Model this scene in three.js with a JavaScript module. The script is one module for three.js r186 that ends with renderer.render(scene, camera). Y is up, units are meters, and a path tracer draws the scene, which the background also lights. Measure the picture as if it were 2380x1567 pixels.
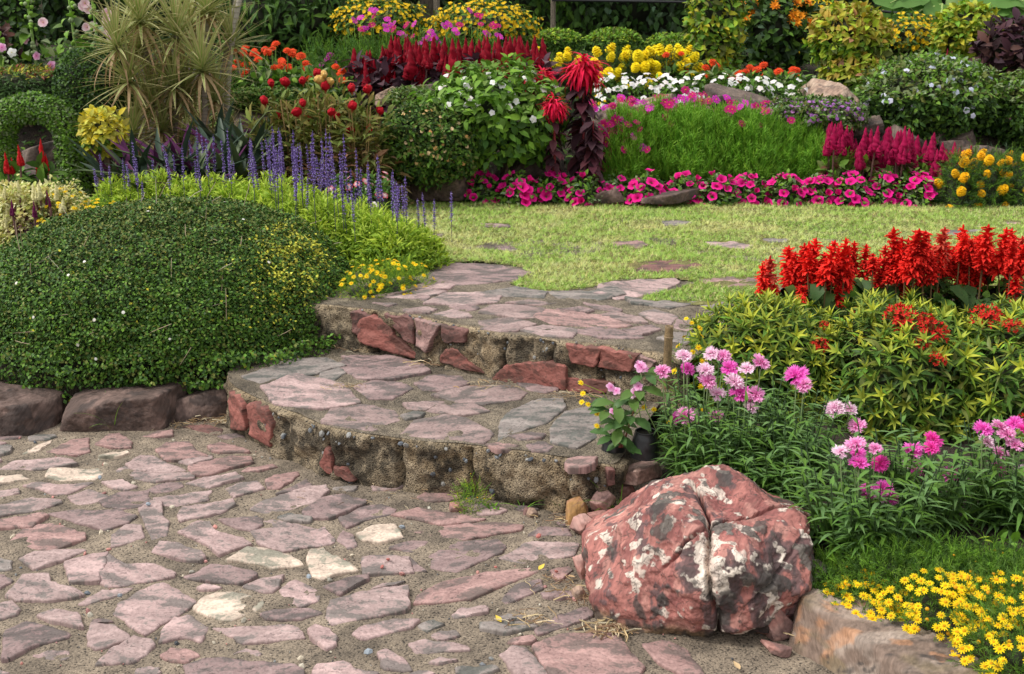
import * as THREE from 'three';
import { mergeGeometries, mergeVertices } from 'three/addons/utils/BufferGeometryUtils.js';
import { ImprovedNoise } from 'three/addons/math/ImprovedNoise.js';

// ---------------------------------------------------------------- camera, sky, sun, exposure
const EYE = 1.41, FOCAL = 2644, PITCH = Math.atan(775.5 / FOCAL), VW = 2380, VH = 1567;   // photo measured on a 2380 x 1567 grid
const scene = new THREE.Scene();
const camera = new THREE.PerspectiveCamera(2 * Math.atan(VH / 2 / FOCAL) * 180 / Math.PI, VW / VH, 0.05, 300);
camera.position.set(0, EYE, 0);
camera.rotation.set(-PITCH, 0, 0);
camera.focus = 3.6; camera.userData.fStop = 11;

const SUN_DIR = new THREE.Vector3(-0.62, 0.84, -0.06).normalize();
{
  const W = 256, H = 128, d = new Float32Array(W * H * 4), v = new THREE.Vector3();
  for (let j = 0; j < H; j++) for (let i = 0; i < W; i++) {
    const th = (j + 0.5) / H * Math.PI, ph = ((i + 0.5) / W - 0.5) * Math.PI * 2, up = -Math.cos(th);
    v.set(Math.cos(ph) * Math.sin(th), up, Math.sin(ph) * Math.sin(th));
    const s = Math.max(0, v.dot(SUN_DIR)), k = (j * W + i) * 4, e = Math.max(0, up);
    const b = 0.45 + 0.20 * e + 0.75 * Math.pow(s, 7);            // hazy white sky, brighter round the veiled sun
    d[k] = b * 1.0; d[k + 1] = b * 0.985; d[k + 2] = b * (0.965 + 0.03 * e); d[k + 3] = 1;
  }
  const sky = new THREE.DataTexture(d, W, H, THREE.RGBAFormat, THREE.FloatType);
  sky.mapping = THREE.EquirectangularReflectionMapping; sky.magFilter = THREE.LinearFilter; sky.needsUpdate = true;
  scene.background = sky; scene.environment = sky;
}
const sun = new THREE.DirectionalLight(new THREE.Color(1.0, 0.945, 0.86), 1.5);
sun.position.copy(SUN_DIR).multiplyScalar(30); sun.castShadow = true; sun.shadow.radius = 20;
sun.shadow.mapSize.set(2048, 2048);
Object.assign(sun.shadow.camera, { left: -12, right: 12, top: 12, bottom: -12, near: 1, far: 70 });
sun.target.position.set(0, 0, -5);
scene.add(sun, sun.target);
const renderer = new THREE.WebGLRenderer({ antialias: true });
renderer.setSize(1024, 674); renderer.toneMapping = THREE.LinearToneMapping; renderer.toneMappingExposure = 1.86;
renderer.shadowMap.enabled = true;

// ---------------------------------------------------------------- helpers
let seed = 7;
const rs = (s) => { seed = s >>> 0; };
const R = () => { seed = (seed + 0x6D2B79F5) >>> 0; let t = seed; t = Math.imul(t ^ (t >>> 15), t | 1); t ^= t + Math.imul(t ^ (t >>> 7), t | 61); return ((t ^ (t >>> 14)) >>> 0) / 4294967296; };
const rr = (a, b) => a + (b - a) * R();
const pick = (a) => a[Math.floor(R() * a.length)];
const gauss = () => (R() + R() + R() - 1.5) * 1.15;
const PN = new ImprovedNoise();
const ns = (x, y, z) => PN.noise(x, y, z);
const fbm = (x, y, z, o = 4) => { let s = 0, a = 0.5; for (let i = 0; i < o; i++) { s += a * PN.noise(x, y, z); x = x * 2.03 + 7.1; y = y * 2.03 + 3.7; z = z * 2.03 + 1.3; a *= 0.5; } return s; };
const V3 = (x, y, z) => new THREE.Vector3(x, y, z);
const clamp = (x, a, b) => Math.min(b, Math.max(a, x));
const sstep = (a, b, x) => { const t = clamp((x - a) / (b - a), 0, 1); return t * t * (3 - 2 * t); };
const lerp = (a, b, t) => a + (b - a) * t;
const C = (h) => new THREE.Color(h);
const L3 = (r, g, b) => new THREE.Color().setRGB(r, g, b);
const CP = Math.cos(PITCH), SP = Math.sin(PITCH);
// a direction of the survey grid (photo pixel) in the world
const ray = (px, py) => { const x = (px - VW / 2) / FOCAL, y = -(py - VH / 2) / FOCAL; return V3(x, -SP + y * CP, -CP - y * SP); };
const onY = (px, py, h) => { const d = ray(px, py), t = (h - EYE) / d.y; return V3(d.x * t, h, d.z * t); };       // where a pixel meets a level
const atD = (px, py, dep) => { const d = ray(px, py), t = dep / -d.z; return V3(d.x * t, EYE + d.y * t, -dep); };  // ... and a depth
const mpp = (py, dep) => dep / -ray(0, py).z / FOCAL;                                                             // metres per pixel there
const inPoly = (x, z, P) => { let c = false; for (let i = 0, j = P.length - 1; i < P.length; j = i++) { const a = P[i], b = P[j]; if ((a.z > z) !== (b.z > z) && x < (b.x - a.x) * (z - a.z) / (b.z - a.z) + a.x) c = !c; } return c; };
const nums = (s) => s.trim().split(/\s+/).map((p) => p.split(',').map(Number));

const used = {};
const numbered = (n) => { const k = used[n] = (used[n] ?? -1) + 1; return k ? n + '_' + String(k).padStart(3, '0') : n; };
function thing(name, label, category, pos, group) {
  const o = new THREE.Group(); o.name = numbered(name); scene.add(o);
  if (pos) o.position.copy(pos);
  o.userData = { label, category }; if (group) o.userData.group = group;
  return o;
}
function mesh(name, geo, mat, parent, kind) {
  const m = new THREE.Mesh(geo, mat); m.name = parent ? name : numbered(name); m.castShadow = m.receiveShadow = true;
  if (kind) m.userData.kind = kind;
  (parent ?? scene).add(m); return m;
}
const tag = (o, label, category, group) => { o.userData.label = label; o.userData.category = category; if (group) o.userData.group = group; return o; };
const std = (o) => new THREE.MeshStandardMaterial({ roughness: 0.9, side: THREE.DoubleSide, ...o });
// leaves let some light through
const leafMat = (o = {}) => new THREE.MeshPhysicalMaterial({ color: 0xffffff, roughness: 0.62, side: THREE.DoubleSide, transmission: 0.4, thickness: 0, specularIntensity: 0.28, ...o });
const ord = (i, n) => i === 0 ? 'leftmost' : i === n - 1 ? 'rightmost' : ['', 'second', 'third', 'fourth', 'fifth', 'sixth', 'seventh', 'eighth', 'ninth', 'tenth', 'eleventh', 'twelfth', 'thirteenth', 'fourteenth', 'fifteenth', 'sixteenth', 'seventeenth', 'eighteenth', 'nineteenth', 'twentieth'][i];
const ordL = (i, n) => ord(i, n) + (i === 0 || i === n - 1 ? '' : ' from the left');

// mesh builder with vertex colours
class MB {
  constructor() { this.p = []; this.c = []; this.i = []; this.u = []; }
  v(x, y, z, c, u = 0, w = 0) { this.p.push(x, y, z); if (c) this.c.push(c.r, c.g, c.b); else this.c.push(1, 1, 1); this.u.push(u, w); return this.p.length / 3 - 1; }
  t(a, b, c) { this.i.push(a, b, c); }
  q(a, b, c, d) { this.i.push(a, b, c, a, c, d); }
  build() {
    const g = new THREE.BufferGeometry();
    g.setAttribute('position', new THREE.Float32BufferAttribute(this.p, 3)); g.setAttribute('color', new THREE.Float32BufferAttribute(this.c, 3)); g.setAttribute('uv', new THREE.Float32BufferAttribute(this.u, 2));
    g.setIndex(this.i); g.computeVertexNormals(); return g;
  }
  // a leaf or petal: along +z of M, face up +y. prof(t) half width; bend droops it, fold raises its edges
  blade(M, o) {
    const { len, wid, seg = 4, bend = 0, fold = 0.15, ca, cb, cm, prof = (t) => Math.sin(Math.PI * Math.pow(t, 0.75)), flat = false, wave = 0 } = o, P = V3(0, 0, 0), rows = [];
    let y = 0, z = 0, a = 0;
    for (let s = 0; s <= seg; s++) {
      const t = s / seg, w = wid * Math.max(prof(t), s === seg ? 0.02 : 0.06), col = ca && cb ? ca.clone().lerp(cb, t) : ca, mid = cm ?? col, wv = wave ? Math.sin(s * 2.4) * wave : 0;
      const f = fold * w + wv, nx = Math.sin(a), row = [];
      const put = (x, up, c) => { P.set(x, y + up * Math.cos(a), z - up * nx).applyMatrix4(M); row.push(this.v(P.x, P.y, P.z, c, x / wid * 0.5 + 0.5, t)); };
      put(-w, f, col); if (!flat) put(0, 0, mid); put(w, f, col); rows.push(row);
      a -= bend / seg; y += Math.sin(a) * len / seg; z += Math.cos(a) * len / seg;
    }
    for (let s = 0; s < seg; s++) for (let k = 0; k < rows[0].length - 1; k++) this.q(rows[s][k], rows[s][k + 1], rows[s + 1][k + 1], rows[s + 1][k]);
    return this;
  }
  tube(pts, r0, r1, n = 5, ca, cb) {
    const up = V3(0.3, 0.1, 1).normalize(), rows = [];
    pts.forEach((p, k) => {
      const d = pts[Math.min(k + 1, pts.length - 1)].clone().sub(pts[Math.max(k - 1, 0)]).normalize(), x = V3().crossVectors(up, d).normalize(), y = V3().crossVectors(d, x), t = k / (pts.length - 1), r = lerp(r0, r1, t), col = ca && cb ? ca.clone().lerp(cb, t) : ca, row = [];
      for (let j = 0; j < n; j++) { const a = j / n * 6.2832, q = p.clone().addScaledVector(x, Math.cos(a) * r).addScaledVector(y, Math.sin(a) * r); row.push(this.v(q.x, q.y, q.z, col, j / n, t)); }
      rows.push(row);
    });
    for (let k = 0; k < rows.length - 1; k++) for (let j = 0; j < n; j++) this.q(rows[k][j], rows[k][(j + 1) % n], rows[k + 1][(j + 1) % n], rows[k + 1][j]);
    return this;
  }
  ball(c, rx, ry, rz, col, nu = 6, nv = 4, jit = 0) {
    const rows = [];
    for (let j = 0; j <= nv; j++) { const row = [], th = j / nv * Math.PI; for (let i = 0; i < nu; i++) { const ph = (i + (j % 2) * 0.5) / nu * 6.2832, k = 1 + jit * (R() - 0.5) * 2; row.push(this.v(c.x + rx * k * Math.sin(th) * Math.cos(ph), c.y + ry * k * Math.cos(th), c.z + rz * k * Math.sin(th) * Math.sin(ph), col)); } rows.push(row); }
    for (let j = 0; j < nv; j++) for (let i = 0; i < nu; i++) this.q(rows[j][i], rows[j][(i + 1) % nu], rows[j + 1][(i + 1) % nu], rows[j + 1][i]);
    return this;
  }
}
const MX = (pos, ry = 0, rx = 0, s = 1, rz = 0) => new THREE.Matrix4().compose(pos, new THREE.Quaternion().setFromEuler(new THREE.Euler(rx, ry, rz, 'YXZ')), V3(s, s, s));
// matrix whose z runs along dir and whose y is near nrm
const bx = V3(), by = V3(), bz = V3();
function basis(pos, dir, nrm, s) {
  bz.copy(dir).normalize(); bx.crossVectors(nrm, bz); if (bx.lengthSq() < 1e-6) bx.set(1, 0, 0.01).cross(bz); bx.normalize(); by.crossVectors(bz, bx);
  return new THREE.Matrix4().makeBasis(bx, by, bz).scale(V3(s, s, s)).setPosition(pos);
}
// many copies of a leaf, tuft or chip as one part
function scatter(name, geo, mat, items, parent) {
  const im = new THREE.InstancedMesh(geo, mat, items.length); im.name = parent ? name : numbered(name);
  items.forEach((it, k) => { im.setMatrixAt(k, it.m); im.setColorAt(k, it.c); });
  im.castShadow = im.receiveShadow = true; im.userData.kind = 'stuff'; (parent ?? scene).add(im); return im;
}
const vary = (c, h = 0.02, s = 0.1, l = 0.25) => { const k = 1 + gauss() * l * 1.2, w = gauss() * h * 3; return L3(clamp(c.r * k * (1 + w), 0, 1), clamp(c.g * k, 0, 1), clamp(c.b * k * (1 - w), 0, 1)); };

// textures from noise, tiling
function tex(N, fn, srgb = false) {
  const d = new Uint8Array(N * N * 4);
  for (let j = 0; j < N; j++) for (let i = 0; i < N; i++) { const c = fn(i / N, j / N), k = (j * N + i) * 4; if (typeof c === 'number') d[k] = d[k + 1] = d[k + 2] = clamp(c, 0, 1) * 255; else for (let q = 0; q < 3; q++) d[k + q] = clamp(c[q], 0, 1) * 255; d[k + 3] = 255; }
  const t = new THREE.DataTexture(d, N, N); t.wrapS = t.wrapT = THREE.RepeatWrapping; t.magFilter = THREE.LinearFilter; t.minFilter = THREE.LinearMipmapLinearFilter; t.generateMipmaps = true;
  if (srgb) t.colorSpace = THREE.SRGBColorSpace; t.needsUpdate = true; return t;
}
// noise that repeats with period 1 (a torus through 3-D noise blended at the seam)
function tfbm(u, v, f, o, sx = 1, sy = 1) {
  let s = 0, a = 0.5;
  for (let k = 0; k < o; k++) {
    const fx = f * sx, fy = f * sy, n = (x, y) => PN.noise(x * fx + 5.3 * k, y * fy + 9.1 * k, 0.37 + k);
    s += a * (n(u, v) * (1 - u) * (1 - v) + n(u - 1, v) * u * (1 - v) + n(u, v - 1) * (1 - u) * v + n(u - 1, v - 1) * u * v) / Math.sqrt((u * u + (1 - u) * (1 - u)) * (v * v + (1 - v) * (1 - v))); f *= 2; a *= 0.55;
  }
  return s;
}
// ---------------------------------------------------------------- surface materials
const SAND = tex(512, (u, v) => {
  const a = tfbm(u, v, 6, 5), g = tfbm(u, v, 70, 2), s = tfbm(u, v, 160, 1), pale = Math.max(0, s - 0.16) * 1.6, dark = Math.max(0, -g - 0.12) * 1.5;
  const k = 0.70 + a * 0.22 + g * 0.28 + pale - dark; return [k * 0.985, k * 0.945, k * 0.87];
}, true);
const SANDH = tex(512, (u, v) => 0.5 + tfbm(u, v, 12, 3) * 0.35 + tfbm(u, v, 70, 2) * 0.45 + tfbm(u, v, 150, 1) * 0.35);
const FLAKE = tex(640, (u, v) => {            // slate: bands of film and dirt, worn pale patches, thin dark cleavage lines
  const w = tfbm(u, v, 3, 3) * 0.25, a = tfbm((u + w + 1) % 1, v, 4, 5, 1, 2.4), d = tfbm(u, v, 9, 4, 1, 1.8), l = Math.abs(tfbm(u, v, 5, 4, 1, 3)), f = tfbm(u, v, 60, 2);
  const dirt = sstep(-0.05, 0.30, a * 0.9 + d * 0.7 + f * 0.5), line = 1 - sstep(0.0, 0.016, l) * 0.999, pale = sstep(0.12, 0.3, -a + f * 0.2);
  let k = 0.90 + d * 0.25 + f * 0.24;
  let r = k, g = k, b = k;
  r = lerp(r, r * 0.56, dirt * 0.8); g = lerp(g, g * 0.62, dirt * 0.8); b = lerp(b, b * 0.61, dirt * 0.8);
  r = lerp(r, r * 1.08 + 0.04, pale * 0.5); g = lerp(g, g * 1.1 + 0.04, pale * 0.5); b = lerp(b, b * 1.1 + 0.04, pale * 0.5);
  const q = 1 - line * 0.34; return [r * q, g * q, b * q];
}, true);
const FLAKEH = tex(640, (u, v) => {
  const a = tfbm(u, v, 4, 4, 1, 1.9), st = Math.floor((a + 1) * 9) / 9 - 1, fr = ((a + 1) * 9) % 1;
  return 0.5 + (st + sstep(0.75, 1, fr) / 9) * 0.6 + tfbm(u, v, 24, 4) * 0.35;
});
const GRIT = tex(512, (u, v) => 0.86 + tfbm(u, v, 5, 5) * 0.3 + tfbm(u, v, 50, 3) * 0.3, true);
const sandRep = (t, k) => { const c = t.clone(); c.repeat.set(k, k); c.needsUpdate = true; return c; };
const M_MORTAR = std({ color: L3(0.44, 0.392, 0.352), map: sandRep(SAND, 2.6), bumpMap: sandRep(SANDH, 2.6), bumpScale: 0.006, vertexColors: true, roughness: 0.95 });
const M_CONC = std({ color: L3(0.46, 0.428, 0.385), map: sandRep(SAND, 3.1), bumpMap: sandRep(SANDH, 3.1), bumpScale: 0.014, vertexColors: true, roughness: 0.96 });
const stoneMat = (r, g, b) => std({ color: L3(r, g, b), map: sandRep(FLAKE, 1.9), bumpMap: sandRep(FLAKEH, 1.9), bumpScale: 0.007, roughness: 0.82 });
const STONE = { p: stoneMat(0.445, 0.322, 0.306), r: stoneMat(0.42, 0.258, 0.238), d: stoneMat(0.325, 0.226, 0.218), t: stoneMat(0.345, 0.245, 0.23), c: stoneMat(0.68, 0.545, 0.44), g: stoneMat(0.285, 0.245, 0.225), m: stoneMat(0.49, 0.345, 0.33), w: stoneMat(0.37, 0.135, 0.11), b: stoneMat(0.25, 0.12, 0.105) };
const SOIL = std({ color: L3(0.075, 0.055, 0.04), map: sandRep(SAND, 2), bumpMap: sandRep(SANDH, 2), bumpScale: 0.02 });

// ---------------------------------------------------------------- ground levels
const H0 = 0, H1 = 0.165, H2 = 0.33;
const bankCurve = [[-9, -0.06], [4.3, 0.29], [6.35, 0.30], [6.6, 0.36], [6.95, 0.44], [7.25, 0.66], [7.8, 0.80], [9, 0.92], [11, 1.0], [400, 1.0]];
const curve = (K, x) => { for (let k = 1; k < K.length; k++) if (x <= K[k][0]) { const t = (x - K[k - 1][0]) / (K[k][0] - K[k - 1][0]); return lerp(K[k - 1][1], K[k][1], clamp(t, 0, 1)); } return K[K.length - 1][1]; };
function soilH(x, z) {
  const d = -z;
  let h = d > 4.3 ? curve(bankCurve, d) : -0.06;
  if (d <= 4.3) {
    const xr = d > 3.06 ? 0.30 + (d - 3.06) * 0.55 : 0.30 + (3.06 - d) * 0.57;      // edge of the bed on the right
    if (d > 1.4) h = Math.max(h, lerp(-0.06, 0.13 + 0.10 * sstep(3.0, 4.2, d), sstep(xr - 0.02, xr + 0.16, x)));
    if (d > 3.72 && x < -0.62) h = Math.max(h, lerp(-0.06, 0.12, sstep(3.72, 3.9, d)));
    if (d > 4.0) h = Math.max(h, lerp(h, 0.29, sstep(4.12, 4.34, d)));
  }
  return h + fbm(x * 3, z * 3, 2, 3) * 0.03;
}
{
  const xs = [], zs = [];
  for (let x = -9; x <= 9; x += 0.09) xs.push(x);
  for (let d = 1; d <= 14; d += 0.07) zs.push(-d);
  xs.unshift(-120, -40, -15); xs.push(15, 40, 120); zs.unshift(40, 8, 2); zs.push(-20, -50, -200);
  const m = new MB();
  for (const z of zs) for (const x of xs) m.v(x, soilH(x, z), z, null, x, z);
  const w = xs.length;
  for (let j = 0; j < zs.length - 1; j++) for (let i = 0; i < w - 1; i++) m.q(j * w + i, j * w + i + 1, (j + 1) * w + i + 1, (j + 1) * w + i);
  mesh('ground', m.build(), SOIL, null, 'structure');
}

// ---------------------------------------------------------------- lower terrace: mortar with stones set in it
const dirtTint = (x, y, z, amt) => { const n = fbm(x * 5, y * 5, z * 5, 4), f = fbm(x * 40, y * 40, z * 40, 2), k = 1 - amt * sstep(-0.02, 0.2, n + f * 0.35); return L3(k, k * (1 - 0.02 * amt), k * (1 - 0.05 * amt)); };
function gridSheet(x0, x1, d0, d1, cell, hf, tint, keep) {
  const m = new MB(), nx = Math.round((x1 - x0) / cell), nz = Math.round((d1 - d0) / cell);
  for (let j = 0; j <= nz; j++) for (let i = 0; i <= nx; i++) { const x = x0 + (x1 - x0) * i / nx, z = -(d0 + (d1 - d0) * j / nz); m.v(x, hf(x, z), z, tint ? tint(x, z) : null, x, z); }
  for (let j = 0; j < nz; j++) for (let i = 0; i < nx; i++) { const a = j * (nx + 1) + i; if (keep) { const x = x0 + (x1 - x0) * (i + .5) / nx, z = -(d0 + (d1 - d0) * (j + .5) / nz); if (!keep(x, z)) continue; } m.q(a, a + 1, a + nx + 2, a + nx + 1); }
  return m.build();
}
const floorH = (x, z) => fbm(x * 7, 1, z * 7, 3) * 0.012 + fbm(x * 30, 4, z * 30, 2) * 0.005;
const lower = mesh('lower_terrace', gridSheet(-2.6, 1.0, 1.35, 4.05, 0.015, floorH, (x, z) => dirtTint(x, 3, z, 0.34)), M_MORTAR, null, 'structure');

// a flat stone from an outline in its own plane (x, z), top face up
function stoneGeo(P, rise, rough = 1, under = 0.03) {
  let cx = 0, cz = 0, A = 0;
  P.forEach((a, i) => { const b = P[(i + 1) % P.length], k = a[0] * b[1] - b[0] * a[1]; A += k; cx += (a[0] + b[0]) * k; cz += (a[1] + b[1]) * k; });
  cx /= 3 * A; cz /= 3 * A;
  const o = [], s0 = R() * 50, rot = rr(-0.5, 0.5), tx = rr(-0.03, 0.03), tz = rr(-0.035, 0.02), cr = Math.cos(rot), sr = Math.sin(rot);
  P.forEach((a, i) => {
    const b = P[(i + 1) % P.length], l = Math.hypot(b[0] - a[0], b[1] - a[1]), n = Math.max(2, Math.ceil(l / 0.013));
    for (let k = 0; k < n; k++) { const t = (k + 0.12) / n, x = lerp(a[0], b[0], t) - cx, z = lerp(a[1], b[1], t) - cz, w = (ns(x * 40 + s0, 3, z * 40) * 0.006 + ns(x * 110 + s0, 5, z * 110) * 0.0024) * rough, L = Math.hypot(x, z) || 1; o.push([x + x / L * w, z + z / L * w]); }
  });
  const m = new MB(), n = o.length, rows = [];
  const top = (x, z) => { const f = fbm(x * 11 + s0, z * 16, s0, 3), st = Math.floor(f * 7) / 7, fr = f * 7 - Math.floor(f * 7); return rise + (tx * x + tz * z) + (st + sstep(0.7, 1, fr) / 7) * 0.010 * rough + fbm(x * 45, s0, z * 45, 2) * 0.003 * rough; };
  const uv = (x, z) => [(x * cr - z * sr) + s0, (x * sr + z * cr) + s0 * 1.7];
  const ring = (k, dy, flatY) => { const r = []; for (const [x, z] of o) { const L = Math.hypot(x, z) || 1, q = k <= 0 ? 1 - Math.min(0.5, -k / L) : k, X = x * q, Z = z * q, w = uv(X, Z); r.push(m.v(X, flatY ?? top(X, Z) + dy, Z, null, w[0], w[1])); } rows.push(r); };
  ring(1, 0, -under); ring(1, -0.0045); ring(-0.003, 0); ring(0.85, 0); ring(0.62, 0); ring(0.34, 0);
  const w = uv(0, 0), c = m.v(0, top(0, 0), 0, null, w[0], w[1]), ccw = A > 0;
  const quad = (a, b, c2, d) => ccw ? m.q(a, d, c2, b) : m.q(a, b, c2, d);
  for (let r = 0; r < rows.length - 1; r++) for (let i = 0; i < n; i++) quad(rows[r][i], rows[r][(i + 1) % n], rows[r + 1][(i + 1) % n], rows[r + 1][i]);
  const last = rows[rows.length - 1];
  for (let i = 0; i < n; i++) ccw ? m.t(last[i], c, last[(i + 1) % n]) : m.t(last[i], last[(i + 1) % n], c);
  return [m.build(), cx, cz];
}
const zone = { A: [0, 929.7, 0.4064], B: [743.8, 1008.7, 0.3561], C: [743.8, 557.8, 0.4153], D: [0, 418.4, 0.4153], V: [0, 0, 1] };   // survey sheets
const onSheet = (key, s) => nums(s).map(([x, y]) => [zone[key][0] + x * zone[key][2], zone[key][1] + y * zone[key][2]]);
const stoneFoot = [];                                   // outlines seen from above, kept free of grass and grit
function paveStone(sheet, s, level, kind, rise, parent, name = 'paving_stone', under = 0.03) {
  const W0 = onSheet(sheet, s).map(([x, y]) => onY(x, y, level + rise)), mid = W0.reduce((a, p) => a.add(p), V3()).multiplyScalar(1 / W0.length), W = W0.map((p) => p.lerp(mid, level > 0 ? -0.11 : -0.08)), [g, cx, cz] = stoneGeo(W.map((p) => [p.x, p.z]), rise, 1, under);
  stoneFoot.push(W);
  const o = mesh(name, g, STONE[kind], parent); o.position.set(cx, level, cz); return o;
}
rs(11);
const FLOOR_A = ['r 290,285 410,225 500,215 505,290 430,310 330,300 265,290', 'r 545,250 620,195 680,190 755,235 745,262 640,265', 'r 820,205 900,175 990,170 985,200 900,208', 'b 1050,150 1170,140 1270,165 1265,190 1215,195 1170,180',
  'r 895,280 960,240 1080,240 1120,290 1180,315 1000,340 940,335', 'r 1185,260 1250,240 1330,250 1425,290 1300,295 1220,290', 'p 0,390 80,345 300,335 410,345 435,365 200,395', 'c 265,430 290,395 560,395 580,420 540,455 350,455',
  'c 565,320 640,295 720,285 735,295 680,318', 'c -60,440 120,430 160,445 60,465 -60,470', 'p 725,365 800,320 870,320 1055,395 930,408 760,395', 'p 665,400 720,375 760,402 900,414 1095,415 1090,445 880,465 700,430', 'p 1030,350 1120,312 1205,310 1215,335 1080,362',
  'r 1080,375 1330,312 1420,318 1440,345 1200,420 1110,420', 'r 1400,390 1560,365 1585,380 1480,405 1380,405', 'p 1075,470 1180,435 1340,410 1385,440 1200,495', 'm 135,485 230,465 300,480 525,470 400,525 300,535 220,505', 'p 585,470 700,455 780,485 720,510 620,490',
  'd 835,515 930,480 1030,470 1050,490 980,520 880,530', 'p 1285,505 1370,470 1470,465 1510,505 1340,550', 'r 1515,455 1560,430 1700,405 1710,425 1600,495 1530,495', 'p -60,520 100,505 110,525 40,545 -60,545', 'p 390,550 510,505 620,545 520,590 430,590', 'd 575,580 680,530 840,520 855,585 700,620 600,605',
  'p -60,610 180,560 340,565 345,580 200,625 -40,660', 'p 880,560 1010,540 1200,520 1180,570 1010,605 930,595', 'p 1020,660 1045,610 1320,565 1340,590 1250,640 1040,685', 'd 1580,530 1640,505 1750,460 1785,485 1680,520', 'p 1440,610 1520,565 1760,500 1850,500 1875,520 1800,575 1560,645',
  'd 285,650 400,625 680,630 770,660 720,700 600,740 400,680', 'r -60,690 250,640 265,650 180,715 -60,730', 'p 795,625 870,590 925,590 930,650 965,690 950,760 870,795 830,700', 'd 1250,680 1400,665 1502,675 1496,712 1430,745 1330,725', 'r 35,825 150,720 300,710 470,760 480,790 300,850',
  'p 636,770 720,715 800,715 830,780 640,835', 'm 1030,750 1130,695 1200,700 1230,745 1380,780 1430,815 1330,840 1250,875 1180,815', 'p 1440,752 1510,695 1560,685 1830,740 1905,790 1880,820 1620,860 1500,825', 'g 1590,668 1660,648 1780,665 1770,690 1640,690', 'p 120,905 200,860 450,848 485,855 330,920 190,960',
  'm 875,860 920,805 1040,820 1150,860 1170,885 1140,915 1030,905', 'c 1300,915 1420,848 1500,848 1640,880 1730,930 1560,955 1490,930', 'm 370,920 480,885 610,868 600,930 565,990 570,1028 400,1030', 'm 614,868 660,910 720,940 880,935 985,985 980,1005 700,1055 605,1055 576,1028 571,992 606,932', 'g -60,880 60,920 65,960 -60,985',
  'c 1755,900 1780,850 1850,845 1890,880 2000,930 2040,960 1900,990 1850,1015 1790,995', 'd 1925,795 1960,740 2030,775 2040,830 1990,850', 'd 1060,1000 1200,945 1310,950 1470,990 1380,1045 1130,1020', 'p 45,1110 130,1000 280,995 290,1040 400,1065 475,1105 300,1135 100,1140', 'p 455,1160 580,1085 760,1075 690,1120 500,1165',
  'm 660,1210 680,1160 820,1080 930,1045 1000,1080 1110,1150 1000,1230 830,1325 780,1300', 'c 1110,1190 1150,1140 1230,1100 1380,1105 1500,1140 1480,1190 1320,1255 1200,1230', 'p 1390,1060 1500,1010 1620,1005 1600,1050 1560,1100 1490,1095', 'm 1600,1095 1690,1030 1780,1070 1840,1100 1820,1140 1720,1180 1640,1140',
  'p 215,1225 290,1190 440,1205 470,1290 400,1280 280,1255', 'p -40,1170 70,1145 115,1185 90,1220 -40,1250', 'd 1495,1225 1560,1200 1760,1190 1840,1215 1700,1250 1520,1250', 'd 30,1310 150,1265 260,1290 400,1330 380,1350 200,1400 60,1470 20,1480', 'p 505,1340 520,1285 640,1285 740,1335 740,1360 600,1400 540,1420 505,1390',
  'm 915,1385 920,1320 990,1245 1090,1235 1190,1290 1145,1380 1060,1350', 'p 1230,1305 1400,1300 1650,1280 1720,1310 1730,1350 1400,1390 1340,1355', 'p 555,1500 650,1410 760,1355 860,1370 880,1400 780,1490', 'm 1760,1310 1800,1285 1890,1300 1930,1345 1920,1380 1870,1415 1780,1350',
  'd 1060,1510 1160,1475 1250,1465 1440,1490 1640,1505 1720,1540 1700,1600 1100,1600', 'g -20,260 70,255 60,290 -20,310', 'd -80,1010 20,1000 75,1030 0,1075 -90,1070', 'c 130,300 210,262 290,232 290,246 215,292', 'p 1390,490 1290,300 1300,300 1392,488'];
const FLOOR_B = ['d 0,420 140,390 290,430 295,445 60,535 -90,530 -110,490', 'd 130,545 290,470 400,460 490,490 470,520 300,560 180,605', 'r 480,525 640,485 750,490 1060,545 960,570 780,585 600,550', 'r 600,630 800,590 1130,575 1300,600 1290,625 950,685 760,660', 'c 240,650 330,600 480,585 540,660 380,700 290,685',
  'm -60,640 30,610 90,685 60,720 -40,705', 'd 450,740 590,695 705,700 690,735 600,770', 'd 720,790 900,710 1150,690 1200,740 1180,770 900,885 740,865', 'p 1180,805 1360,705 1680,715 1650,785 1330,840', 'p 275,800 380,785 570,795 600,890 290,905', 'd 585,800 630,835 700,895 608,892', 'r 1500,890 1620,860 1650,885 1570,955 1540,950',
  'd 30,990 180,930 310,920 320,940 140,1035', 'r 640,1090 660,1050 820,960 1080,900 1420,860 1460,875 1350,920 1180,985 990,1065 760,1090', 'd 1190,1080 1260,990 1440,950 1450,1010 1300,1080 1220,1100', 'p 55,1190 70,1080 330,1020 560,995 565,1140 390,1170 100,1225', 'p 860,1170 920,1130 1080,1125 1100,1160 880,1195',
  'p 330,1012 400,975 550,955 480,990', 'm 215,1300 250,1260 470,1205 640,1215 580,1265 300,1330', 'g 640,1250 740,1205 820,1240 700,1290', 'd 1400,1270 1560,1180 1740,1130 1780,1180 1620,1250 1430,1300', 'r 1405,1385 1560,1310 1820,1275 1920,1290 2100,1500 2050,1600 1540,1600', 'p 580,1370 690,1345 960,1370 970,1400 640,1435',
  'p 1180,1440 1260,1390 1350,1400 1500,1560 1450,1640 1300,1600', 'm 370,1420 430,1400 560,1470 600,1540 420,1530', 'p 710,1480 780,1450 900,1465 780,1495', 'm -20,1500 150,1480 240,1530 370,1560 300,1640 -100,1640', 'r 2110,1370 2250,1340 2400,1400 2500,1560 2350,1560 2200,1480', 'g 1040,1230 1400,1215 1420,1250 1200,1290 1060,1260', 'd 1360,660 1440,600 1620,620 1640,660'];
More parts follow.
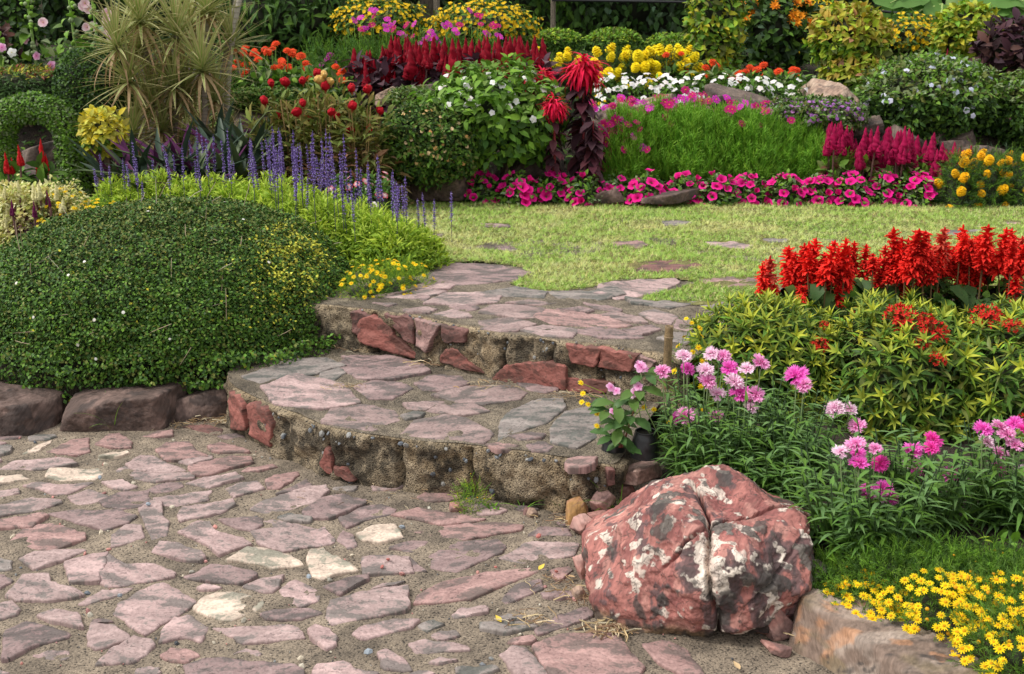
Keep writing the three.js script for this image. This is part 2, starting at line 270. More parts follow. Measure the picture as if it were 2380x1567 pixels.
for (const s of FLOOR_A.slice(0, -1)) paveStone('A', s.slice(2), 0, s[0], rr(0.004, 0.011), lower);
for (const s of FLOOR_B) paveStone('B', s.slice(2), 0, s[0], rr(0.004, 0.011), lower);
const one0 = L3(1, 1, 1);
// small pieces fill the gaps between the large ones
for (let k = 0, made = 0; k < 2600 && made < 85; k++) {
  const z = -rr(2.1, 3.66), x = rr(0.52, -0.52) * -z - 0.12, w = rr(0.028, 0.085), h = w * rr(0.4, 0.7), n = 6 + Math.floor(R() * 2), P = []; if (x > 0.18 + (z + 2.9) * -0.1) continue;
  for (let i = 0; i < n; i++) { const a = i / n * 6.2832, q = rr(0.7, 1.12); P.push([x + Math.cos(a) * w * q, z + Math.sin(a) * h * q]); }
  if ([...P, [x, z]].some(([a, b]) => stoneFoot.some((F) => inPoly(a, b, F) || inPoly(a + 0.008, b, F) || inPoly(a - 0.008, b, F) || inPoly(a, b + 0.006, F) || inPoly(a, b - 0.006, F)))) continue;
  if (stoneFoot.some((F) => F.some((f) => inPoly(f.x, f.z, P.map(([a, b]) => V3(a, 0, b)))))) continue;
  const [g, cx, cz] = stoneGeo(P, rr(0.003, 0.008)); mesh('paving_stone', g, STONE[pick(['p', 'd', 'd', 'g', 'r', 'm'])], lower).position.set(cx, 0, cz); stoneFoot.push(P.map((p) => V3(p[0], 0, p[1]))); made++;
}
// stones beyond the frame go on as the paving does
for (let k = 0; k < 26; k++) { const x = k < 16 ? rr(-2.4, -1.75) : rr(-1.0, 0.6), d = k < 16 ? rr(2.2, 3.5) : rr(1.5, 1.9), n = 6 + Math.floor(R() * 3), P = []; for (let i = 0; i < n; i++) { const a = i / n * 6.2832, q = rr(0.75, 1.1); P.push([x + Math.cos(a) * 0.11 * q, -d + Math.sin(a) * 0.06 * q]); } if (stoneFoot.some((F) => inPoly(x, -d, F) || F.some((f) => Math.hypot(f.x - x, f.z + d) < 0.13))) continue; const [g, cx, cz] = stoneGeo(P, 0.013); mesh('paving_stone', g, STONE[pick(['p', 'r', 'd', 'm'])], lower).position.set(cx, 0, cz); stoneFoot.push(P.map((p) => V3(p[0], 0, p[1]))); }

// ---------------------------------------------------------------- the two steps
const resample = (P, step) => { const o = []; for (let i = 0; i < P.length - 1; i++) { const l = P[i].distanceTo(P[i + 1]), n = Math.max(1, Math.round(l / step)); for (let k = 0; k < n; k++) o.push(P[i].clone().lerp(P[i + 1], k / n)); } o.push(P[P.length - 1].clone()); return o; };
const smoothLine = (P) => new THREE.CatmullRomCurve3(P, false, 'centripetal');
const EDGE1 = smoothLine(nums('527,868 534,893 570,915 631,942 706,972 748,990 820,1006 910,1019 1000,1029 1076,1035 1160,1044 1242,1054 1310,1066 1367,1076 1425,1080 1448,1060').map(([x, y]) => onY(x, y, H1)));
const EDGE2 = smoothLine(nums('600,792 700,802 760,808 814,815 900,826 968,836 1030,853 1100,868 1159,880 1242,894 1330,905 1408,915 1491,930 1600,952').map(([x, y]) => { const p = onY(x, y, H1); p.y = H2; return p; }));
const JOINTS = [[-0.335, -0.56, -0.12, 0.165, 0.235], [-0.50, -0.245, -0.02, 0.135, 0.30]];
function stepGeo(edge, backAt, h, drop, rowsBack, tint, bulge) {
  const n = Math.round(edge.getLength() / 0.008), m = new MB(), P = edge.getSpacedPoints(n), rows = [];
  let len = 0;
  for (let i = 0; i <= n; i++) {
    const p = P[i], t = P[Math.min(n, i + 1)].clone().sub(P[Math.max(0, i - 1)]).normalize(), out = V3(-t.z, 0, t.x); if (out.z < 0 && Math.abs(t.x) > 0.5) out.negate();
    if (i) len += p.distanceTo(P[i - 1]);
    const b = backAt(i / n, p), row = [];
    let v = 0;
    const put = (q, off) => { const x = q.x, y = q.y, z = q.z; row.push(m.v(x, y, z, tint(x, y, z, off, y - h), len, v)); };
    for (let k = 0; k <= rowsBack; k++) { const s = 1 - Math.pow(1 - k / rowsBack, 1.6), q = b.clone().lerp(p, s * 0.985); q.y = h + fbm(q.x * 8, h, q.z * 8, 3) * 0.010 + fbm(q.x * 35, h, q.z * 35, 2) * 0.004; v = -q.distanceTo(p); put(q, 0); }
    const wob = fbm(p.x * 6, 1, p.z * 6, 3) * 0.02;
    const prof = [[-0.012, -0.001], [-0.004, -0.004], [0.001, -0.011], [0.003, -0.02]];
    for (let y = 0.032; y < drop + 0.03; y += 0.008) prof.push([0.003, -y]);
    for (const [o, dy] of prof) {
      const yy = h + dy, f = fbm(len * 9, yy * 11, h * 9 + 2, 4), g = fbm(len * 38, yy * 38, 5, 2), joint = JOINTS[drop + h > 0.4 ? 1 : 0].reduce((a, q) => Math.max(a, Math.exp(-Math.pow((p.x - q + fbm(yy * 14, q, 1, 2) * 0.02) / 0.0075, 2))), 0) * sstep(-0.004, -0.02, dy);
      const k = o + wob * (dy < -0.004 ? 1 : 0.4) + (dy < -0.006 ? f * bulge + g * 0.014 + Math.max(0, fbm(len * 16, yy * 18, 3, 3)) * 0.02 - joint * 0.026 : f * 0.004) + (dy < -drop * 0.6 ? 0.012 * (-dy / drop - 0.6) : 0);
      const q = p.clone().addScaledVector(out, k); q.y = yy + g * 0.003; v = -dy; put(q, 1);
    }
    rows.push(row);
  }
  for (let i = 0; i < n; i++) for (let k = 0; k < rows[0].length - 1; k++) m.q(rows[i][k], rows[i][k + 1], rows[i + 1][k + 1], rows[i + 1][k]);
  return m.build();
}
// concrete with moulds and lichens in patches of their own outline
const faceTint = (x, y, z, face, up) => {
  if (!face) { const t = dirtTint(x, 3, z, 0.42); return L3(t.r * 0.98, t.g * 0.96, t.b * 0.94); }
  const n = fbm(x * 7, y * 8, z * 7, 4), f = fbm(x * 32, y * 26, z * 32, 4), drip = fbm(x * 24, y * 3, z * 24, 3), mold = sstep(-0.02, 0.12, n * 0.8 + f * 0.8 + drip * 0.35 + 0.03), pale = sstep(0.06, 0.2, f - n * 0.5), ochre = sstep(0.0, 0.2, fbm(x * 5 + 8, y * 6, z * 5, 3));
  const k = L3(1.12, 1.05, 0.93).lerp(L3(1.15, 0.99, 0.76), ochre * 0.7).lerp(L3(1.5, 1.42, 1.3), pale * 0.6).lerp(L3(0.19, 0.18, 0.155), mold * 0.84);
  return k.lerp(L3(1.45, 1.33, 1.12), 0.65 * sstep(-0.03, -0.012, up) * sstep(-0.12, 0.1, f));
};
const lowStep = mesh('lower_step', stepGeo(EDGE1, (t, p) => EDGE2.getPointAt(clamp(0.02 + t * 0.93, 0, 1)).setY(H1).add(V3(0, 0, -0.04)), H1, H1, 46, faceTint, 0.042), M_CONC, null, 'structure');
const upStep = mesh('upper_step', stepGeo(EDGE2, (t, p) => V3(lerp(-1.2, 1.6, t), H2, -5.35), H2, H1, 70, faceTint, 0.038), M_CONC, null, 'structure');
rs(23);
const TREAD = ['p 20,1010 70,950 250,925 400,955 440,1000 330,1040 300,1062 200,1046 30,1022', 'p 470,1080 540,1010 700,985 830,1010 960,1080 900,1126 700,1110', 'p 600,950 700,905 850,915 940,955 800,975', 'p 470,915 640,900 695,905 590,945 500,940', 'p 645,860 820,820 1060,815 1145,850 1100,880 920,912 780,898',
  'd 200,820 300,790 450,795 505,825 400,880 280,880', 'd 100,700 180,640 400,650 560,700 600,735 400,770 230,765', 'd 540,795 620,755 780,760 830,800 700,838 580,830', 'g 0,720 80,695 140,740 60,790 0,785', 'g 1020,1000 1060,960 1180,910 1340,890 1360,940 1270,1010 1100,1060 1010,1110', 'g 1380,960 1500,940 1560,990 1540,1090 1440,1150 1300,1120 1300,1040',
  'r 930,1140 1000,1130 1110,1145 1080,1160 990,1165', 'd 1155,1150 1250,1125 1300,1150 1280,1178 1190,1182', 'g 450,975 520,950 590,960 560,985 480,1000', 'd 1060,1090 1180,1070 1260,1080 1230,1110 1120,1115', 'd 1180,760 1280,790 1330,830 1250,850 1160,830 1100,790'];
for (const s of TREAD) paveStone('C', s.slice(2), H1, s[0] === 'p' ? 't' : s[0], rr(0.003, 0.008), lowStep, 'paving_stone', 0.012);
for (const s of ['m 615,898 690,872 790,892 828,930 745,943 645,934', 'g 570,868 680,836 755,836 795,850 700,872 610,884', 'd 800,828 900,838 960,850 930,862 840,850']) paveStone('V', s.slice(2), H1, s[0], 0.009, lowStep);
const cap = paveStone('C', '1375,1230 1430,1205 1550,1215 1535,1245 1490,1265 1400,1268', H1 + 0.002, 'r', 0.014, lowStep, 'paving_stone', 0.008);
const LANDING = ['p 370,315 480,300 560,275 700,285 650,300 500,325', 'p 600,350 700,300 900,290 1000,310 980,340 800,360', 'p 470,385 600,370 650,380 600,405 500,400', 'd 730,370 840,355 890,375 870,390 780,395', 'p 640,410 740,390 830,410 840,430 700,430', 'p 900,400 960,365 1080,360 1250,380 1200,425 1100,430',
  'r 1212,425 1262,384 1400,400 1600,430 1720,475 1600,490 1300,460', 'p 890,447 1060,440 1200,470 1100,500 1010,503 910,488', 'p 1130,500 1250,475 1450,500 1400,538 1250,530', 'd 1430,510 1560,480 1720,500 1800,540 1580,545', 'p 1050,350 1180,335 1330,345 1240,360', 'd 1330,385 1460,370 1530,390 1500,400', 'p 1550,420 1660,400 1790,430 1830,460 1720,450',
  'p 1790,410 1870,385 2000,420 1960,460 1880,450', 'd 1700,500 1850,470 1900,495 1800,530', 'd 1480,350 1600,365 1690,390 1660,400 1540,380', 'm 290,300 480,260 560,245 740,250 700,270 540,272 400,305', 'd 500,332 560,310 615,320 590,345 520,345', 'g 1280,280 1500,285 1640,260 1700,300 1550,330 1350,320', 'p 300,350 400,345 430,355 380,365',
  'g 900,285 1100,265 1260,290 1240,320 1020,310', 'g 1720,320 1880,340 2000,330 2080,350 1950,375 1760,350', 'd 2000,440 2110,430 2160,480 2060,500 1980,480', 'g 1980,520 2120,510 2200,540 2060,570 1900,545', 'g 2080,345 2230,330 2300,360 2200,385', 'p 2150,400 2260,390 2320,420 2230,440'];
for (const s of LANDING) paveStone('C', s.slice(2), H2, s[0] === 'p' ? pick(['t', 'p']) : s[0], rr(0.003, 0.008), upStep, 'paving_stone', 0.012);
// red stones set in the risers
function wallHit(edge, px, py, lo) {
  const d = ray(px, py); let best = null;
  const P = wallHit.c ??= new Map(); if (!P.has(edge)) P.set(edge, edge.getSpacedPoints(160)); const Q = P.get(edge);
  for (let i = 0; i < Q.length - 1; i++) {
    const a = Q[i], b = Q[i + 1], ex = b.x - a.x, ez = b.z - a.z, den = d.x * ez - d.z * ex; if (Math.abs(den) < 1e-9) continue;
    const t = (a.x * ez - a.z * ex) / den, s = Math.abs(ex) > Math.abs(ez) ? (d.x * t - a.x) / ex : (d.z * t - a.z) / ez;
    if (t > 0 && s >= -0.01 && s <= 1.01 && (!best || t < best.t)) best = { t, p: V3(d.x * t, clamp(EYE + d.y * t, lo - 0.01, lo + H1 - 0.004), d.z * t) };
  }
  return best?.p;
}
function wallStone(edge, lo, sheet, s, kind, rise, parent) {
  const W = onSheet(sheet, s).map(([x, y]) => wallHit(edge, x, y, lo)).filter(Boolean); if (W.length < 3) return;
  const c = W.reduce((a, p) => a.add(p), V3()).multiplyScalar(1 / W.length);
  let l = W[0], r = W[0]; for (const p of W) { if (p.x < l.x) l = p; if (p.x > r.x) r = p; }
  const ex = V3(r.x - l.x, 0, r.z - l.z).normalize(); if (ex.lengthSq() < 0.5) ex.set(1, 0, 0); const n = V3(-ex.z, 0, ex.x); if (n.z < 0) n.negate();
  const ez = V3().crossVectors(ex, n);
  const [g, cx, cz] = stoneGeo(W.map((p) => { const q = p.clone().sub(c); return [q.dot(ex), q.dot(ez)]; }), rise, 1.6, 0.06);
  const o = mesh('riser_stone', g, STONE[kind], parent);
  o.matrixAutoUpdate = true; o.quaternion.setFromRotationMatrix(new THREE.Matrix4().makeBasis(ex, n, ez)); o.scale.set(1.10, 1, 0.97); o.position.copy(c).addScaledVector(n, 0.003).addScaledVector(ex, cx).addScaledVector(ez, cz); return o;
}
for (const s of ['b 188,388 255,395 290,425 250,450 228,545 196,520', 'w 240,440 300,410 385,460 440,545 540,640 550,665 400,630 230,560', 'b 385,408 515,412 530,450 535,585 480,560 420,480', 'r 545,425 680,445 655,520 612,632 560,590', 'b 692,448 822,450 820,572 700,578', 'w 690,640 710,605 790,610 830,670 920,745 800,720 690,680', 'w 1005,770 1050,700 1150,680 1300,670 1370,700 1380,840 1200,820 1050,795',
  'w 1384,765 1500,772 1640,790 1640,855 1500,850 1390,842', 'w 1392,566 1566,584 1550,712 1420,690', 'w 1580,586 1660,600 1780,630 1740,735 1570,712', 'r 1790,635 1890,670 1850,720 1755,735']) wallStone(EDGE2, H1, 'C', s.slice(2), s[0], rr(0.012, 0.02), upStep);
for (const s of ['w 1312,1180 1350,1175 1390,1260 1400,1400 1320,1390', 'w 1420,1250 1450,1225 1500,1250 1545,1350 1530,1500 1430,1420']) wallStone(EDGE1, H0, 'D', s.slice(2), s[0], 0.02, lowStep);
for (const s of ['w 20,1240 45,1150 70,1170 85,1310 30,1290', 'w 92,1260 150,1270 200,1330 190,1345 100,1310', 'b 1600,1260 1640,1235 1645,1360 1605,1365']) wallStone(EDGE1, H0, 'C', s.slice(2), s[0], 0.014, lowStep);

// crushed blue-grey stone showing in the concrete, grit and straw on the floors
const chip = (() => { const g = new THREE.IcosahedronGeometry(1, 0), p = g.attributes.position; rs(5); const cache = {}; for (let i = 0; i < p.count; i++) { const k = [p.getX(i), p.getY(i), p.getZ(i)].map((q) => q.toFixed(2)).join(); cache[k] ??= [rr(0.6, 1.25), rr(0.4, 0.8), rr(0.6, 1.2)]; const c = cache[k]; p.setXYZ(i, p.getX(i) * c[0], p.getY(i) * c[1], p.getZ(i) * c[2]); } g.computeVertexNormals(); return g; })();
const M_CHIP = std({ color: 0xffffff, roughness: 0.8, flatShading: true });
const rotM = (p, s, yOnly) => new THREE.Matrix4().compose(p, new THREE.Quaternion().setFromEuler(new THREE.Euler(yOnly ? rr(-.2, .2) : rr(0, 6), rr(0, 6.28), yOnly ? rr(-.2, .2) : rr(0, 6))), V3(s, s, s));
{
  rs(31);
  const greys = [L3(0.11, 0.122, 0.138), L3(0.16, 0.172, 0.185), L3(0.075, 0.085, 0.10), L3(0.23, 0.23, 0.22)], E = EDGE1.getSpacedPoints(300), it = [];
  for (let k = 0; k < 75; k++) {
    const u = 0.18 + 0.78 * (1 - Math.pow(R(), 1.4)), i = Math.floor(u * 299), p = E[i], t = E[i + 1].clone().sub(p).normalize(), out = V3(-t.z, 0, t.x); if (out.z < 0) out.negate();
    const y = H1 - 0.006 - Math.pow(R(), 1.7) * 0.13, q = p.clone().addScaledVector(out, 0.004 + fbm(p.x * 6, 1, p.z * 6, 3) * 0.02 + rr(-0.004, 0.004)); q.y = y;
    it.push({ m: rotM(q, rr(0.004, 0.0125)), c: vary(pick(greys), 0.01, 0, 0.2) });
  }
  for (let k = 0; k < 60; k++) { const E2 = EDGE2.getPointAt(rr(0.25, 0.9)); it.push({ m: rotM(V3(E2.x, H2 - Math.pow(R(), 2) * 0.12, E2.z + 0.004), rr(0.003, 0.008)), c: vary(pick(greys), 0.01, 0, 0.2) }); }
  scatter('gravel', chip, M_CHIP, it, lowStep);
  const fl = [];
  for (let k = 0; k < 900; k++) { const x = rr(-1.9, 0.6), d = rr(1.9, 3.6), z = -d; if (stoneFoot.some((F) => inPoly(x, z, F))) continue; fl.push({ m: rotM(V3(x, floorH(x, z) + 0.002, z), Math.pow(R(), 3) * 0.009 + 0.0022), c: vary(R() < 0.3 ? pick(greys) : R() < 0.35 ? L3(0.42, 0.2, 0.18) : L3(0.42, 0.38, 0.3), 0.02, 0, 0.25) }); }
  scatter('gravel', chip, M_CHIP, fl, lower);
  // small pebbles one can pick out
  for (const [px, py, s, c] of [[1362, 1250, 0.011, 0], [1110, 1330, 0.006, 1], [345, 1172, 0.008, 2], [935, 1225, 0.01, 2], [232, 1110, 0.008, 2], [718, 1340, 0.009, 2], [278, 1384, 0.008, 2], [855, 1515, 0.011, 2], [1252, 1245, 0.009, 3], [902, 1300, 0.007, 3], [1293, 1328, 0.006, 3], [1152, 1318, 0.006, 3], [888, 1317, 0.006, 3]]) {
    const p = onY(px, py, 0.016); const o = mesh('pebble', chip, std({ color: [L3(0.75, 0.7, 0.64), L3(0.4, 0.2, 0.17), L3(0.26, 0.3, 0.34), L3(0.4, 0.14, 0.12)][c] }), lower); o.position.copy(p); o.scale.setScalar(s); o.rotation.set(R() * 6, R() * 6, 0);
  }
  const straw = new MB().tube([V3(-0.5, 0, 0), V3(-0.15, 0.06, 0.04), V3(0.2, 0.03, -0.03), V3(0.5, 0, 0.05)], 0.035, 0.025, 3, L3(1, 1, 1), L3(1, 1, 1)).build(), si = [];
  const strawAt = (px, py, h, sp, n, L = 0.03) => { const c = onY(px, py, h); for (let k = 0; k < n; k++) si.push({ m: rotM(V3(c.x + gauss() * sp, h + 0.006 + R() * 0.012, c.z + gauss() * sp * 0.6), rr(0.4, 1.6) * L, true), c: vary(pick([L3(0.45, 0.34, 0.18), L3(0.3, 0.2, 0.1), L3(0.5, 0.42, 0.28), L3(0.2, 0.12, 0.07)]), 0.02, 0, 0.3) }); };
  strawAt(480, 975, 0, 0.07, 90); strawAt(420, 990, 0, 0.08, 50); strawAt(520, 985, 0, 0.05, 60); strawAt(835, 815, H1, 0.08, 60); strawAt(1000, 850, H1, 0.07, 40); strawAt(1330, 925, H1, 0.09, 50); strawAt(800, 905, H1, 0.05, 50, 0.02); strawAt(1150, 900, H1, 0.1, 30); strawAt(1320, 1220, 0, 0.08, 60); strawAt(1240, 1450, 0, 0.05, 30); strawAt(1420, 1470, 0, 0.05, 60, 0.05); strawAt(1300, 1370, 0, 0.07, 40); strawAt(1880, 1480, 0.01, 0.05, 30); strawAt(1360, 1400, 0, 0.05, 50, 0.02); strawAt(900, 1150, 0, 0.2, 40, 0.02);
  const S = scatter('straw_litter', straw, M_CHIP, si); tag(S, 'scattered dry straw and stalk bits on the steps and paving', 'straw');
}

for (const [label, px, py, h, c] of [['small yellow fallen leaf on the long red paving stone', 1252, 1328, 0.016, 0], ['curled tan fallen leaf left of the boulder', 1337, 1344, 0.008, 1], ['pale dry leaf wedged between the boulder and the right rubble', 1845, 1385, 0.075, 1], ['brown fallen leaf on the paving below the boulder', 1720, 1560, 0.006, 1], ['yellow fallen leaf on the paving left of the big red slab', 1165, 1450, 0.008, 0]]) {
  const p = onY(px, py, h), g = new MB().blade(MX(V3(0, 0.004, 0), R() * 6, 0.1), { len: 0.026, wid: 0.007, seg: 5, bend: -0.7, fold: 0.5, ca: one0, cb: one0 }).build(), o = mesh('fallen_leaf', g, std({ color: c ? L3(0.5, 0.36, 0.2) : L3(0.62, 0.46, 0.07) })); o.position.copy(p); tag(o, label, 'leaf');
}
// ---------------------------------------------------------------- lawn and its stepping stones
const LAWN = nums('835,470 1000,462 1400,458 2000,452 2900,446 3100,660 1800,668 1788,690 1720,706 1640,714 1530,714 1494,700 1500,688 1570,674 1625,657 1570,649 1440,650 1400,664 1300,678 1230,674 1190,660 1225,640 1215,622 1120,612 985,610 988,575 960,540 900,500 835,490').map(([x, y]) => onY(x, y, H2));
const lawnH = (x, z) => H2 + 0.003 + Math.max(-0.004, fbm(x * 2.2, 5, z * 2.2, 3) * 0.03 + fbm(x * 9, 2, z * 9, 2) * 0.010) * sstep(4.3, 4.9, -z);
const M_LAWN = std({ color: 0xffffff, vertexColors: true, map: sandRep(SAND, 3), bumpMap: sandRep(SANDH, 3), bumpScale: 0.01 });
const lawn = mesh('lawn', gridSheet(-1.0, 5.4, 4.1, 6.85, 0.03, lawnH, (x, z) => { const n = fbm(x * 3, 1, z * 3, 3); return L3(0.38 + n * 0.12, 0.40, 0.15); }, (x, z) => inPoly(x, z, LAWN)), M_LAWN, null, 'structure');
rs(41);
const STEPPERS = ['d 985,655 990,622 1010,612 1100,614 1160,620 1222,634 1190,648 1090,658 1010,660', 'd 1095,570 1180,570 1205,580 1190,587 1110,577', 'r 1425,562 1480,560 1505,568 1480,576 1430,571', 'm 1640,563 1700,562 1752,568 1740,577 1680,578', 'b 1445,614 1530,607 1600,608 1625,618 1570,629 1480,627', 'd 985,543 1030,543 1022,551 985,553', 'd 865,490 930,490 920,500 870,503',
  'd 1120,520 1180,520 1185,526 1130,527', 'g 2190,535 2280,535 2270,546 2200,547', 'r 1625,650 1700,645 1775,647 1790,668 1690,671 1650,660', 'r 2330,514 2375,514 2370,521 2335,521', 'g 1540,514 1605,515 1600,521 1550,521', 'm 1400,660 1480,652 1560,650 1572,656 1520,680 1440,690 1390,680', 'd 1810,600 1850,598 1860,606 1815,608', 'g 1760,556 1830,556 1836,562 1770,563'];
for (const s of STEPPERS) { const sl = s.startsWith('m 1400') || s.startsWith('d 985,655'), c = onSheet('V', s.slice(2)).reduce((a, p) => [a[0] + p[0], a[1] + p[1], a[2] + 1], [0, 0, 0]), w = onY(c[0] / c[2], c[1] / c[2], H2); paveStone('V', s.slice(2), sl ? H2 - 0.002 : lawnH(w.x, w.z) - 0.004, s[0], sl ? 0.008 : 0.004, lawn, 'stepping_stone'); }
const LAWN_ST = stoneFoot.slice(-STEPPERS.length).map((F) => { const c = F.reduce((a, p) => a.add(p), V3()).multiplyScalar(1 / F.length); return F.map((p) => c.clone().lerp(p, 0.86)); });
{
  rs(43);
  const tuft = new MB();
  for (let k = 0; k < 7; k++) { const a = R() * 6.28, l = rr(0.010, 0.024), M = new THREE.Matrix4().compose(V3(Math.cos(a) * rr(0, .009), 0, Math.sin(a) * rr(0, .009)), new THREE.Quaternion().setFromEuler(new THREE.Euler(-rr(0.35, 1.25), R() * 6.28, 0, 'YXZ')), V3(1, 1, 1)); tuft.blade(M, { len: l, wid: 0.0017, seg: 2, bend: rr(0.3, 1), fold: 0, flat: true, ca: L3(0.9, 0.9, 0.9), cb: L3(1.1, 1.1, 1.1), prof: (t) => 1 - t * 0.8 }); }
  const g = tuft.build(), it = [], G = L3(0.38, 0.54, 0.12), Y = L3(0.64, 0.62, 0.28), D = L3(0.27, 0.43, 0.075);
  for (let k = 0; k < 150000; k++) {
    const d = 4.15 + 2.65 * Math.pow(R(), 1.15), x = rr(-1, 5.0) ; const z = -d; if (x > 0.5 * d + 0.35 || x < -0.5 * d) continue;
    if (!inPoly(x, z, LAWN) || LAWN_ST.some((F) => inPoly(x, z, F))) continue;
    const n = fbm(x * 1.9, 8, z * 2.6, 3) + fbm(x * 9, 3, z * 9, 2) * 0.5, near = sstep(4.9, 4.2, d) * 0.3, c = G.clone().lerp(n - near > 0 ? Y : D, clamp(Math.abs(n - near + 0.06) * 2.2, 0, 0.85));
    it.push({ m: new THREE.Matrix4().compose(V3(x, lawnH(x, z) - 0.003, z), new THREE.Quaternion().setFromEuler(new THREE.Euler(gauss() * .15, R() * 6.28, gauss() * .15)), V3(1, 1, 1).multiplyScalar(rr(0.7, 1.15))), c: vary(R() < 0.12 ? Y : c, 0.03, 0, 0.16) });
  }
  scatter('grass_blades', g, leafMat({ vertexColors: true, transmission: 0.25 }), it, lawn);
}

// ---------------------------------------------------------------- rocks
// planes: [nx, ny, nz, distance]; the rock is their rounded meeting, roughened
function rockGeo(planes, detail, rough, col, s0, pw = 14, facets = 0, shape = null) {
  let g = new THREE.IcosahedronGeometry(1, detail); g.deleteAttribute('normal'); g.deleteAttribute('uv'); g = mergeVertices(g, 1e-5);
  const p = g.attributes.position, c = new Float32Array(p.count * 3), u = new Float32Array(p.count * 2), N = planes.map((q) => { const l = Math.hypot(q[0], q[1], q[2]); return [q[0] / l, q[1] / l, q[2] / l, q[3]]; });
  if (facets) { const M = N.slice(); for (let k = 0; k < facets; k++) { const d = V3(gauss(), gauss(), gauss()).normalize(); let h = 0; for (let t = 0; t < 60; t++) { const e = V3(gauss(), gauss(), gauss()).normalize(); let r = 9; for (const n of M) { const q = n[0] * e.x + n[1] * e.y + n[2] * e.z; if (q > 0) r = Math.min(r, n[3] / q); } h = Math.max(h, e.dot(d) * r); } N.push([d.x, d.y, d.z, h * rr(0.84, 0.97)]); } }
  for (let i = 0; i < p.count; i++) {
    const x = p.getX(i), y = p.getY(i), z = p.getZ(i); let s = 0;
    for (const n of N) { const d = n[0] * x + n[1] * y + n[2] * z; if (d > 0) s += Math.pow(d / n[3], pw); }
    let r = Math.pow(s, -1 / pw); const X = x * r, Y = y * r, Z = z * r;
    const a = fbm(X * 5 + s0, Y * 5, Z * 5, 4), rid = 1 - Math.abs(fbm(X * 9 + s0, Y * 9, Z * 9, 4)) * 3, f = fbm(X * 38, Y * 38 + s0, Z * 38, 3), st = Math.floor((a + 0.6) * 9) / 9;
    r += rough * (a * 0.9 + st * 0.25 + rid * 0.16 + f * 0.28);
    if (shape) r += shape(X, Y, Z);
    p.setXYZ(i, x * r, y * r, z * r); u[i * 2] = X + Z * 0.6; u[i * 2 + 1] = Y + Z * 0.8;
    const k = col(x * r, y * r, z * r, s0, a, rid, f); c[i * 3] = k.r; c[i * 3 + 1] = k.g; c[i * 3 + 2] = k.b;
  }
  g.setAttribute('color', new THREE.BufferAttribute(c, 3)); g.setAttribute('uv', new THREE.BufferAttribute(u, 2)); g.computeVertexNormals(); return g;
}
const boxPlanes = (a, b, c, k = 0.16) => [[1, rr(-k, k), rr(-k, k), a], [-1, rr(-k, k), rr(-k, k), a], [rr(-k, k), 1, rr(-k, k), b], [0, -1, 0, b], [rr(-k, k), rr(-k, k), 1, c], [rr(-k, k), 0, -1, c], [rr(-1, 1), rr(0, 1), rr(-1, 1), (a + b + c) / 3 * rr(0.95, 1.25)], [rr(-1, 1), rr(0, 1), 1, (a + b + c) / 3 * rr(0.95, 1.25)], [-1, rr(0, 1), rr(0, 1), (a + b + c) / 3 * rr(1, 1.3)], [1, rr(0, 1), rr(0, 1), (a + b + c) / 3 * rr(1, 1.3)]];
const M_ROCK = std({ color: 0xffffff, vertexColors: true, map: sandRep(GRIT, 2.2), bumpMap: sandRep(FLAKEH, 2.6), bumpScale: 0.006, roughness: 0.85 });
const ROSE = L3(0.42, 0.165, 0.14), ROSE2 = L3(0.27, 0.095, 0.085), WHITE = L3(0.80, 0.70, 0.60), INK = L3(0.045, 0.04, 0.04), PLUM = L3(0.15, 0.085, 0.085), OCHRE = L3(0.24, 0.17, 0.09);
const plain = (A, B, D) => (x, y, z, s, a, rid, f) => { const k = A.clone().lerp(B, sstep(-0.1, 0.2, fbm(x * 14 + s, y * 14, z * 14, 3) + f * 0.3)); return k.lerp(D, 0.8 * sstep(0.08, 0.2, fbm(x * 8, y * 8 + s, z * 8, 4) + f * 0.4)); };
const rockCols = { brown: plain(L3(0.115, 0.075, 0.062), L3(0.19, 0.125, 0.105), L3(0.055, 0.04, 0.036)), red: plain(L3(0.40, 0.2, 0.17), L3(0.5, 0.3, 0.26), L3(0.2, 0.12, 0.11)), grey: plain(L3(0.34, 0.29, 0.24), L3(0.46, 0.4, 0.33), L3(0.13, 0.11, 0.1)), tan: plain(L3(0.40, 0.27, 0.2), L3(0.5, 0.37, 0.28), L3(0.2, 0.14, 0.11)), pinkish: plain(L3(0.50, 0.31, 0.26), L3(0.56, 0.38, 0.32), L3(0.38, 0.22, 0.19)), ochre: plain(L3(0.42, 0.22, 0.12), L3(0.36, 0.2, 0.07), L3(0.24, 0.13, 0.1)), dark: plain(L3(0.13, 0.09, 0.075), L3(0.2, 0.15, 0.12), L3(0.06, 0.05, 0.045)) };
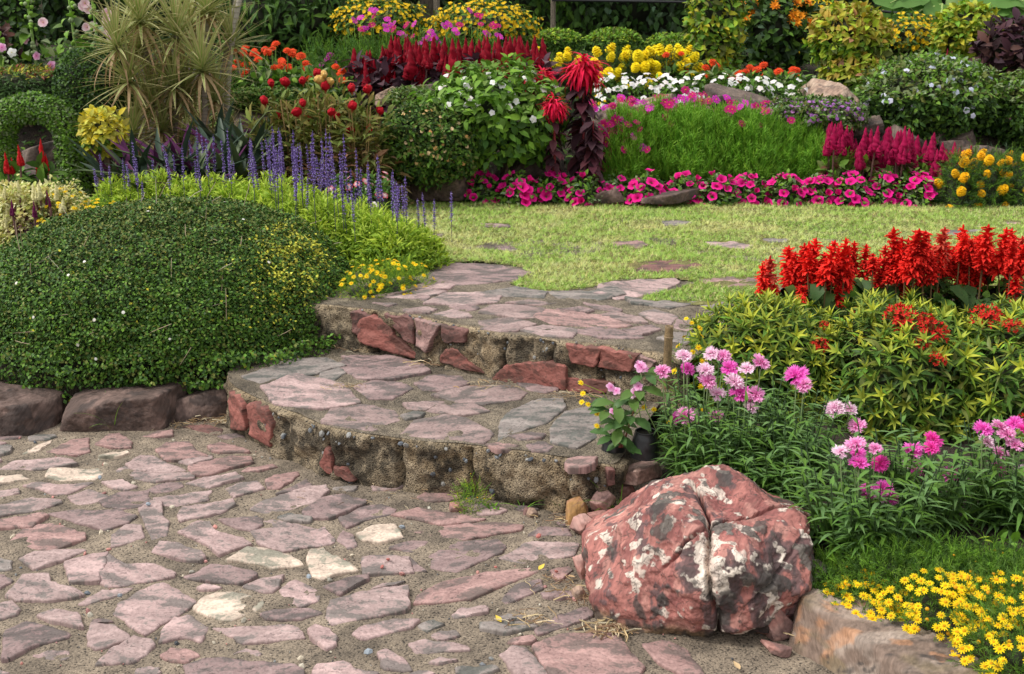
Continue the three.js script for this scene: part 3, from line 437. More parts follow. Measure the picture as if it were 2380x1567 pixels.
{
  const planes = [[0.08, 0.14, 0.985, 0.21], [0.0, 0.985, 0.17, 0.145], [-0.72, 0.62, 0.3, 0.205], [-1, 0.05, 0.1, 0.285], [0.95, 0.2, 0.24, 0.215], [0.05, 0.3, -0.95, 0.31], [-0.55, 0.2, 0.8, 0.225], [0, -1, 0, 0.14], [0.62, -0.1, 0.78, 0.25], [-0.25, 0.85, -0.45, 0.205], [-0.42, 0.78, 0.44, 0.178], [0.5, 0.83, -0.25, 0.195], [-0.5, 0.8, -0.25, 0.19]];
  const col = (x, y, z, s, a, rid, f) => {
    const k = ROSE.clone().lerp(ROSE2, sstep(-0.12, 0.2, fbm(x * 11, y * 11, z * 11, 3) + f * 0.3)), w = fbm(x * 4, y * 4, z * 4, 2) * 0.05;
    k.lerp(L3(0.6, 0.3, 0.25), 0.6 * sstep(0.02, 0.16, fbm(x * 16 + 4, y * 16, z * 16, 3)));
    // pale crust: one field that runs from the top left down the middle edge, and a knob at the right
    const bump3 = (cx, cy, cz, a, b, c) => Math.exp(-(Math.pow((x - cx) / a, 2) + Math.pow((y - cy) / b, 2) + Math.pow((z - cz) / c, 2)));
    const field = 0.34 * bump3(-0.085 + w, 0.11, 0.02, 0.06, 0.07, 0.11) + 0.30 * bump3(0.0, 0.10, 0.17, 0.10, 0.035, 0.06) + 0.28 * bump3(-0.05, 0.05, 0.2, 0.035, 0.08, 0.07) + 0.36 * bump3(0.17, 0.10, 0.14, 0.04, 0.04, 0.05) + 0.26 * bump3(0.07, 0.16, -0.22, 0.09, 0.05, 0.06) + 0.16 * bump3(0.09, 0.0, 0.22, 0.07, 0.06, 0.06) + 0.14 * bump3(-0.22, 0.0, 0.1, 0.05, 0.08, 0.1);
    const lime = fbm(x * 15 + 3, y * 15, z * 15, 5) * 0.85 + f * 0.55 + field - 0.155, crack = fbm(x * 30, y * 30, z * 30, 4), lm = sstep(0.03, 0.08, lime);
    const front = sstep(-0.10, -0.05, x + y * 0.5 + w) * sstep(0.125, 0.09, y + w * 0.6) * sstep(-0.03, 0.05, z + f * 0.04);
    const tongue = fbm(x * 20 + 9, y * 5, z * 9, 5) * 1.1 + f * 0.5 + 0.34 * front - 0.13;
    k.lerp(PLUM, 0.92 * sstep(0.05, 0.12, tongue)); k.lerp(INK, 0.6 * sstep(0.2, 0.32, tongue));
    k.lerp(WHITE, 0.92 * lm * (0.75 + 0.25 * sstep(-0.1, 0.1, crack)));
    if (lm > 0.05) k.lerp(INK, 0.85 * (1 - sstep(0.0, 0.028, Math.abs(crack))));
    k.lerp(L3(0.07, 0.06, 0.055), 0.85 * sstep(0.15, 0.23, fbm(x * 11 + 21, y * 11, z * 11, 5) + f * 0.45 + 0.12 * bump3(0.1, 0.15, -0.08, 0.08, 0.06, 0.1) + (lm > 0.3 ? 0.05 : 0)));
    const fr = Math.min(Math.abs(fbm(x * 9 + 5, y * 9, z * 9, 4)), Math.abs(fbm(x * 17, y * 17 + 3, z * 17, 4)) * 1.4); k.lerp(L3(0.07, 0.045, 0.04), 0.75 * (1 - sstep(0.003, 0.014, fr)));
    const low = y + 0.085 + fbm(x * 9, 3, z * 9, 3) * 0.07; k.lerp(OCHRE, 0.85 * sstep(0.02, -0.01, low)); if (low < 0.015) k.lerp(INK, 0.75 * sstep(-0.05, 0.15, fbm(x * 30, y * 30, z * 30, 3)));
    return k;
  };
  const hew = (x, y, z) => {      // long fissure, hollow in the top, knobs, undercut foot
    const B = (cx, cy, cz, a, b, c) => Math.exp(-(Math.pow((x - cx) / a, 2) + Math.pow((y - cy) / b, 2) + Math.pow((z - cz) / c, 2))), w = fbm(x * 4, y * 4, z * 4, 2) * 0.05, f = fbm(x * 38, y * 38, z * 38, 2) * 0.012;
    const d1 = Math.abs(x + 0.03 + 0.18 * y + w * 1.6 + f), d2 = Math.abs(z - 0.06 + 0.5 * x + w * 2 + f), d3 = Math.abs(y + 0.02 - 0.6 * x + w * 2 + f);
    return -0.034 * Math.exp(-Math.pow(d1 / 0.006, 2)) * sstep(-0.12, -0.04, z) - 0.016 * Math.exp(-Math.pow(d2 / 0.006, 2)) * sstep(0.03, 0.08, y) - 0.012 * Math.exp(-Math.pow(d3 / 0.005, 2)) * sstep(0.05, 0.12, z) * sstep(0.0, 0.06, x)
      - 0.040 * B(0.06, 0.14, 0.0, 0.09, 0.06, 0.07) + 0.022 * B(0.17, 0.11, 0.13, 0.045, 0.04, 0.05) + 0.026 * B(-0.09, 0.12, 0.03, 0.05, 0.05, 0.1) + 0.018 * B(0.03, 0.1, 0.19, 0.08, 0.03, 0.05) - 0.016 * B(-0.16, 0.02, 0.13, 0.05, 0.09, 0.05) - 0.012 * sstep(-0.03, -0.1, y) - 0.03 * B(0.12, -0.02, 0.22, 0.06, 0.06, 0.05);
  };
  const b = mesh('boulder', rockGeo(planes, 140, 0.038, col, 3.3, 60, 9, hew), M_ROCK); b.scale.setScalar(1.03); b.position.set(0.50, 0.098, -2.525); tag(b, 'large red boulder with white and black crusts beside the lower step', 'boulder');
}
const rock = (label, cat, pos, size, ry, col, group, opt = {}) => { const g = rockGeo(boxPlanes(size[0] / 2, size[1] / 2, size[2] / 2, opt.k ?? 0.22), opt.detail ?? 26, opt.rough ?? Math.min(...size) * 0.16, rockCols[col], R() * 40, opt.pw ?? 30, 4); const o = mesh(opt.name ?? 'rock', g, M_ROCK); o.position.copy(pos); o.rotation.set(opt.rx ?? 0, ry, opt.rz ?? 0); return tag(o, label, cat, group); };
rs(55);
{
  const grain = (x, y, z, s, a, rid, f) => { const k = L3(0.22, 0.155, 0.12).lerp(L3(0.36, 0.285, 0.235), sstep(-0.15, 0.2, fbm(x * 5, y * 20, z * 16, 4))); k.lerp(L3(0.52, 0.25, 0.12), 0.6 * sstep(0.2, 0.27, fbm(x * 7 + 2, y * 7, z * 9, 4))); k.lerp(L3(0.2, 0.15, 0.09), 0.85 * sstep(0.02, 0.14, fbm(x * 5, y * 8, z * 5 + 7, 4) + 0.2 * sstep(0.075, 0.04, y) - 0.08)); return k.lerp(INK, 0.7 * sstep(0.16, 0.26, fbm(x * 8, y * 30, z * 26, 3))); };
  const P = [[0.02, 1, 0.06, 0.085], [0, -1, 0, 0.14], [-0.86, 0.42, 0.51, 0.150], [1, 0, 0, 0.6], [0, 0.2, 1, 0.5], [0.36, 0.1, -0.93, 0.19], [-0.95, 0.2, -0.3, 0.36]];
  const o = mesh('rock', rockGeo(P, 80, 0.024, grain, 8.1, 36, 0), M_ROCK); o.position.set(0.95, 0.0, -2.08); tag(o, 'long brown layered rock with orange veins under the yellow daisies', 'rock');
}
// rocks that edge the bed under the clipped dome
rock('long dark brown edging rock below the clipped dome bush', 'rock', onY(255, 1000, 0).add(V3(0, 0.025, -0.1)), [0.56, 0.15, 0.22], 0.04, 'brown', null, { detail: 40, rough: 0.026, k: 0.1 });
rock('dark brown edging rock with white lime spots at the left frame edge', 'rock', onY(15, 1010, 0).add(V3(-0.05, 0.03, -0.09)), [0.36, 0.16, 0.2], 0.1, 'brown', null, { detail: 36, rough: 0.026 });
rock('shadowed brown rock between long edging rock and lower step', 'rock', onY(455, 975, 0).add(V3(0.02, 0.01, -0.1)), [0.36, 0.14, 0.2], 0.42, 'brown', null, { detail: 36, rough: 0.024 });
// rubble between the step and the boulder
for (const [label, px, py, h, s, ry, col, rz] of [['flat pink slab leaning on rubble beside the black nursery bag', 1482, 1098, 0.105, [0.145, 0.034, 0.085], 0.35, 'pinkish', 0.12], ['ochre and red block at the right foot of the lower step', 1342, 1188, 0.03, [0.062, 0.05, 0.05], 0.3, 'ochre', 0.1], ['small red lump between ochre block and boulder', 1358, 1222, 0.02, [0.055, 0.045, 0.045], 0.9, 'red', 0.3],
  ['red lump below the flat pink slab', 1402, 1168, 0.05, [0.06, 0.06, 0.05], 1.2, 'red', 0.3], ['angular red chunk touching the left side of the boulder', 1357, 1322, 0.025, [0.034, 0.06, 0.03], 0.4, 'red', 0.15], ['thin dark red flake lying between boulder and long rock', 1805, 1508, 0.012, [0.075, 0.016, 0.03], -0.3, 'red', -0.1], ['red stone wedged at the right foot of the boulder', 1850, 1400, 0.05, [0.07, 0.07, 0.06], 0.5, 'red', 0.2],
  ['grey-pink wedge stone right of the boulder', 1800, 1440, 0.04, [0.05, 0.085, 0.04], 0.5, 'red', 0.4], ['pinkish stone half buried behind the wedge stones', 1880, 1345, 0.1, [0.09, 0.05, 0.06], 0.2, 'grey', 0], ['small red stone beside the ochre block', 1395, 1205, 0.03, [0.05, 0.035, 0.04], 0.7, 'red', 0.2], ['reddish stone under the flat slab', 1440, 1140, 0.05, [0.1, 0.05, 0.07], 0.7, 'red', 0.2],
  ['small brown stone at the left foot of the boulder', 1345, 1380, 0.01, [0.03, 0.03, 0.028], 0.7, 'tan', 0.2], ['small reddish stone at the step foot by the fine weed', 1062, 1180, 0.008, [0.05, 0.02, 0.025], 0.1, 'red', 0], ['tiny pink stone right of the fine weed', 1225, 1190, 0.006, [0.02, 0.018, 0.018], 0.1, 'red', 0], ['rounded brown stone right of the fine weed', 1238, 1194, 0.008, [0.03, 0.02, 0.022], 0.3, 'tan', 0]])
  rock(label, 'stone', onY(px, py, h), s, ry, col, null, { name: 'loose_stone', detail: 20, rz, rough: Math.min(...s) * 0.12, pw: 44, k: 0.35 });
// rocks of the bank
for (const [label, px, py, w, hh, d, col] of [['long dark red rock edging the lawn below the dark clipped shrub', 1022, 434, 165, 50, 6.42, 'brown'], ['flat dark rock lying in the petunia row near its middle', 1405, 458, 140, 9, 6.36, 'brown'], ['low purplish rock in the petunia row, right of the flatter one', 1542, 460, 150, 12, 6.28, 'brown'], ['grey rock at right end of the petunia row', 2195, 447, 100, 26, 6.4, 'grey'], ['pale slab ledge behind the red amaranth', 1430, 262, 110, 24, 6.95, 'tan'],
  ['flat tan ledge stone above the magenta cosmos', 1500, 250, 170, 26, 7.05, 'tan'], ['dark ledge rock above the cosmos, left of the lavender flowers', 1755, 256, 170, 34, 7.05, 'dark'], ['dark ledge rock in the middle above the cosmos', 1625, 258, 150, 30, 7.05, 'dark'], ['rounded tan boulder behind the lavender flowered ground cover', 1935, 228, 130, 38, 7.15, 'tan'], ['dark small rock left in the wall behind the crimson spikes', 2020, 296, 90, 26, 7.0, 'dark'], ['large brown rock in the wall behind the crimson spikes', 2095, 328, 130, 44, 7.0, 'dark'],
  ['dark rock high in the wall below the plumbago shrub', 2165, 322, 90, 26, 7.05, 'dark'], ['dark rock right in the wall below the plumbago shrub', 2215, 350, 100, 36, 6.95, 'dark'], ['low dark rock above the golden marigolds', 2295, 360, 120, 18, 6.85, 'dark'], ['flat rock in the wall left of the low dark rock', 2230, 326, 80, 18, 7.0, 'dark'], ['small pale rock under the crimson plume bed', 905, 226, 60, 30, 7.05, 'tan'], ['dark rock behind the white flowering shrub', 985, 232, 120, 50, 7.05, 'dark'],
  ['dark rock behind the cockscomb, upper one', 592, 248, 90, 40, 7.0, 'dark'], ['dark rock behind the cockscomb, lower one', 600, 290, 110, 40, 6.9, 'dark'], ['brown wall rock seen under the topiary arch', 75, 415, 150, 40, 6.6, 'dark'], ['dark wall rock behind the topiary arch', 110, 365, 160, 40, 6.8, 'dark'], ['brown rock in shade below the white flowering shrub', 1240, 390, 160, 60, 6.75, 'dark'], ['dark rock in the wall right of the amaranth', 1420, 300, 120, 60, 6.95, 'dark']]) {
  const k = mpp(py, d), p = atD(px, py, d); rock(label, 'rock', p, [w * k, Math.max(hh, 16) * k * 1.1, w * k * 0.5], rr(-0.25, 0.25), col, null, { detail: 24, rough: Math.max(0.02, hh * k * 0.24), k: 0.45, pw: 24, rz: rr(-0.12, 0.12) });
}
// ---------------------------------------------------------------- leaves
const one = C(0xffffff), UP = V3(0, 1, 0);
const I4 = new THREE.Matrix4();
const leafGeo = (wid, seg, bend, fold, prof, flat = false, ca = one, cb = one, cm = null) => new MB().blade(I4, { len: 1, wid, seg, bend, fold, prof, flat, ca, cb, cm }).build();
const pOval = (t) => Math.sin(Math.PI * Math.pow(t, 0.8)), pLance = (t) => Math.sin(Math.PI * Math.pow(t, 0.6)), pHeart = (t) => Math.pow(Math.sin(Math.PI * Math.pow(t, 0.48)), 0.8), pNeedle = (t) => 1 - 0.75 * t, pSpoon = (t) => Math.sin(Math.PI * Math.pow(t, 1.3));
const LEAF = {
  round: leafGeo(0.36, 2, 0.5, 0.25, pOval), oval: leafGeo(0.25, 3, 0.7, 0.25, pOval), lance: leafGeo(0.13, 3, 0.9, 0.3, pLance), heart: leafGeo(0.40, 4, 1.1, 0.2, pHeart), needle: leafGeo(0.03, 2, 0.7, 0, pNeedle, true), spoon: leafGeo(0.22, 4, 0.9, 0.25, pSpoon),
  strap: leafGeo(0.05, 4, 1.2, 0.35, (t) => t < 0.1 ? 0.6 + 4 * t : Math.pow(1 - t, 0.6) + 0.05), stiff: leafGeo(0.085, 4, 0.25, 0.5, (t) => t < 0.15 ? 0.7 + 2 * t : Math.pow(1 - t, 0.55)),
};
{ // a spray of thread-thin leaflets, one copy stands for a feathery shoot
  rs(71); const m = new MB();
  for (let k = 0; k < 16; k++) { const t = k / 16, y = t * 0.9, a = R() * 6.28, l = (1 - t * 0.6) * rr(0.25, 0.45); m.blade(MX(V3(0, 0, y), 0, 0, 1).multiply(new THREE.Matrix4().makeRotationZ(a)).multiply(new THREE.Matrix4().makeRotationX(-rr(0.3, 1.0))), { len: l, wid: 0.016, seg: 2, bend: rr(-0.5, 0.9), fold: 0, flat: true, ca: L3(0.85, 0.85, 0.85), cb: L3(1.2, 1.2, 1.2), prof: pNeedle }); }
  m.blade(I4, { len: 0.95, wid: 0.015, seg: 2, fold: 0, flat: true, ca: one, cb: one, prof: pNeedle });
  LEAF.feather = m.build();
}
const M_LEAF = leafMat({ vertexColors: true }), M_GLOSS = leafMat({ vertexColors: true, roughness: 0.45, transmission: 0.22 }), M_STEM = std({ vertexColors: true, roughness: 0.8 }), M_CORE = std({ color: L3(0.022, 0.026, 0.012) });  // M_CORE: near-black fill, the shade inside foliage put into its colour
const leafMatA = leafMat({ color: L3(0.075, 0.15, 0.045), roughness: 0.5 }), leafMatB = leafMat({ color: L3(0.12, 0.22, 0.05), roughness: 0.45 }), leafMatC = leafMat({ color: L3(0.09, 0.19, 0.055), roughness: 0.4 });
const M_PETAL = leafMat({ vertexColors: true, roughness: 0.7, transmission: 0.25, specularIntensity: 0.25 });
const petalTints = [one, L3(0.86, 0.84, 0.88), L3(1.0, 0.93, 0.95)].map((c) => leafMat({ color: c, vertexColors: true, roughness: 0.7, transmission: 0.25, specularIntensity: 0.25 }));
const G = { deep: L3(0.036, 0.082, 0.017), dark: L3(0.060, 0.135, 0.024), mid: L3(0.118, 0.24, 0.030), fresh: L3(0.19, 0.37, 0.038), lime: L3(0.42, 0.57, 0.045), olive: L3(0.16, 0.19, 0.045), blue: L3(0.075, 0.13, 0.065), gold: L3(0.48, 0.46, 0.035), yellow: L3(0.72, 0.62, 0.05), plum: L3(0.075, 0.03, 0.045), bronze: L3(0.13, 0.06, 0.05), pale: L3(0.25, 0.33, 0.16), straw: L3(0.42, 0.36, 0.16), twig: L3(0.16, 0.11, 0.075) };

const rdir = (yMin = -1) => { for (;;) { const v = V3(rr(-1, 1), rr(-1, 1), rr(-1, 1)), l = v.length(); if (l < 1 && l > 0.1 && v.y / l > yMin) return v.divideScalar(l); } };
function leafCloud(o) {
  const { rx, ry, rz, cy = 0, n, size, pal, out = 0.6, up = 0.35, rnd = 0.7, shell = 0.35, lump = 0.12, yMin = -0.25, p = 2, flatN = 0.6, lf = 2.6, back = 0.45, vl = 0.22 } = o, it = [], s0 = R() * 40;
  for (let k = 0; k < n; k++) {
    const d = rdir(yMin), q = p === 2 ? 1 : Math.pow(Math.pow(Math.abs(d.x), p) + Math.pow(Math.abs(d.y), p) + Math.pow(Math.abs(d.z), p), -1 / p);
    const nn = V3(Math.sign(d.x) * Math.pow(Math.abs(d.x), p - 1) / rx, Math.sign(d.y) * Math.pow(Math.abs(d.y), p - 1) / ry, Math.sign(d.z) * Math.pow(Math.abs(d.z), p - 1) / rz).normalize();
    if (nn.z < -0.3 && R() > back) continue;
    const f = (1 + lump * 2 * fbm(d.x * lf + s0, d.y * lf, d.z * lf, 3)) * q * (1 - shell * R() * R());
    const pos = V3(d.x * rx * f, d.y * ry * f + cy, d.z * rz * f), r1 = rdir(), r2 = rdir();
    const dir = nn.clone().multiplyScalar(out).addScaledVector(r1, rnd).addScaledVector(UP, up), nrm = nn.clone().multiplyScalar(1 - flatN * 0.5).addScaledVector(UP, flatN).addScaledVector(r2, 0.5);
    const col = typeof pal === 'function' ? pal(pos, nn) : pick(pal);
    it.push({ m: basis(pos, dir, nrm, rr(size[0], size[1])), c: vary(col, 0.03, 0, vl), p: pos, n: nn });
  }
  return it;
}
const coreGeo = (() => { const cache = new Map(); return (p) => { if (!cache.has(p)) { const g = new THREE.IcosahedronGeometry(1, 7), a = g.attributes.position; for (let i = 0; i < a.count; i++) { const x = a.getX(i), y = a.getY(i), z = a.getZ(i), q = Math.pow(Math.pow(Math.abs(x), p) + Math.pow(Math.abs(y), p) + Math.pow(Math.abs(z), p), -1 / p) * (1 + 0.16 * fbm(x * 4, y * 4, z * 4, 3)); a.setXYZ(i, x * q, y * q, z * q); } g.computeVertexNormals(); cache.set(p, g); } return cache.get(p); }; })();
function core(parent, rx, ry, rz, cy, p = 2) { const m = mesh('shade_core', coreGeo(p), M_CORE, parent); m.scale.set(rx, ry, rz); m.position.y = cy; return m; }  // solid blob that stops see-through, no twigs; inner shade is its dark colour
// a few stems from the ground into a crown
function stems(parent, n, rx, h, r, col, rz = rx) { const m = new MB(); for (let k = 0; k < n; k++) { const a = R() * 6.28, q = Math.sqrt(R()); m.tube([V3(Math.cos(a) * rx * q * 0.25, -0.02, Math.sin(a) * rz * q * 0.25), V3(Math.cos(a) * rx * q * 0.6, h * 0.5, Math.sin(a) * rz * q * 0.6), V3(Math.cos(a) * rx * q, h, Math.sin(a) * rz * q)], r, r * 0.5, 5, col, col); } return mesh('stem', m.build(), M_STEM, parent); }

// ---------------------------------------------------------------- flowers, face up +y
const Q = (M, f) => { f(M); };
const FL = {};
function ringPetals(m, n, len, wid, tilt, y, ca, cb, o = {}) { for (let k = 0; k < n; k++) { const a = (k + (o.off ?? 0)) / n * 6.2832 + rr(-0.06, 0.06), M = MX(V3(0, y, 0), a, 0, 1).multiply(new THREE.Matrix4().makeRotationX(-tilt + rr(-0.08, 0.08))).multiply(new THREE.Matrix4().makeTranslation(0, 0, o.r0 ?? 0.06)); m.blade(M, { len: len * rr(0.9, 1.08), wid, seg: o.seg ?? 3, bend: o.bend ?? 0.3, fold: o.fold ?? 0.1, ca, cb, prof: o.prof ?? pSpoon, flat: o.flat }); } return m; }
rs(81);
const several = (n, f) => Array.from({ length: n }, (_, k) => f(k).build());
FL.daisy = several(3, () => ringPetals(new MB(), 11, 0.86, 0.17, rr(0.05, 0.25), 0.02, L3(0.88, 0.60, 0.008), L3(0.93, 0.70, 0.012), { seg: 2, prof: (t) => 0.5 + 0.5 * Math.sin(Math.PI * Math.pow(t, 1.6)), r0: 0.12 }).ball(V3(0, 0.08, 0), 0.3, 0.2, 0.3, L3(0.85, 0.43, 0.01), 7, 4, 0.1));
FL.bud = several(1, () => new MB().ball(V3(0, 0, 0), 0.4, 0.34, 0.4, L3(0.8, 0.42, 0.02), 7, 4, 0.06).ball(V3(0, -0.3, 0), 0.3, 0.28, 0.3, L3(0.2, 0.26, 0.05), 6, 3));
FL.cosmos = several(3, () => ringPetals(new MB(), 8, 0.9, 0.3, rr(0.0, 0.3), 0.02, L3(0.36, 0.003, 0.08), L3(0.50, 0.005, 0.17), { seg: 3, prof: (t) => Math.pow(t, 0.55) * (t > 0.9 ? 0.75 : 1), r0: 0.1 }).ball(V3(0, 0.06, 0), 0.17, 0.13, 0.17, L3(0.85, 0.45, 0.02), 6, 4, 0.1));
FL.cosmosViolet = several(2, () => ringPetals(new MB(), 8, 0.9, 0.3, rr(0.1, 0.4), 0.02, L3(0.5, 0.02, 0.35), L3(0.62, 0.04, 0.46), { seg: 3, prof: (t) => Math.pow(t, 0.55), r0: 0.1 }).ball(V3(0, 0.06, 0), 0.17, 0.13, 0.17, L3(0.8, 0.45, 0.02), 6, 4, 0.1));
const vinca = (ca, cb, eye) => several(2, () => ringPetals(new MB(), 5, 0.92, 0.46, rr(0, 0.15), 0.02, ca, cb, { seg: 3, prof: (t) => Math.pow(Math.sin(Math.PI * (0.12 + 0.8 * t)), 0.8), r0: 0.04, fold: 0.05 }).ball(V3(0, 0.03, 0), 0.12, 0.06, 0.12, eye, 5, 3));
FL.vincaWhite = vinca(L3(0.80, 0.80, 0.76), L3(0.86, 0.87, 0.86), L3(0.7, 0.62, 0.2)); FL.vincaPink = vinca(L3(0.75, 0.22, 0.50), L3(0.84, 0.52, 0.74), L3(0.5, 0.03, 0.2)); FL.vincaRed = vinca(L3(0.80, 0.7, 0.7), L3(0.62, 0.015, 0.05), L3(0.8, 0.75, 0.6)); FL.blue5 = vinca(L3(0.62, 0.68, 0.84), L3(0.70, 0.76, 0.88), L3(0.5, 0.5, 0.7));
FL.hollyhock = several(2, () => ringPetals(new MB(), 5, 0.92, 0.62, 0.5, 0, L3(0.72, 0.36, 0.46), L3(0.86, 0.72, 0.74), { seg: 3, prof: (t) => Math.pow(Math.sin(Math.PI * (0.1 + 0.8 * t)), 0.7), r0: 0.03, bend: 0.5, fold: 0.1 }).ball(V3(0, 0.2, 0), 0.1, 0.2, 0.1, L3(0.8, 0.7, 0.25), 5, 4));
FL.zinnia = several(3, () => { const m = new MB(), a = L3(0.62, 0.035, 0.008), b = L3(0.80, 0.085, 0.012); ringPetals(m, 13, 0.9, 0.2, 0.02, 0, a, b, { seg: 2, bend: 0.25 }); ringPetals(m, 11, 0.68, 0.19, 0.3, 0.08, a, b, { seg: 2, off: 0.4 }); ringPetals(m, 8, 0.44, 0.16, 0.65, 0.14, a, b, { seg: 2 }); return m.ball(V3(0, 0.18, 0), 0.16, 0.12, 0.16, L3(0.6, 0.12, 0.015), 6, 3, 0.15); });
const pom = (ca, cb) => several(3, () => { const m = new MB(); for (let r = 0; r < 5; r++) ringPetals(m, 13 - r * 2, 0.86 - r * 0.13, 0.2, -0.25 + r * 0.36, -0.12 + r * 0.13, ca, cb, { seg: 2, off: r * 0.37, bend: 0.7, prof: (t) => 0.55 + 0.45 * t, r0: 0.12 }); return m.ball(V3(0, 0.28, 0), 0.42, 0.3, 0.42, cb, 9, 5, 0.22); });
FL.marigoldLemon = pom(L3(0.88, 0.70, 0.006), L3(0.92, 0.78, 0.01)); FL.marigoldGold = pom(L3(0.80, 0.40, 0.004), L3(0.90, 0.52, 0.008));
FL.petunia = several(5, (v) => {
  const cl = [0, 0, 0.12, 0.35, 0.8][v], m = new MB(), n = 20, rows = [], th = L3(0.55, 0.0, 0.16), b = L3(0.78, 0.005, 0.24), e = L3(0.84, 0.02, 0.33), w = R() * 6;
  for (const [r, y, c] of [[0.1, -0.55, th], [0.24, -0.18, th], [0.6, 0.0, b], [1, 0.02, e]]) { const row = []; for (let k = 0; k < n; k++) { const a = k / n * 6.2832, lobe = 1 - 0.16 * Math.pow(Math.abs(Math.sin(a * 2.5)), 3) * (r > 0.9 ? 1 : 0.3), q = r * lobe; row.push(m.v(Math.cos(a) * q * (1 - cl * 0.55 * (r > 0.9 ? 1 : 0.4)), y + cl * r * 0.6 + (r > 0.5 ? 0.07 * Math.sin(a * 10 + w) * r + 0.09 * Math.sin(a * 3 + w) * r : 0), Math.sin(a) * q * (1 - cl * 0.55 * (r > 0.9 ? 1 : 0.4)), c)); } rows.push(row); }
  for (let j = 0; j < 3; j++) for (let k = 0; k < n; k++) m.q(rows[j][k], rows[j][(k + 1) % n], rows[j + 1][(k + 1) % n], rows[j + 1][k]);
  return m;
});
const pinkFl = (a, b, c) => several(3, () => {
  const m = new MB();
  for (const [r, tilt, y, off, np] of [[1, -0.05, 0, 0, 5], [0.9, 0.22, 0.04, 0.5, 5], [0.62, 0.6, 0.08, 0.2, 4], [0.42, 1.0, 0.1, 0.7, 3]]) for (let k = 0; k < np; k++) {
    const M = MX(V3(0, y, 0), (k + off) / np * 6.2832 + rr(-0.16, 0.16), 0, rr(0.85, 1.08)).multiply(new THREE.Matrix4().makeRotationX(-tilt + rr(-0.28, 0.22))), P = V3(), T = 15, ph = R() * 6, put = (ang, q, up, col) => { P.set(Math.sin(ang) * q, up, Math.cos(ang) * q).applyMatrix4(M); return m.v(P.x, P.y, P.z, col); };
    const c0 = put(0, 0.04, 0, a); let pi = null, pj = null;
    for (let t = 0; t <= T; t++) { const ang = (t / T - 0.5) * 1.25, tooth = t % 2 ? rr(0.96, 1.06) : rr(0.74, 0.86), wv = Math.sin(t * 0.9 + ph) * 0.12 * r, i = put(ang * 0.75, r * 0.55, wv * 0.5, b), j = put(ang, r * tooth * rr(0.94, 1.04), wv + 0.02, c); if (pi !== null) { m.t(c0, pi, i); m.q(pi, pj, j, i); } pi = i; pj = j; }
  }
  m.tube([V3(0, -0.95, 0), V3(0, -0.5, 0), V3(0, 0.02, 0)], 0.13, 0.2, 6, L3(0.12, 0.2, 0.06), L3(0.2, 0.26, 0.1)); return m;
});
FL.pink = [pinkFl(L3(0.72, 0.14, 0.42), L3(0.80, 0.26, 0.56), L3(0.86, 0.46, 0.70)), pinkFl(L3(0.72, 0.05, 0.42), L3(0.80, 0.09, 0.52), L3(0.84, 0.20, 0.62)), pinkFl(L3(0.80, 0.32, 0.56), L3(0.86, 0.55, 0.72), L3(0.88, 0.70, 0.80)), pinkFl(L3(0.72, 0.03, 0.32), L3(0.80, 0.04, 0.40), L3(0.84, 0.10, 0.48))];
// upright plumes of celosia, y from 0 to 1
const plume = (lo, hi, w) => several(4, () => {
  const m = new MB();
  const one1 = (x, z, h, r, tip) => { const nu = 8, nv = 13, rows = []; for (let j = 0; j <= nv; j++) { const t = j / nv, row = [], rad = r * Math.pow(1 - t, 0.75) * (0.55 + 0.45 * Math.sin(Math.min(1, t * 4) * 1.57)), cx = x + ns(t * 2 + x * 9, z, 3) * 0.05 * t; for (let i = 0; i < nu; i++) { const a = (i + (j % 2) * 0.5) / nu * 6.2832, k = rad * rr(0.62, 1.38); row.push(m.v(cx + Math.cos(a) * k, t * h + rr(-0.02, 0.02), z + Math.sin(a) * k, lo.clone().lerp(hi, clamp(R() * 0.7 + t * 0.2, 0, 1)))); } rows.push(row); } for (let j = 0; j < nv; j++) for (let i = 0; i < nu; i++) m.q(rows[j][i], rows[j][(i + 1) % nu], rows[j + 1][(i + 1) % nu], rows[j + 1][i]); };
  one1(0, 0, 1, w); const n = 3 + Math.floor(R() * 3); for (let k = 0; k < n; k++) { const a = R() * 6.28; one1(Math.cos(a) * w * 0.9, Math.sin(a) * w * 0.9, rr(0.3, 0.62), w * 0.55); }
  return m;
});
FL.plumeRed = plume(L3(0.16, 0.001, 0.010), L3(0.37, 0.0015, 0.018), 0.16); FL.plumeMagenta = plume(L3(0.26, 0.002, 0.05), L3(0.48, 0.004, 0.085), 0.14); FL.plumeCream = plume(L3(0.62, 0.58, 0.26), L3(0.80, 0.76, 0.42), 0.2); FL.plumeScarlet = plume(L3(0.40, 0.006, 0.01), L3(0.62, 0.012, 0.014), 0.14); FL.plumePurple = plume(L3(0.12, 0.012, 0.06), L3(0.2, 0.02, 0.1), 0.16);
const comb = (a, b) => several(3, () => { const m = new MB(); m.ball(V3(0, 0.1, 0), 0.95, 0.72, 0.62, a, 18, 9, 0.17); for (let k = 0; k < 10; k++) { const t = R() * 6.28, q = Math.sqrt(R()); m.ball(V3(Math.cos(t) * q * 0.75, 0.42 + 0.3 * (1 - q) + rr(-.1, .1), Math.sin(t) * q * 0.45), 0.3, 0.22, 0.26, b, 7, 4, 0.25); } return m.tube([V3(0, -1.2, 0), V3(0, -0.3, 0)], 0.12, 0.35, 6, L3(0.3, 0.2, 0.08), a); });
FL.combRed = comb(L3(0.42, 0.004, 0.014), L3(0.58, 0.01, 0.025)); FL.combPeach = comb(L3(0.7, 0.42, 0.12), L3(0.8, 0.55, 0.2));
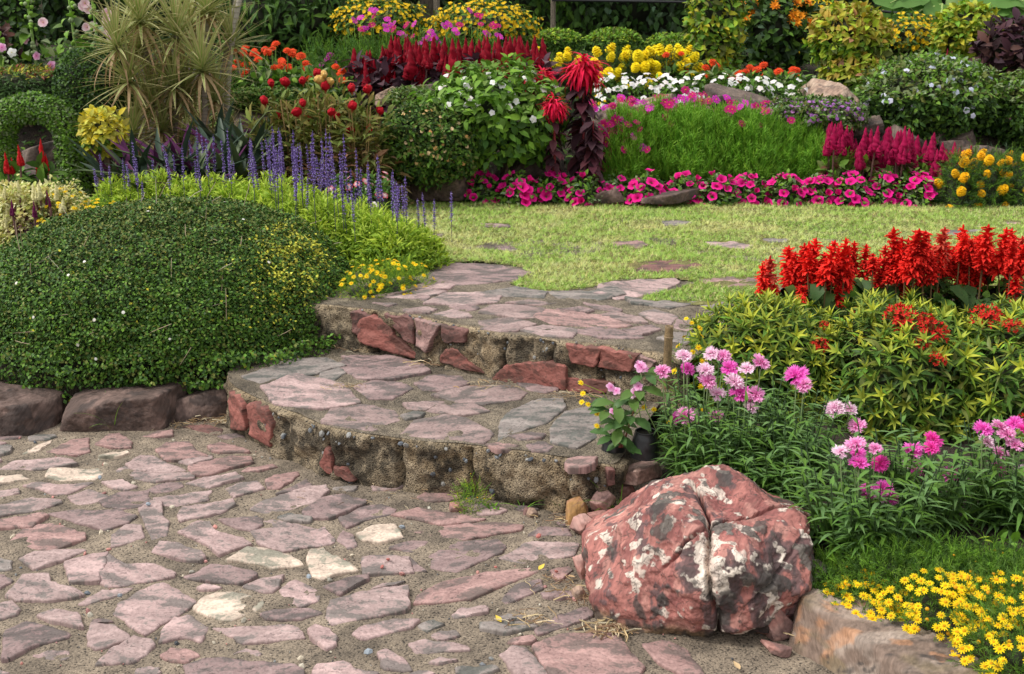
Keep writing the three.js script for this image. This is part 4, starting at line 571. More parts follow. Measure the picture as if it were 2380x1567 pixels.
// scarlet salvia spike, y 0..1
FL.salviaRed = several(4, () => {
  const m = new MB(), a = L3(0.72, 0.010, 0.009), b = L3(0.93, 0.045, 0.028); m.tube([V3(0, -0.1, 0), V3(0, 0.5, 0), V3(0, 1, 0)], 0.016, 0.008, 5, L3(0.2, 0.12, 0.05), a);
  for (let j = 0; j < 14; j++) { const t = 0.03 + 0.93 * (j + rr(-.3, .3)) / 14, n = j > 11 ? 5 : 7, L = 0.25 * (1 - Math.pow(t, 3) * 0.55) * rr(0.75, 1.15); for (let k = 0; k < n; k++) { if (R() < 0.1) continue; const M = MX(V3(0, t + rr(-0.02, 0.02), 0), (k + j * 0.5) / n * 6.28 + rr(-0.3, 0.3), 0, 1).multiply(new THREE.Matrix4().makeRotationX(-rr(-0.05, 0.7) - t * 0.4)); m.blade(M, { len: L * rr(0.75, 1.2), wid: 0.062, seg: 3, bend: rr(0.2, 0.9), fold: 0.7, ca: a, cb: b, prof: (s) => s < 0.5 ? 0.55 + 0.9 * s : 1.3 - s }); if (R() < 0.6) m.blade(M.clone().multiply(new THREE.Matrix4().makeTranslation(0, 0.012, L * 0.3)), { len: L * 0.8, wid: 0.045, seg: 2, bend: 1.1, fold: 0.3, ca: b, cb: b }); m.ball(V3(0, 0, 0).applyMatrix4(M.clone().multiply(new THREE.Matrix4().makeTranslation(0, 0, L * 0.2))), 0.026, 0.026, 0.026, a, 4, 3); } }
  return m.ball(V3(0, 0.98, 0), 0.03, 0.06, 0.03, a, 5, 4, 0.2);
});
// mealy-cup sage spike, y 0..1: bare grey-violet stalk, whorls above
FL.salviaBlue = several(5, () => {
  const m = new MB(), st = L3(0.09, 0.075, 0.12), a = L3(0.14, 0.085, 0.30), b = L3(0.30, 0.20, 0.62), bx0 = rr(-0.05, 0.05), bz0 = rr(-0.05, 0.05); m.tube([V3(0, 0, 0), V3(bx0 * 0.4, 0.5, bz0 * 0.4), V3(bx0, 1, bz0)], 0.0085, 0.006, 5, st, a);
  const n = 13; for (let j = 0; j < n; j++) { const t = 0.42 + 0.57 * j / n, cx = bx0 * t * t, cz = bz0 * t * t, k0 = j === 0 || (j < 3 && R() < 0.5) ? 3 : 6, L = 0.05 * (1.1 - (t - 0.42) * 0.9); for (let k = 0; k < k0; k++) { const M = MX(V3(cx, t + rr(-0.008, 0.008), cz), (k + j * 0.5) / k0 * 6.28, 0, 1).multiply(new THREE.Matrix4().makeRotationX(-rr(0.1, 0.8))), p = V3(0, 0, L * 0.45).applyMatrix4(M); m.ball(p, 0.0095, 0.012, 0.0095, R() < 0.12 ? L3(0.4, 0.38, 0.5) : a, 4, 3); if (R() < 0.75) m.blade(M.clone().multiply(new THREE.Matrix4().makeTranslation(0, 0, L * 0.5)), { len: L * rr(0.6, 1.0), wid: 0.014, seg: 2, bend: 0.9, fold: 0.4, ca: b, cb: L3(0.38, 0.28, 0.70) }); } }
  return m;
});
FL.ixora = several(3, () => { const m = new MB(), a = L3(0.30, 0.008, 0.008), b = L3(0.62, 0.03, 0.02); for (let k = 0; k < 46; k++) { const d = rdir(0.12), p = V3(d.x, d.y * 0.62, d.z).multiplyScalar(rr(0.75, 1)), M = basis(p, d, UP, 1); m.tube([V3(0, 0, 0), p], 0.014, 0.02, 3, a, a); for (let q = 0; q < 4; q++) m.blade(M.clone().multiply(new THREE.Matrix4().makeRotationZ(q * 1.5708)).multiply(new THREE.Matrix4().makeRotationX(-0.9)), { len: 0.2, wid: 0.055, seg: 1, fold: 0, flat: true, ca: b, cb: b, prof: () => 0.8 }); } return m; });
FL.bell = several(1, () => ringPetals(new MB(), 5, 0.8, 0.34, 0.5, 0, L3(0.80, 0.48, 0.01), L3(0.86, 0.60, 0.02), { seg: 2, prof: (t) => 0.4 + 0.6 * t, r0: 0.02 }));
FL.tiny = several(1, () => ringPetals(new MB(), 5, 0.9, 0.4, 0.2, 0, one, one, { seg: 1, prof: () => 1, flat: true, r0: 0.02 }));

function flower(parent, set, pos, nrm, s, mat = M_PETAL, name = 'flower') { const o = mesh(name, pick(set), mat === 0 ? pick(petalTints) : mat, parent); o.position.copy(pos); const n = nrm.clone().normalize(), t = V3(R() - 0.5, 0.01, R() - 0.5); o.quaternion.setFromRotationMatrix(new THREE.Matrix4().makeBasis(bx.crossVectors(n, t).normalize().clone(), n, V3().crossVectors(bx, n))); o.scale.setScalar(s); return o; }
const copies = (set, pts, s, mat, col = [one]) => pts.map((q) => ({ m: basis(q.p, rdir().cross(q.n), q.n, s * rr(0.8, 1.2)), c: vary(pick(col), 0.01, 0, 0.08) }));
const droop = leafGeo(0.075, 6, 1.7, 0.3, pLance);
// ---------------------------------------------------------------- clipped dome bush, near left
{
  rs(101);
  const c = atD(432, 700, 4.47), t = thing('dome_bush', 'large clipped dome of small dark green leaves left of the steps', 'bush', V3(c.x, 0.21, c.z));
  const rx = 0.685, ry = 0.445, rz = 0.68, p = 2.15;
  const gold = V3(0.53, 0.22, 0.30);                                            // where the sport of yellow leaves grows
  const pal = (q) => { const r = R(), gy = Math.exp(-(Math.pow((q.x - 0.50) / 0.12, 2) + Math.pow((q.y - 0.27) / 0.13, 2))) * (q.z > 0 ? 1 : 0.3) * (0.5 + 1.2 * sstep(-0.1, 0.15, fbm(q.x * 14, q.y * 14, q.z * 14, 2))); if (R() < gy * 0.42) return L3(0.56, 0.56, 0.07); return r < 0.004 ? G.gold : r < 0.12 + 0.3 * sstep(0.2, 0.5, q.y) ? G.olive : r < 0.45 ? G.mid : r < 0.8 ? G.dark : G.deep; };
  const it = leafCloud({ rx, ry, rz, p, n: 125000, size: [0.009, 0.0165], pal, out: 0.35, up: 0.3, rnd: 0.8, shell: 0.16, lump: 0.04, lf: 5, yMin: -0.02, flatN: 0.5, back: 0.5, vl: 0.3 });
  const hang = leafCloud({ rx: rx * 1.02, ry: 0.27, rz: rz * 1.0, p: 3.2, n: 60000, size: [0.011, 0.02], pal, out: 0.4, up: 0.1, rnd: 0.8, shell: 0.12, lump: 0.08, lf: 6, yMin: -0.99, vl: 0.3 }).filter((q) => q.p.y < 0.02 && q.p.y > -0.205 - 0.06 * ns(q.p.x * 9, 1, q.p.z * 9));
  for (const q of it.concat(hang)) if (q.p.x < 0) { q.m.elements[12] += q.p.x * 0.2; q.p.x *= 1.2; }     // the flank away from the steps is flatter
  scatter('foliage', LEAF.round, M_GLOSS, it.concat(hang), t);
  core(t, rx * 0.95, ry * 0.86, rz * 0.86, 0, 2.1).position.x = -rx * 0.1;
  const tw = new MB();
  for (let k = 0; k < 120; k++) { const q = it[Math.floor(R() * it.length)], d = rdir().addScaledVector(q.n, 0.25).normalize(), L = rr(0.04, 0.12), a = q.p.clone().addScaledVector(q.n, 0.0), cc = R() < 0.75 ? L3(0.34, 0.26, 0.18) : L3(0.45, 0.38, 0.3); tw.tube([a, a.clone().addScaledVector(d, L * 0.5).addScaledVector(q.n, 0.012), a.clone().addScaledVector(d, L).addScaledVector(q.n, 0.015)], 0.0016, 0.0009, 3, cc, cc); }
  mesh('twig', tw.build(), M_STEM, t, 'stuff');
  const bl = []; for (let k = 0; k < 55; k++) { const q = it[Math.floor(R() * it.length)]; bl.push({ p: q.p.clone().addScaledVector(q.n, 0.014), n: q.n }); }
  scatter('blossom', FL.tiny[0], M_PETAL, copies(0, bl, 0.006, 0, [L3(0.8, 0.78, 0.72)]), t);
}

// ---------------------------------------------------------------- mealy-cup sage, lime foliage and violet spikes
{
  rs(111);
  const spots = [[968, 4.78, 536, 470, 4], [925, 4.72, 516, 425, 5], [868, 4.78, 491, 425, 5], [905, 5.1, 506, 400, 5], [815, 4.86, 476, 350, 7], [850, 5.25, 476, 400, 4], [760, 4.88, 461, 325, 8], [705, 4.98, 446, 318, 8], [780, 5.25, 451, 355, 7], [650, 5.05, 426, 310, 9], [700, 5.4, 431, 330, 7], [600, 5.16, 430, 345, 6], [545, 5.26, 418, 330, 6], [490, 5.34, 418, 345, 5], [435, 5.42, 414, 345, 5], [375, 5.5, 410, 350, 5], [320, 5.56, 412, 370, 4], [270, 5.6, 420, 375, 3], [630, 5.5, 416, 330, 6], [560, 5.6, 420, 330, 5], [480, 5.7, 415, 330, 4]];
  const rank = (x) => spots.filter((q) => q[0] < x).length;
  spots.forEach(([px, d, fy, sy, ns2], i) => {
    const b = atD(px, fy, d), base = soilH(b.x, b.z), top = Math.max(0.12, b.y - base), w = 0.125 * (0.9 + top);
    const right = px > 700, t = thing('blue_sage', `violet spiked sage with lime foliage, ${ordL(rank(px), spots.length)} in the sage bed`, 'sage', V3(b.x, base, b.z), 'violet sages in the bed left of the lawn');
    const pal = (q) => q.y > top * 0.55 ? pick([L3(0.50, 0.64, 0.07), G.lime, L3(0.34, 0.50, 0.055), L3(0.46, 0.60, 0.08)]) : pick([L3(0.26, 0.42, 0.05), L3(0.3, 0.46, 0.055), G.lime]);
    scatter('foliage', LEAF.lance, M_LEAF, leafCloud({ rx: w, ry: top, rz: w, n: Math.round(2200 + top * 3400), size: [0.022, 0.044], pal, out: 0.8, up: 0.55, rnd: 0.5, shell: 0.75, lump: 0.2, yMin: 0, flatN: 0.7, back: 0.7, vl: 0.18 }), t);
    stems(t, 7, w * 0.7, top * 0.85, 0.003, L3(0.2, 0.3, 0.06));
    for (let k = 0; k < Math.ceil(ns2 * 0.8); k++) { const q = V3(gauss() * w * 1.05, 0, gauss() * w * 0.9), spTop = atD(px, sy - 30 + Math.abs(gauss()) * 85, d).y - base, h0 = top * rr(0.45, 0.7), o = mesh('flower_spike', pick(FL.salviaBlue), M_PETAL, t); o.position.set(q.x, h0, q.z); const H = Math.max(0.16, spTop - h0); o.scale.set(0.175, H, 0.175); o.rotation.set(gauss() * 0.09, R() * 6, gauss() * 0.09); }
  });
}
// generic daisy / bedding mound: foliage, then flowers near the surface
function mound(o) {
  const t = thing(o.name, o.label, o.cat, o.pos, o.group), it = leafCloud({ rx: o.rx, ry: o.h, rz: o.rz, n: o.n, size: o.size, pal: o.pal, out: o.out ?? 0.6, up: o.up ?? 0.4, rnd: o.rnd ?? 0.7, shell: o.shell ?? 0.7, lump: o.lump ?? 0.2, yMin: o.yMin ?? 0, flatN: o.flatN ?? 0.7, back: 0.7, vl: o.vl ?? 0.2, p: o.p ?? 2 });
  const fo = scatter(o.leafName ?? 'foliage', o.leaf, o.mat ?? M_LEAF, it, t);
  if (o.core !== 0) core(t, o.rx * 0.7, o.h * (o.core ?? 0.6), o.rz * 0.7, 0);
  const fl = []; let tries = 0;
  while (fl.length < (o.nf ?? 0) && tries++ < 4000) {
    const d = rdir(o.fMin ?? 0.15); if (d.z < (o.fz ?? -0.6)) continue; const q = p_(o.p ?? 2, d), p = V3(d.x * o.rx * q, d.y * o.h * q, d.z * o.rz * q).multiplyScalar(1 + (o.rise ?? 0.04) + rr(-0.05, 0.06)), n = V3(d.x / o.rx, d.y / o.h, d.z / o.rz).normalize();
    if (fl.some((f) => f.p.distanceTo(p) < o.fs * (o.gap ?? 1.3))) continue; fl.push({ p, n: n.multiplyScalar(o.nOut ?? 0.7).addScaledVector(UP, 0.55).add(V3(gauss() * 0.25, 0, 0.25 + gauss() * 0.2)) });
  }
  for (const f of fl) flower(t, typeof o.set === 'function' ? o.set() : o.set, f.p, f.n, o.fs * rr(0.82, 1.15), 0);
  if (o.stalk) { const m = new MB(); for (const f of fl) m.tube([V3(f.p.x * 0.75, f.p.y * 0.3, f.p.z * 0.75), V3(f.p.x * 0.93, f.p.y * 0.7, f.p.z * 0.93), f.p], o.stalk, o.stalk * 0.8, 4, o.stalkCol ?? G.fresh, o.stalkCol ?? G.fresh); mesh('stem', m.build(), M_STEM, t); }
  return t;
}
const p_ = (p, d) => p === 2 ? 1 : Math.pow(Math.pow(Math.abs(d.x), p) + Math.pow(Math.abs(d.y), p) + Math.pow(Math.abs(d.z), p), -1 / p);
{
  rs(121);
  [[845, 655, 4.28, 34], [900, 650, 4.32, 44], [945, 640, 4.42, 26]].forEach(([px, py, d, n], i) => { const p = atD(px, py, d); mound({ name: 'yellow_daisy', label: `${['left', 'middle', 'right'][i]} clump of small yellow daisies between sages and the upper landing`, cat: 'daisy', group: 'yellow daisies by the landing', pos: V3(p.x, H2 - 0.02, p.z), rx: 0.10, rz: 0.085, h: 0.115 + (i === 1 ? 0.02 : 0), n: 560, size: [0.02, 0.045], leaf: LEAF.feather, pal: [G.fresh, G.lime, G.mid], nf: n, set: FL.daisy, fs: 0.0105, rise: 0.12, fMin: 0.02, core: 0.4 }); });
  const p = atD(205, 487, 5.1); for (let k = 0; k < 2; k++) mound({ name: 'yellow_daisy', label: `${['left', 'right'][k]} patch of tiny yellow daisies behind the clipped dome bush`, cat: 'daisy', pos: V3(p.x - 0.1 + k * 0.18, soilH(p.x, p.z) + 0.05, p.z + k * 0.05), rx: 0.15, rz: 0.15, h: atD(205, 452, 5.1).y - soilH(p.x, p.z) - 0.04 - k * 0.03, n: 420, size: [0.03, 0.06], leaf: LEAF.feather, pal: [G.fresh, G.mid], nf: 70, set: FL.daisy, fs: 0.011, rise: 0.05, gap: 1.1 });
}
// ---------------------------------------------------------------- ixora hedge, near right
{
  rs(131);
  const whorl = [0, 1, 2].map(() => { const m = new MB(), old = G.mid; for (let r = 0; r < 3; r++) for (let k = 0; k < 5; k++) { const young = r === 2, ca = young ? L3(0.36, 0.43, 0.06) : r ? L3(0.11, 0.20, 0.025) : L3(0.05, 0.10, 0.018), cb = young ? L3(0.50, 0.53, 0.05) : r ? L3(0.17, 0.26, 0.03) : L3(0.075, 0.13, 0.022), M = MX(V3(0, r * 0.14 - 0.25, 0), (k + r * 0.37) / 5 * 6.28 + rr(-.25, .25), 0).multiply(new THREE.Matrix4().makeRotationX(-(0.15 + r * 0.42) + rr(-.25, .25))); m.blade(M, { len: rr(0.8, 1.1) * (young ? 0.75 : 1), wid: 0.088, seg: 4, bend: rr(0.2, 0.7), fold: 0.35, ca, cb, cm: young ? ca : L3(ca.r * 1.5, ca.g * 1.4, ca.b * 1.4), prof: pLance }); } return m.build(); });
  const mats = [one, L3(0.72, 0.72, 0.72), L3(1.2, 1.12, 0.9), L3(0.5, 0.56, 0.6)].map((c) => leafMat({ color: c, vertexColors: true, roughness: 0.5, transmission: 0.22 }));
  const bushes = [['left one of three ixora bushes, its end facing the paved landing', 1770, 3.62, 0.25, 0.26], ['middle ixora bush with the large red flower clusters on top', 2075, 3.52, 0.27, 0.31], ['right ixora bush running out of the right frame edge', 2390, 3.44, 0.29, 0.33]];
  const clusters = [[[1470 + 530, 790, 0.034], [1903, 803, 0.032], [1915, 760, 0.022], [1990, 730, 0.026]], [[2090, 745, 0.06], [2165, 772, 0.05], [2175, 838, 0.03], [2150, 745, 0.03], [2140, 800, 0.026]], [[2290, 742, 0.055], [2350, 760, 0.03], [2380, 980, 0.028]]];
  bushes.forEach(([label, px, d, rx, rz], i) => {
    const c = atD(px, 900, d), base = soilH(c.x, c.z) - 0.02, h = [0.30, 0.33, 0.34][i], t = thing('ixora_bush', label, 'ixora', V3(c.x, base, c.z), 'ixora bushes at the right');
    const rX = rx, rZ = rz, surf = [];
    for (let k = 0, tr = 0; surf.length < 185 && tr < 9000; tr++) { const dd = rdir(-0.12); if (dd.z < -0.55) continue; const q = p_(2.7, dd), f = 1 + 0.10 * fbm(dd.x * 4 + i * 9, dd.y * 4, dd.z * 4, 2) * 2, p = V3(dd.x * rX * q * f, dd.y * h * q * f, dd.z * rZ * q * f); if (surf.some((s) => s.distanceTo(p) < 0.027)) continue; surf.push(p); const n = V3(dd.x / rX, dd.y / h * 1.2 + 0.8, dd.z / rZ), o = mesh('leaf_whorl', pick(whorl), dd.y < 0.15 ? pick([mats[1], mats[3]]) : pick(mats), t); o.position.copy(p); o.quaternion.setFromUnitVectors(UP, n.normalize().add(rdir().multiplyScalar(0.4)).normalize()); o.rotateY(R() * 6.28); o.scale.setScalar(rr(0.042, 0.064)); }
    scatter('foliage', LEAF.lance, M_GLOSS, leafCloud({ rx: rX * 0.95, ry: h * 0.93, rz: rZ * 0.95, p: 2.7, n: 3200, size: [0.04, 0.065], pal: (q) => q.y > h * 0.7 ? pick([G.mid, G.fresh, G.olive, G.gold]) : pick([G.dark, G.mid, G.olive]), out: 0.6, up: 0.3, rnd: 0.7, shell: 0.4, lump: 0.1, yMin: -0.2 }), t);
    core(t, rX * 0.72, h * 0.74, rZ * 0.72, 0, 2.5);
    for (const [fx, fy, r] of clusters[i]) { const dd = ray(fx, fy), o = V3(0, EYE, 0).sub(t.position); let s = d * 0.8; for (; s < d * 1.3; s += 0.01) { const q = o.clone().addScaledVector(dd, s), f = Math.pow(Math.abs(q.x / rX), 2.7) + Math.pow(Math.abs(q.y / h), 2.7) + Math.pow(Math.abs(q.z / rZ), 2.7); if (f < 1.0) break; } const q = o.clone().addScaledVector(dd, Math.min(s, d * 1.12)); flower(t, FL.ixora, q.add(V3(0, 0.004, 0.01)), V3(q.x, 0.5, 0.25), r, M_PETAL, 'flower_cluster'); }
  });
}
// ---------------------------------------------------------------- scarlet salvias behind them
{
  rs(141);
  const fadedRed = leafMat({ color: L3(0.8, 3.2, 3.0), vertexColors: true });
  const Z = (a) => [1543.3 + a[0] * 0.3561, 464.9 + a[1] * 0.3561];
  const heads = [[[700, 380, 250], [665, 430, 190], [720, 560, 100]], [[822, 315, 240], [905, 300, 250], [870, 470, 110], [930, 520, 70]], [[990, 270, 250], [1075, 280, 240], [1020, 400, 200], [1150, 350, 150]], [[1195, 270, 230], [1255, 290, 200], [1200, 420, 160], [880, 590, 80]], [[1325, 305, 190], [1370, 360, 130], [1440, 310, 190], [1480, 360, 150]], [[1530, 200, 280], [1590, 330, 180], [1605, 480, 120], [1660, 200, 260]], [[1715, 210, 250], [1760, 300, 200], [1780, 400, 130], [1820, 195, 240]], [[1865, 250, 240], [1900, 330, 150], [1965, 190, 260], [1960, 540, 80]], [[2030, 240, 260], [2060, 330, 230], [2105, 185, 260], [2010, 420, 150], [2150, 300, 200]], [[2220, 195, 260], [2290, 210, 250], [2260, 420, 120], [2340, 260, 230], [2400, 210, 260]], [[2470, 240, 250], [2540, 210, 260], [2600, 260, 220]]];
  heads.forEach((L, i) => {
    const cx = L.reduce((a, q) => a + q[0], 0) / L.length, px = 1543.3 + cx * 0.3561, d = 4.12 + 0.03 * Math.sin(i * 2), b = atD(px, 700, d), base = soilH(b.x, b.z), t = thing('scarlet_salvia', `scarlet salvia with tall red spikes, ${ordL(i, heads.length)} in the row behind the ixora`, 'salvia', V3(b.x, base, b.z), 'scarlet salvias behind the ixora');
    const leafTop = atD(px, 645, d).y - base, stemM = new MB();
    for (const q of [...L]) for (let e = 0; e < 2; e++) if (R() < 0.8) L.push([q[0] + gauss() * 55, q[1] + 15 + Math.abs(gauss()) * 110, q[2] * rr(0.5, 0.95)]);
    for (const q of L) { const [x, y] = Z(q), dd = d + rr(-0.1, 0.1), top = atD(x, y, dd).sub(t.position), len = q[2] * 0.3561 * mpp(y, dd) * 1.12, o = mesh('flower_spike', pick(FL.salviaRed), R() < 0.08 ? fadedRed : R() < 0.5 ? M_PETAL : petalTints[1], t), bot = top.clone(); bot.y -= len; o.position.copy(bot); const wd = clamp(len * 1.0, 0.11, 0.17); o.scale.set(wd, len * 1.05, wd); o.rotation.set(gauss() * .14, R() * 6, gauss() * 0.14); stemM.tube([V3(bot.x * 0.3, 0, bot.z * 0.3), V3(bot.x * 0.8, bot.y * 0.5, bot.z * 0.8), bot], 0.004, 0.0025, 5, L3(0.14, 0.2, 0.05), L3(0.2, 0.1, 0.05)); }
    mesh('stem', stemM.build(), M_STEM, t);
    for (let k = 0; k < 13; k++) { const a = rr(-1.9, 1.9), y = rr(0.12, 1.0) * leafTop, r = rr(0.05, 0.12), dir = V3(Math.sin(a), rr(-0.5, 0.1), Math.cos(a)), o = mesh('leaf', LEAF.heart, k % 3 ? leafMatA : leafMatB, t); o.matrixAutoUpdate = true; basis(V3(dir.x * r * 0.6, y, dir.z * r * 0.6), dir, V3(dir.x * 0.4, 1, dir.z * 0.4 + 0.3), rr(0.055, 0.085)).decompose(o.position, o.quaternion, o.scale); }
    scatter('foliage', LEAF.heart, M_LEAF, leafCloud({ rx: 0.12, ry: leafTop * 0.9, rz: 0.11, n: 90, size: [0.03, 0.06], pal: [G.dark, G.mid, G.deep], out: 0.7, up: 0.1, rnd: 0.5, shell: 0.5, yMin: 0 }), t);
  });
}
// ---------------------------------------------------------------- garden pinks
{
  rs(151);
  const tuftGeo = [0, 1, 2].map(() => { const m = new MB(); for (let s = 0; s < 20; s++) { const a = R() * 6.28, r = Math.sqrt(R()) * 0.075, H = rr(0.12, 0.33), lean = V3(Math.cos(a) * 0.24, 1, Math.sin(a) * 0.24).normalize(), p0 = V3(Math.cos(a) * r, 0, Math.sin(a) * r), p1 = p0.clone().addScaledVector(lean, H); m.tube([p0, p0.clone().lerp(p1, 0.5), p1], 0.0022, 0.0016, 4, G.mid, G.blue); for (let k = 0; k < 14; k++) { const t = (k + 0.4) / 14, dir = V3(Math.cos(k * 2.4 + s), rr(0.25, 0.8), Math.sin(k * 2.4 + s)), c0 = pick([G.mid, L3(0.13, 0.25, 0.075), L3(0.17, 0.31, 0.10), L3(0.14, 0.29, 0.055)]); m.blade(basis(p0.clone().lerp(p1, t), dir, V3(dir.x * -0.4, 1, dir.z * -0.4), 1), { len: rr(0.055, 0.095) * (1.2 - 0.55 * t), wid: 0.0054, seg: 4, bend: rr(0.2, 1.3), fold: 0.3, ca: c0, cb: vary(c0, 0.02, 0, 0.1), prof: pLance }); } } return m.build(); });
  const plants = [
    ['low leafy pink clump beside the black nursery bag', 1625, 1065, 3.0, '1490,853,0,.7 1540,862,0 1598,857,1,.75 1590,827,2 1655,822,2 1680,828,0,.6 1640,860,2,.8 1645,886,0 1575,972,1 1592,966,0 1610,968,0,.8 1665,968,0,.6 1480,912,2,.8'],
    ['leafy pink clump with paired pale flowers before the ixora', 1720, 1070, 2.95, '1668,916,2,.8 1695,857,1,.8 1708,888,2 1737,858,2,.9 1768,843,0 1720,914,1 1757,918,0 1742,935,0,.8 1747,948,2,.7'],
    ['pink clump whose tall stem carries two flowers before the ixora', 1850, 1075, 2.93, '1852,873,1 1868,895,0,.8 1940,950,2 1975,951,2,.8 1993,990,0,.85'],
    ['pink clump with the large triple flower head right of the boulder', 2030, 1290, 2.55, '1955,1050,2,.8 1990,1032,0 1995,1055,1,.9 1997,1076,1 2045,1078,3 2035,1042,0,.6 2020,1140,1 2052,1136,1 2040,1152,2 2070,1158,1,.9 2003,1155,3,.5'],
    ['pink clump with a column of magenta flowers, middle right', 2140, 1230, 2.68, '2122,1046,1 2168,1022,3 2165,1042,3,.7 2133,1075,2,.8 2137,1098,1,.9 2146,1118,1 2115,1078,2,.6 2213,1103,1,.7'],
    ['pink clump with many flowers at the right frame edge', 2330, 1230, 2.66, '2285,997,1 2325,993,0 2357,984,1 2378,1000,3 2293,1027,2 2325,1053,0 2322,1092,1 2360,1035,0 2376,1100,2 2340,1010,0'],
    ['flowerless leafy pink clump between boulder and ixora', 1760, 1090, 2.86, '']];
  for (const [label, px, py, d, fl] of plants) {
    const b = atD(px, py, d), base = soilH(b.x, b.z), t = thing('pink_plant', label, 'pink plant', V3(b.x, base, b.z), 'garden pinks in the right bed');
    const nT = 4; for (let k = 0; k < nT; k++) { const o = mesh('foliage', pick(tuftGeo), M_LEAF, t, 'stuff'); o.position.set(clamp(gauss() * 0.055, -0.07, 0.1), 0, gauss() * 0.05); o.rotation.y = R() * 6.28; const s = rr(0.85, 1.1) * (py > 1200 ? 0.95 : 0.9); o.scale.set(s, s * (fl ? (py > 1200 ? 0.85 : 1.0) : 0.68), s); }
    const m = new MB();
    for (const w of fl.split(' ').filter(Boolean)) { const [x, y, k, s] = w.split(',').map(Number), dd = d + rr(-0.05, 0.05), p = atD(x, y, dd).sub(t.position); flower(t, FL.pink[k], p, V3(gauss() * 0.5, 0.85, 0.42 + gauss() * 0.3), 0.0305 * rr(0.85, 1.12) * Math.sqrt(s || 1) * (d < 2.75 ? 0.9 : 1)); m.tube([V3(p.x * 0.5, 0.05, p.z * 0.5), V3(p.x * 0.9, p.y * 0.6, p.z * 0.9), p.clone().add(V3(0, -0.018, 0))], 0.0019, 0.0015, 5, G.mid, G.pale); }
    if (m.p.length) mesh('stem', m.build(), M_STEM, t);
  }
}
// ---------------------------------------------------------------- golden daisies over the long rock
{
  rs(161);
  const D = [[2045, 1352, 2.38, 95, 'left'], [2195, 1366, 2.30, 120, 'middle'], [2350, 1375, 2.25, 110, 'right'], [2385, 1455, 2.12, 80, 'lowest']];
  D.forEach(([px, py, d, n, w], i) => { const c = atD(px, py, d), t = mound({ name: 'golden_daisy', label: `${w} plant of golden yellow daisies spilling over the long layered rock`, cat: 'daisy', group: 'golden daisies on the long rock', pos: V3(c.x, c.y - 0.05, c.z + 0.01), rx: 0.135, rz: 0.13, h: [0.065, 0.085, 0.09, 0.07][i], n: 1000, size: [0.03, 0.06], leaf: LEAF.feather, pal: [G.fresh, G.mid, L3(0.16, 0.28, 0.05)], nf: Math.round(n * 1.3), set: () => R() < 0.14 ? FL.bud : FL.daisy, fs: 0.0115, rise: 0.14, fMin: -0.35, fz: -0.1, gap: 0.95, yMin: -0.5, core: 0.5, lump: 0.25, nOut: 0.6 }); });
  [[1945, 1330, 2.42, 0.05], [2080, 1320, 2.4, 0.055], [2200, 1315, 2.38, 0.06], [2330, 1320, 2.36, 0.06]].forEach(([px, py, d, h], i) => { const c = atD(px, py, d); mound({ name: 'feathery_daisy_plant', label: `feathery green daisy plant with few buds, ${ordL(i, 4)} behind the golden daisies`, cat: 'daisy plant', pos: V3(c.x, soilH(c.x, c.z), c.z), rx: 0.10, rz: 0.09, h, n: 700, size: [0.03, 0.06], leaf: LEAF.feather, pal: [G.fresh, G.mid, G.dark], nf: 6, set: FL.bud, fs: 0.007, rise: 0.15, core: 0.5 }); });
}
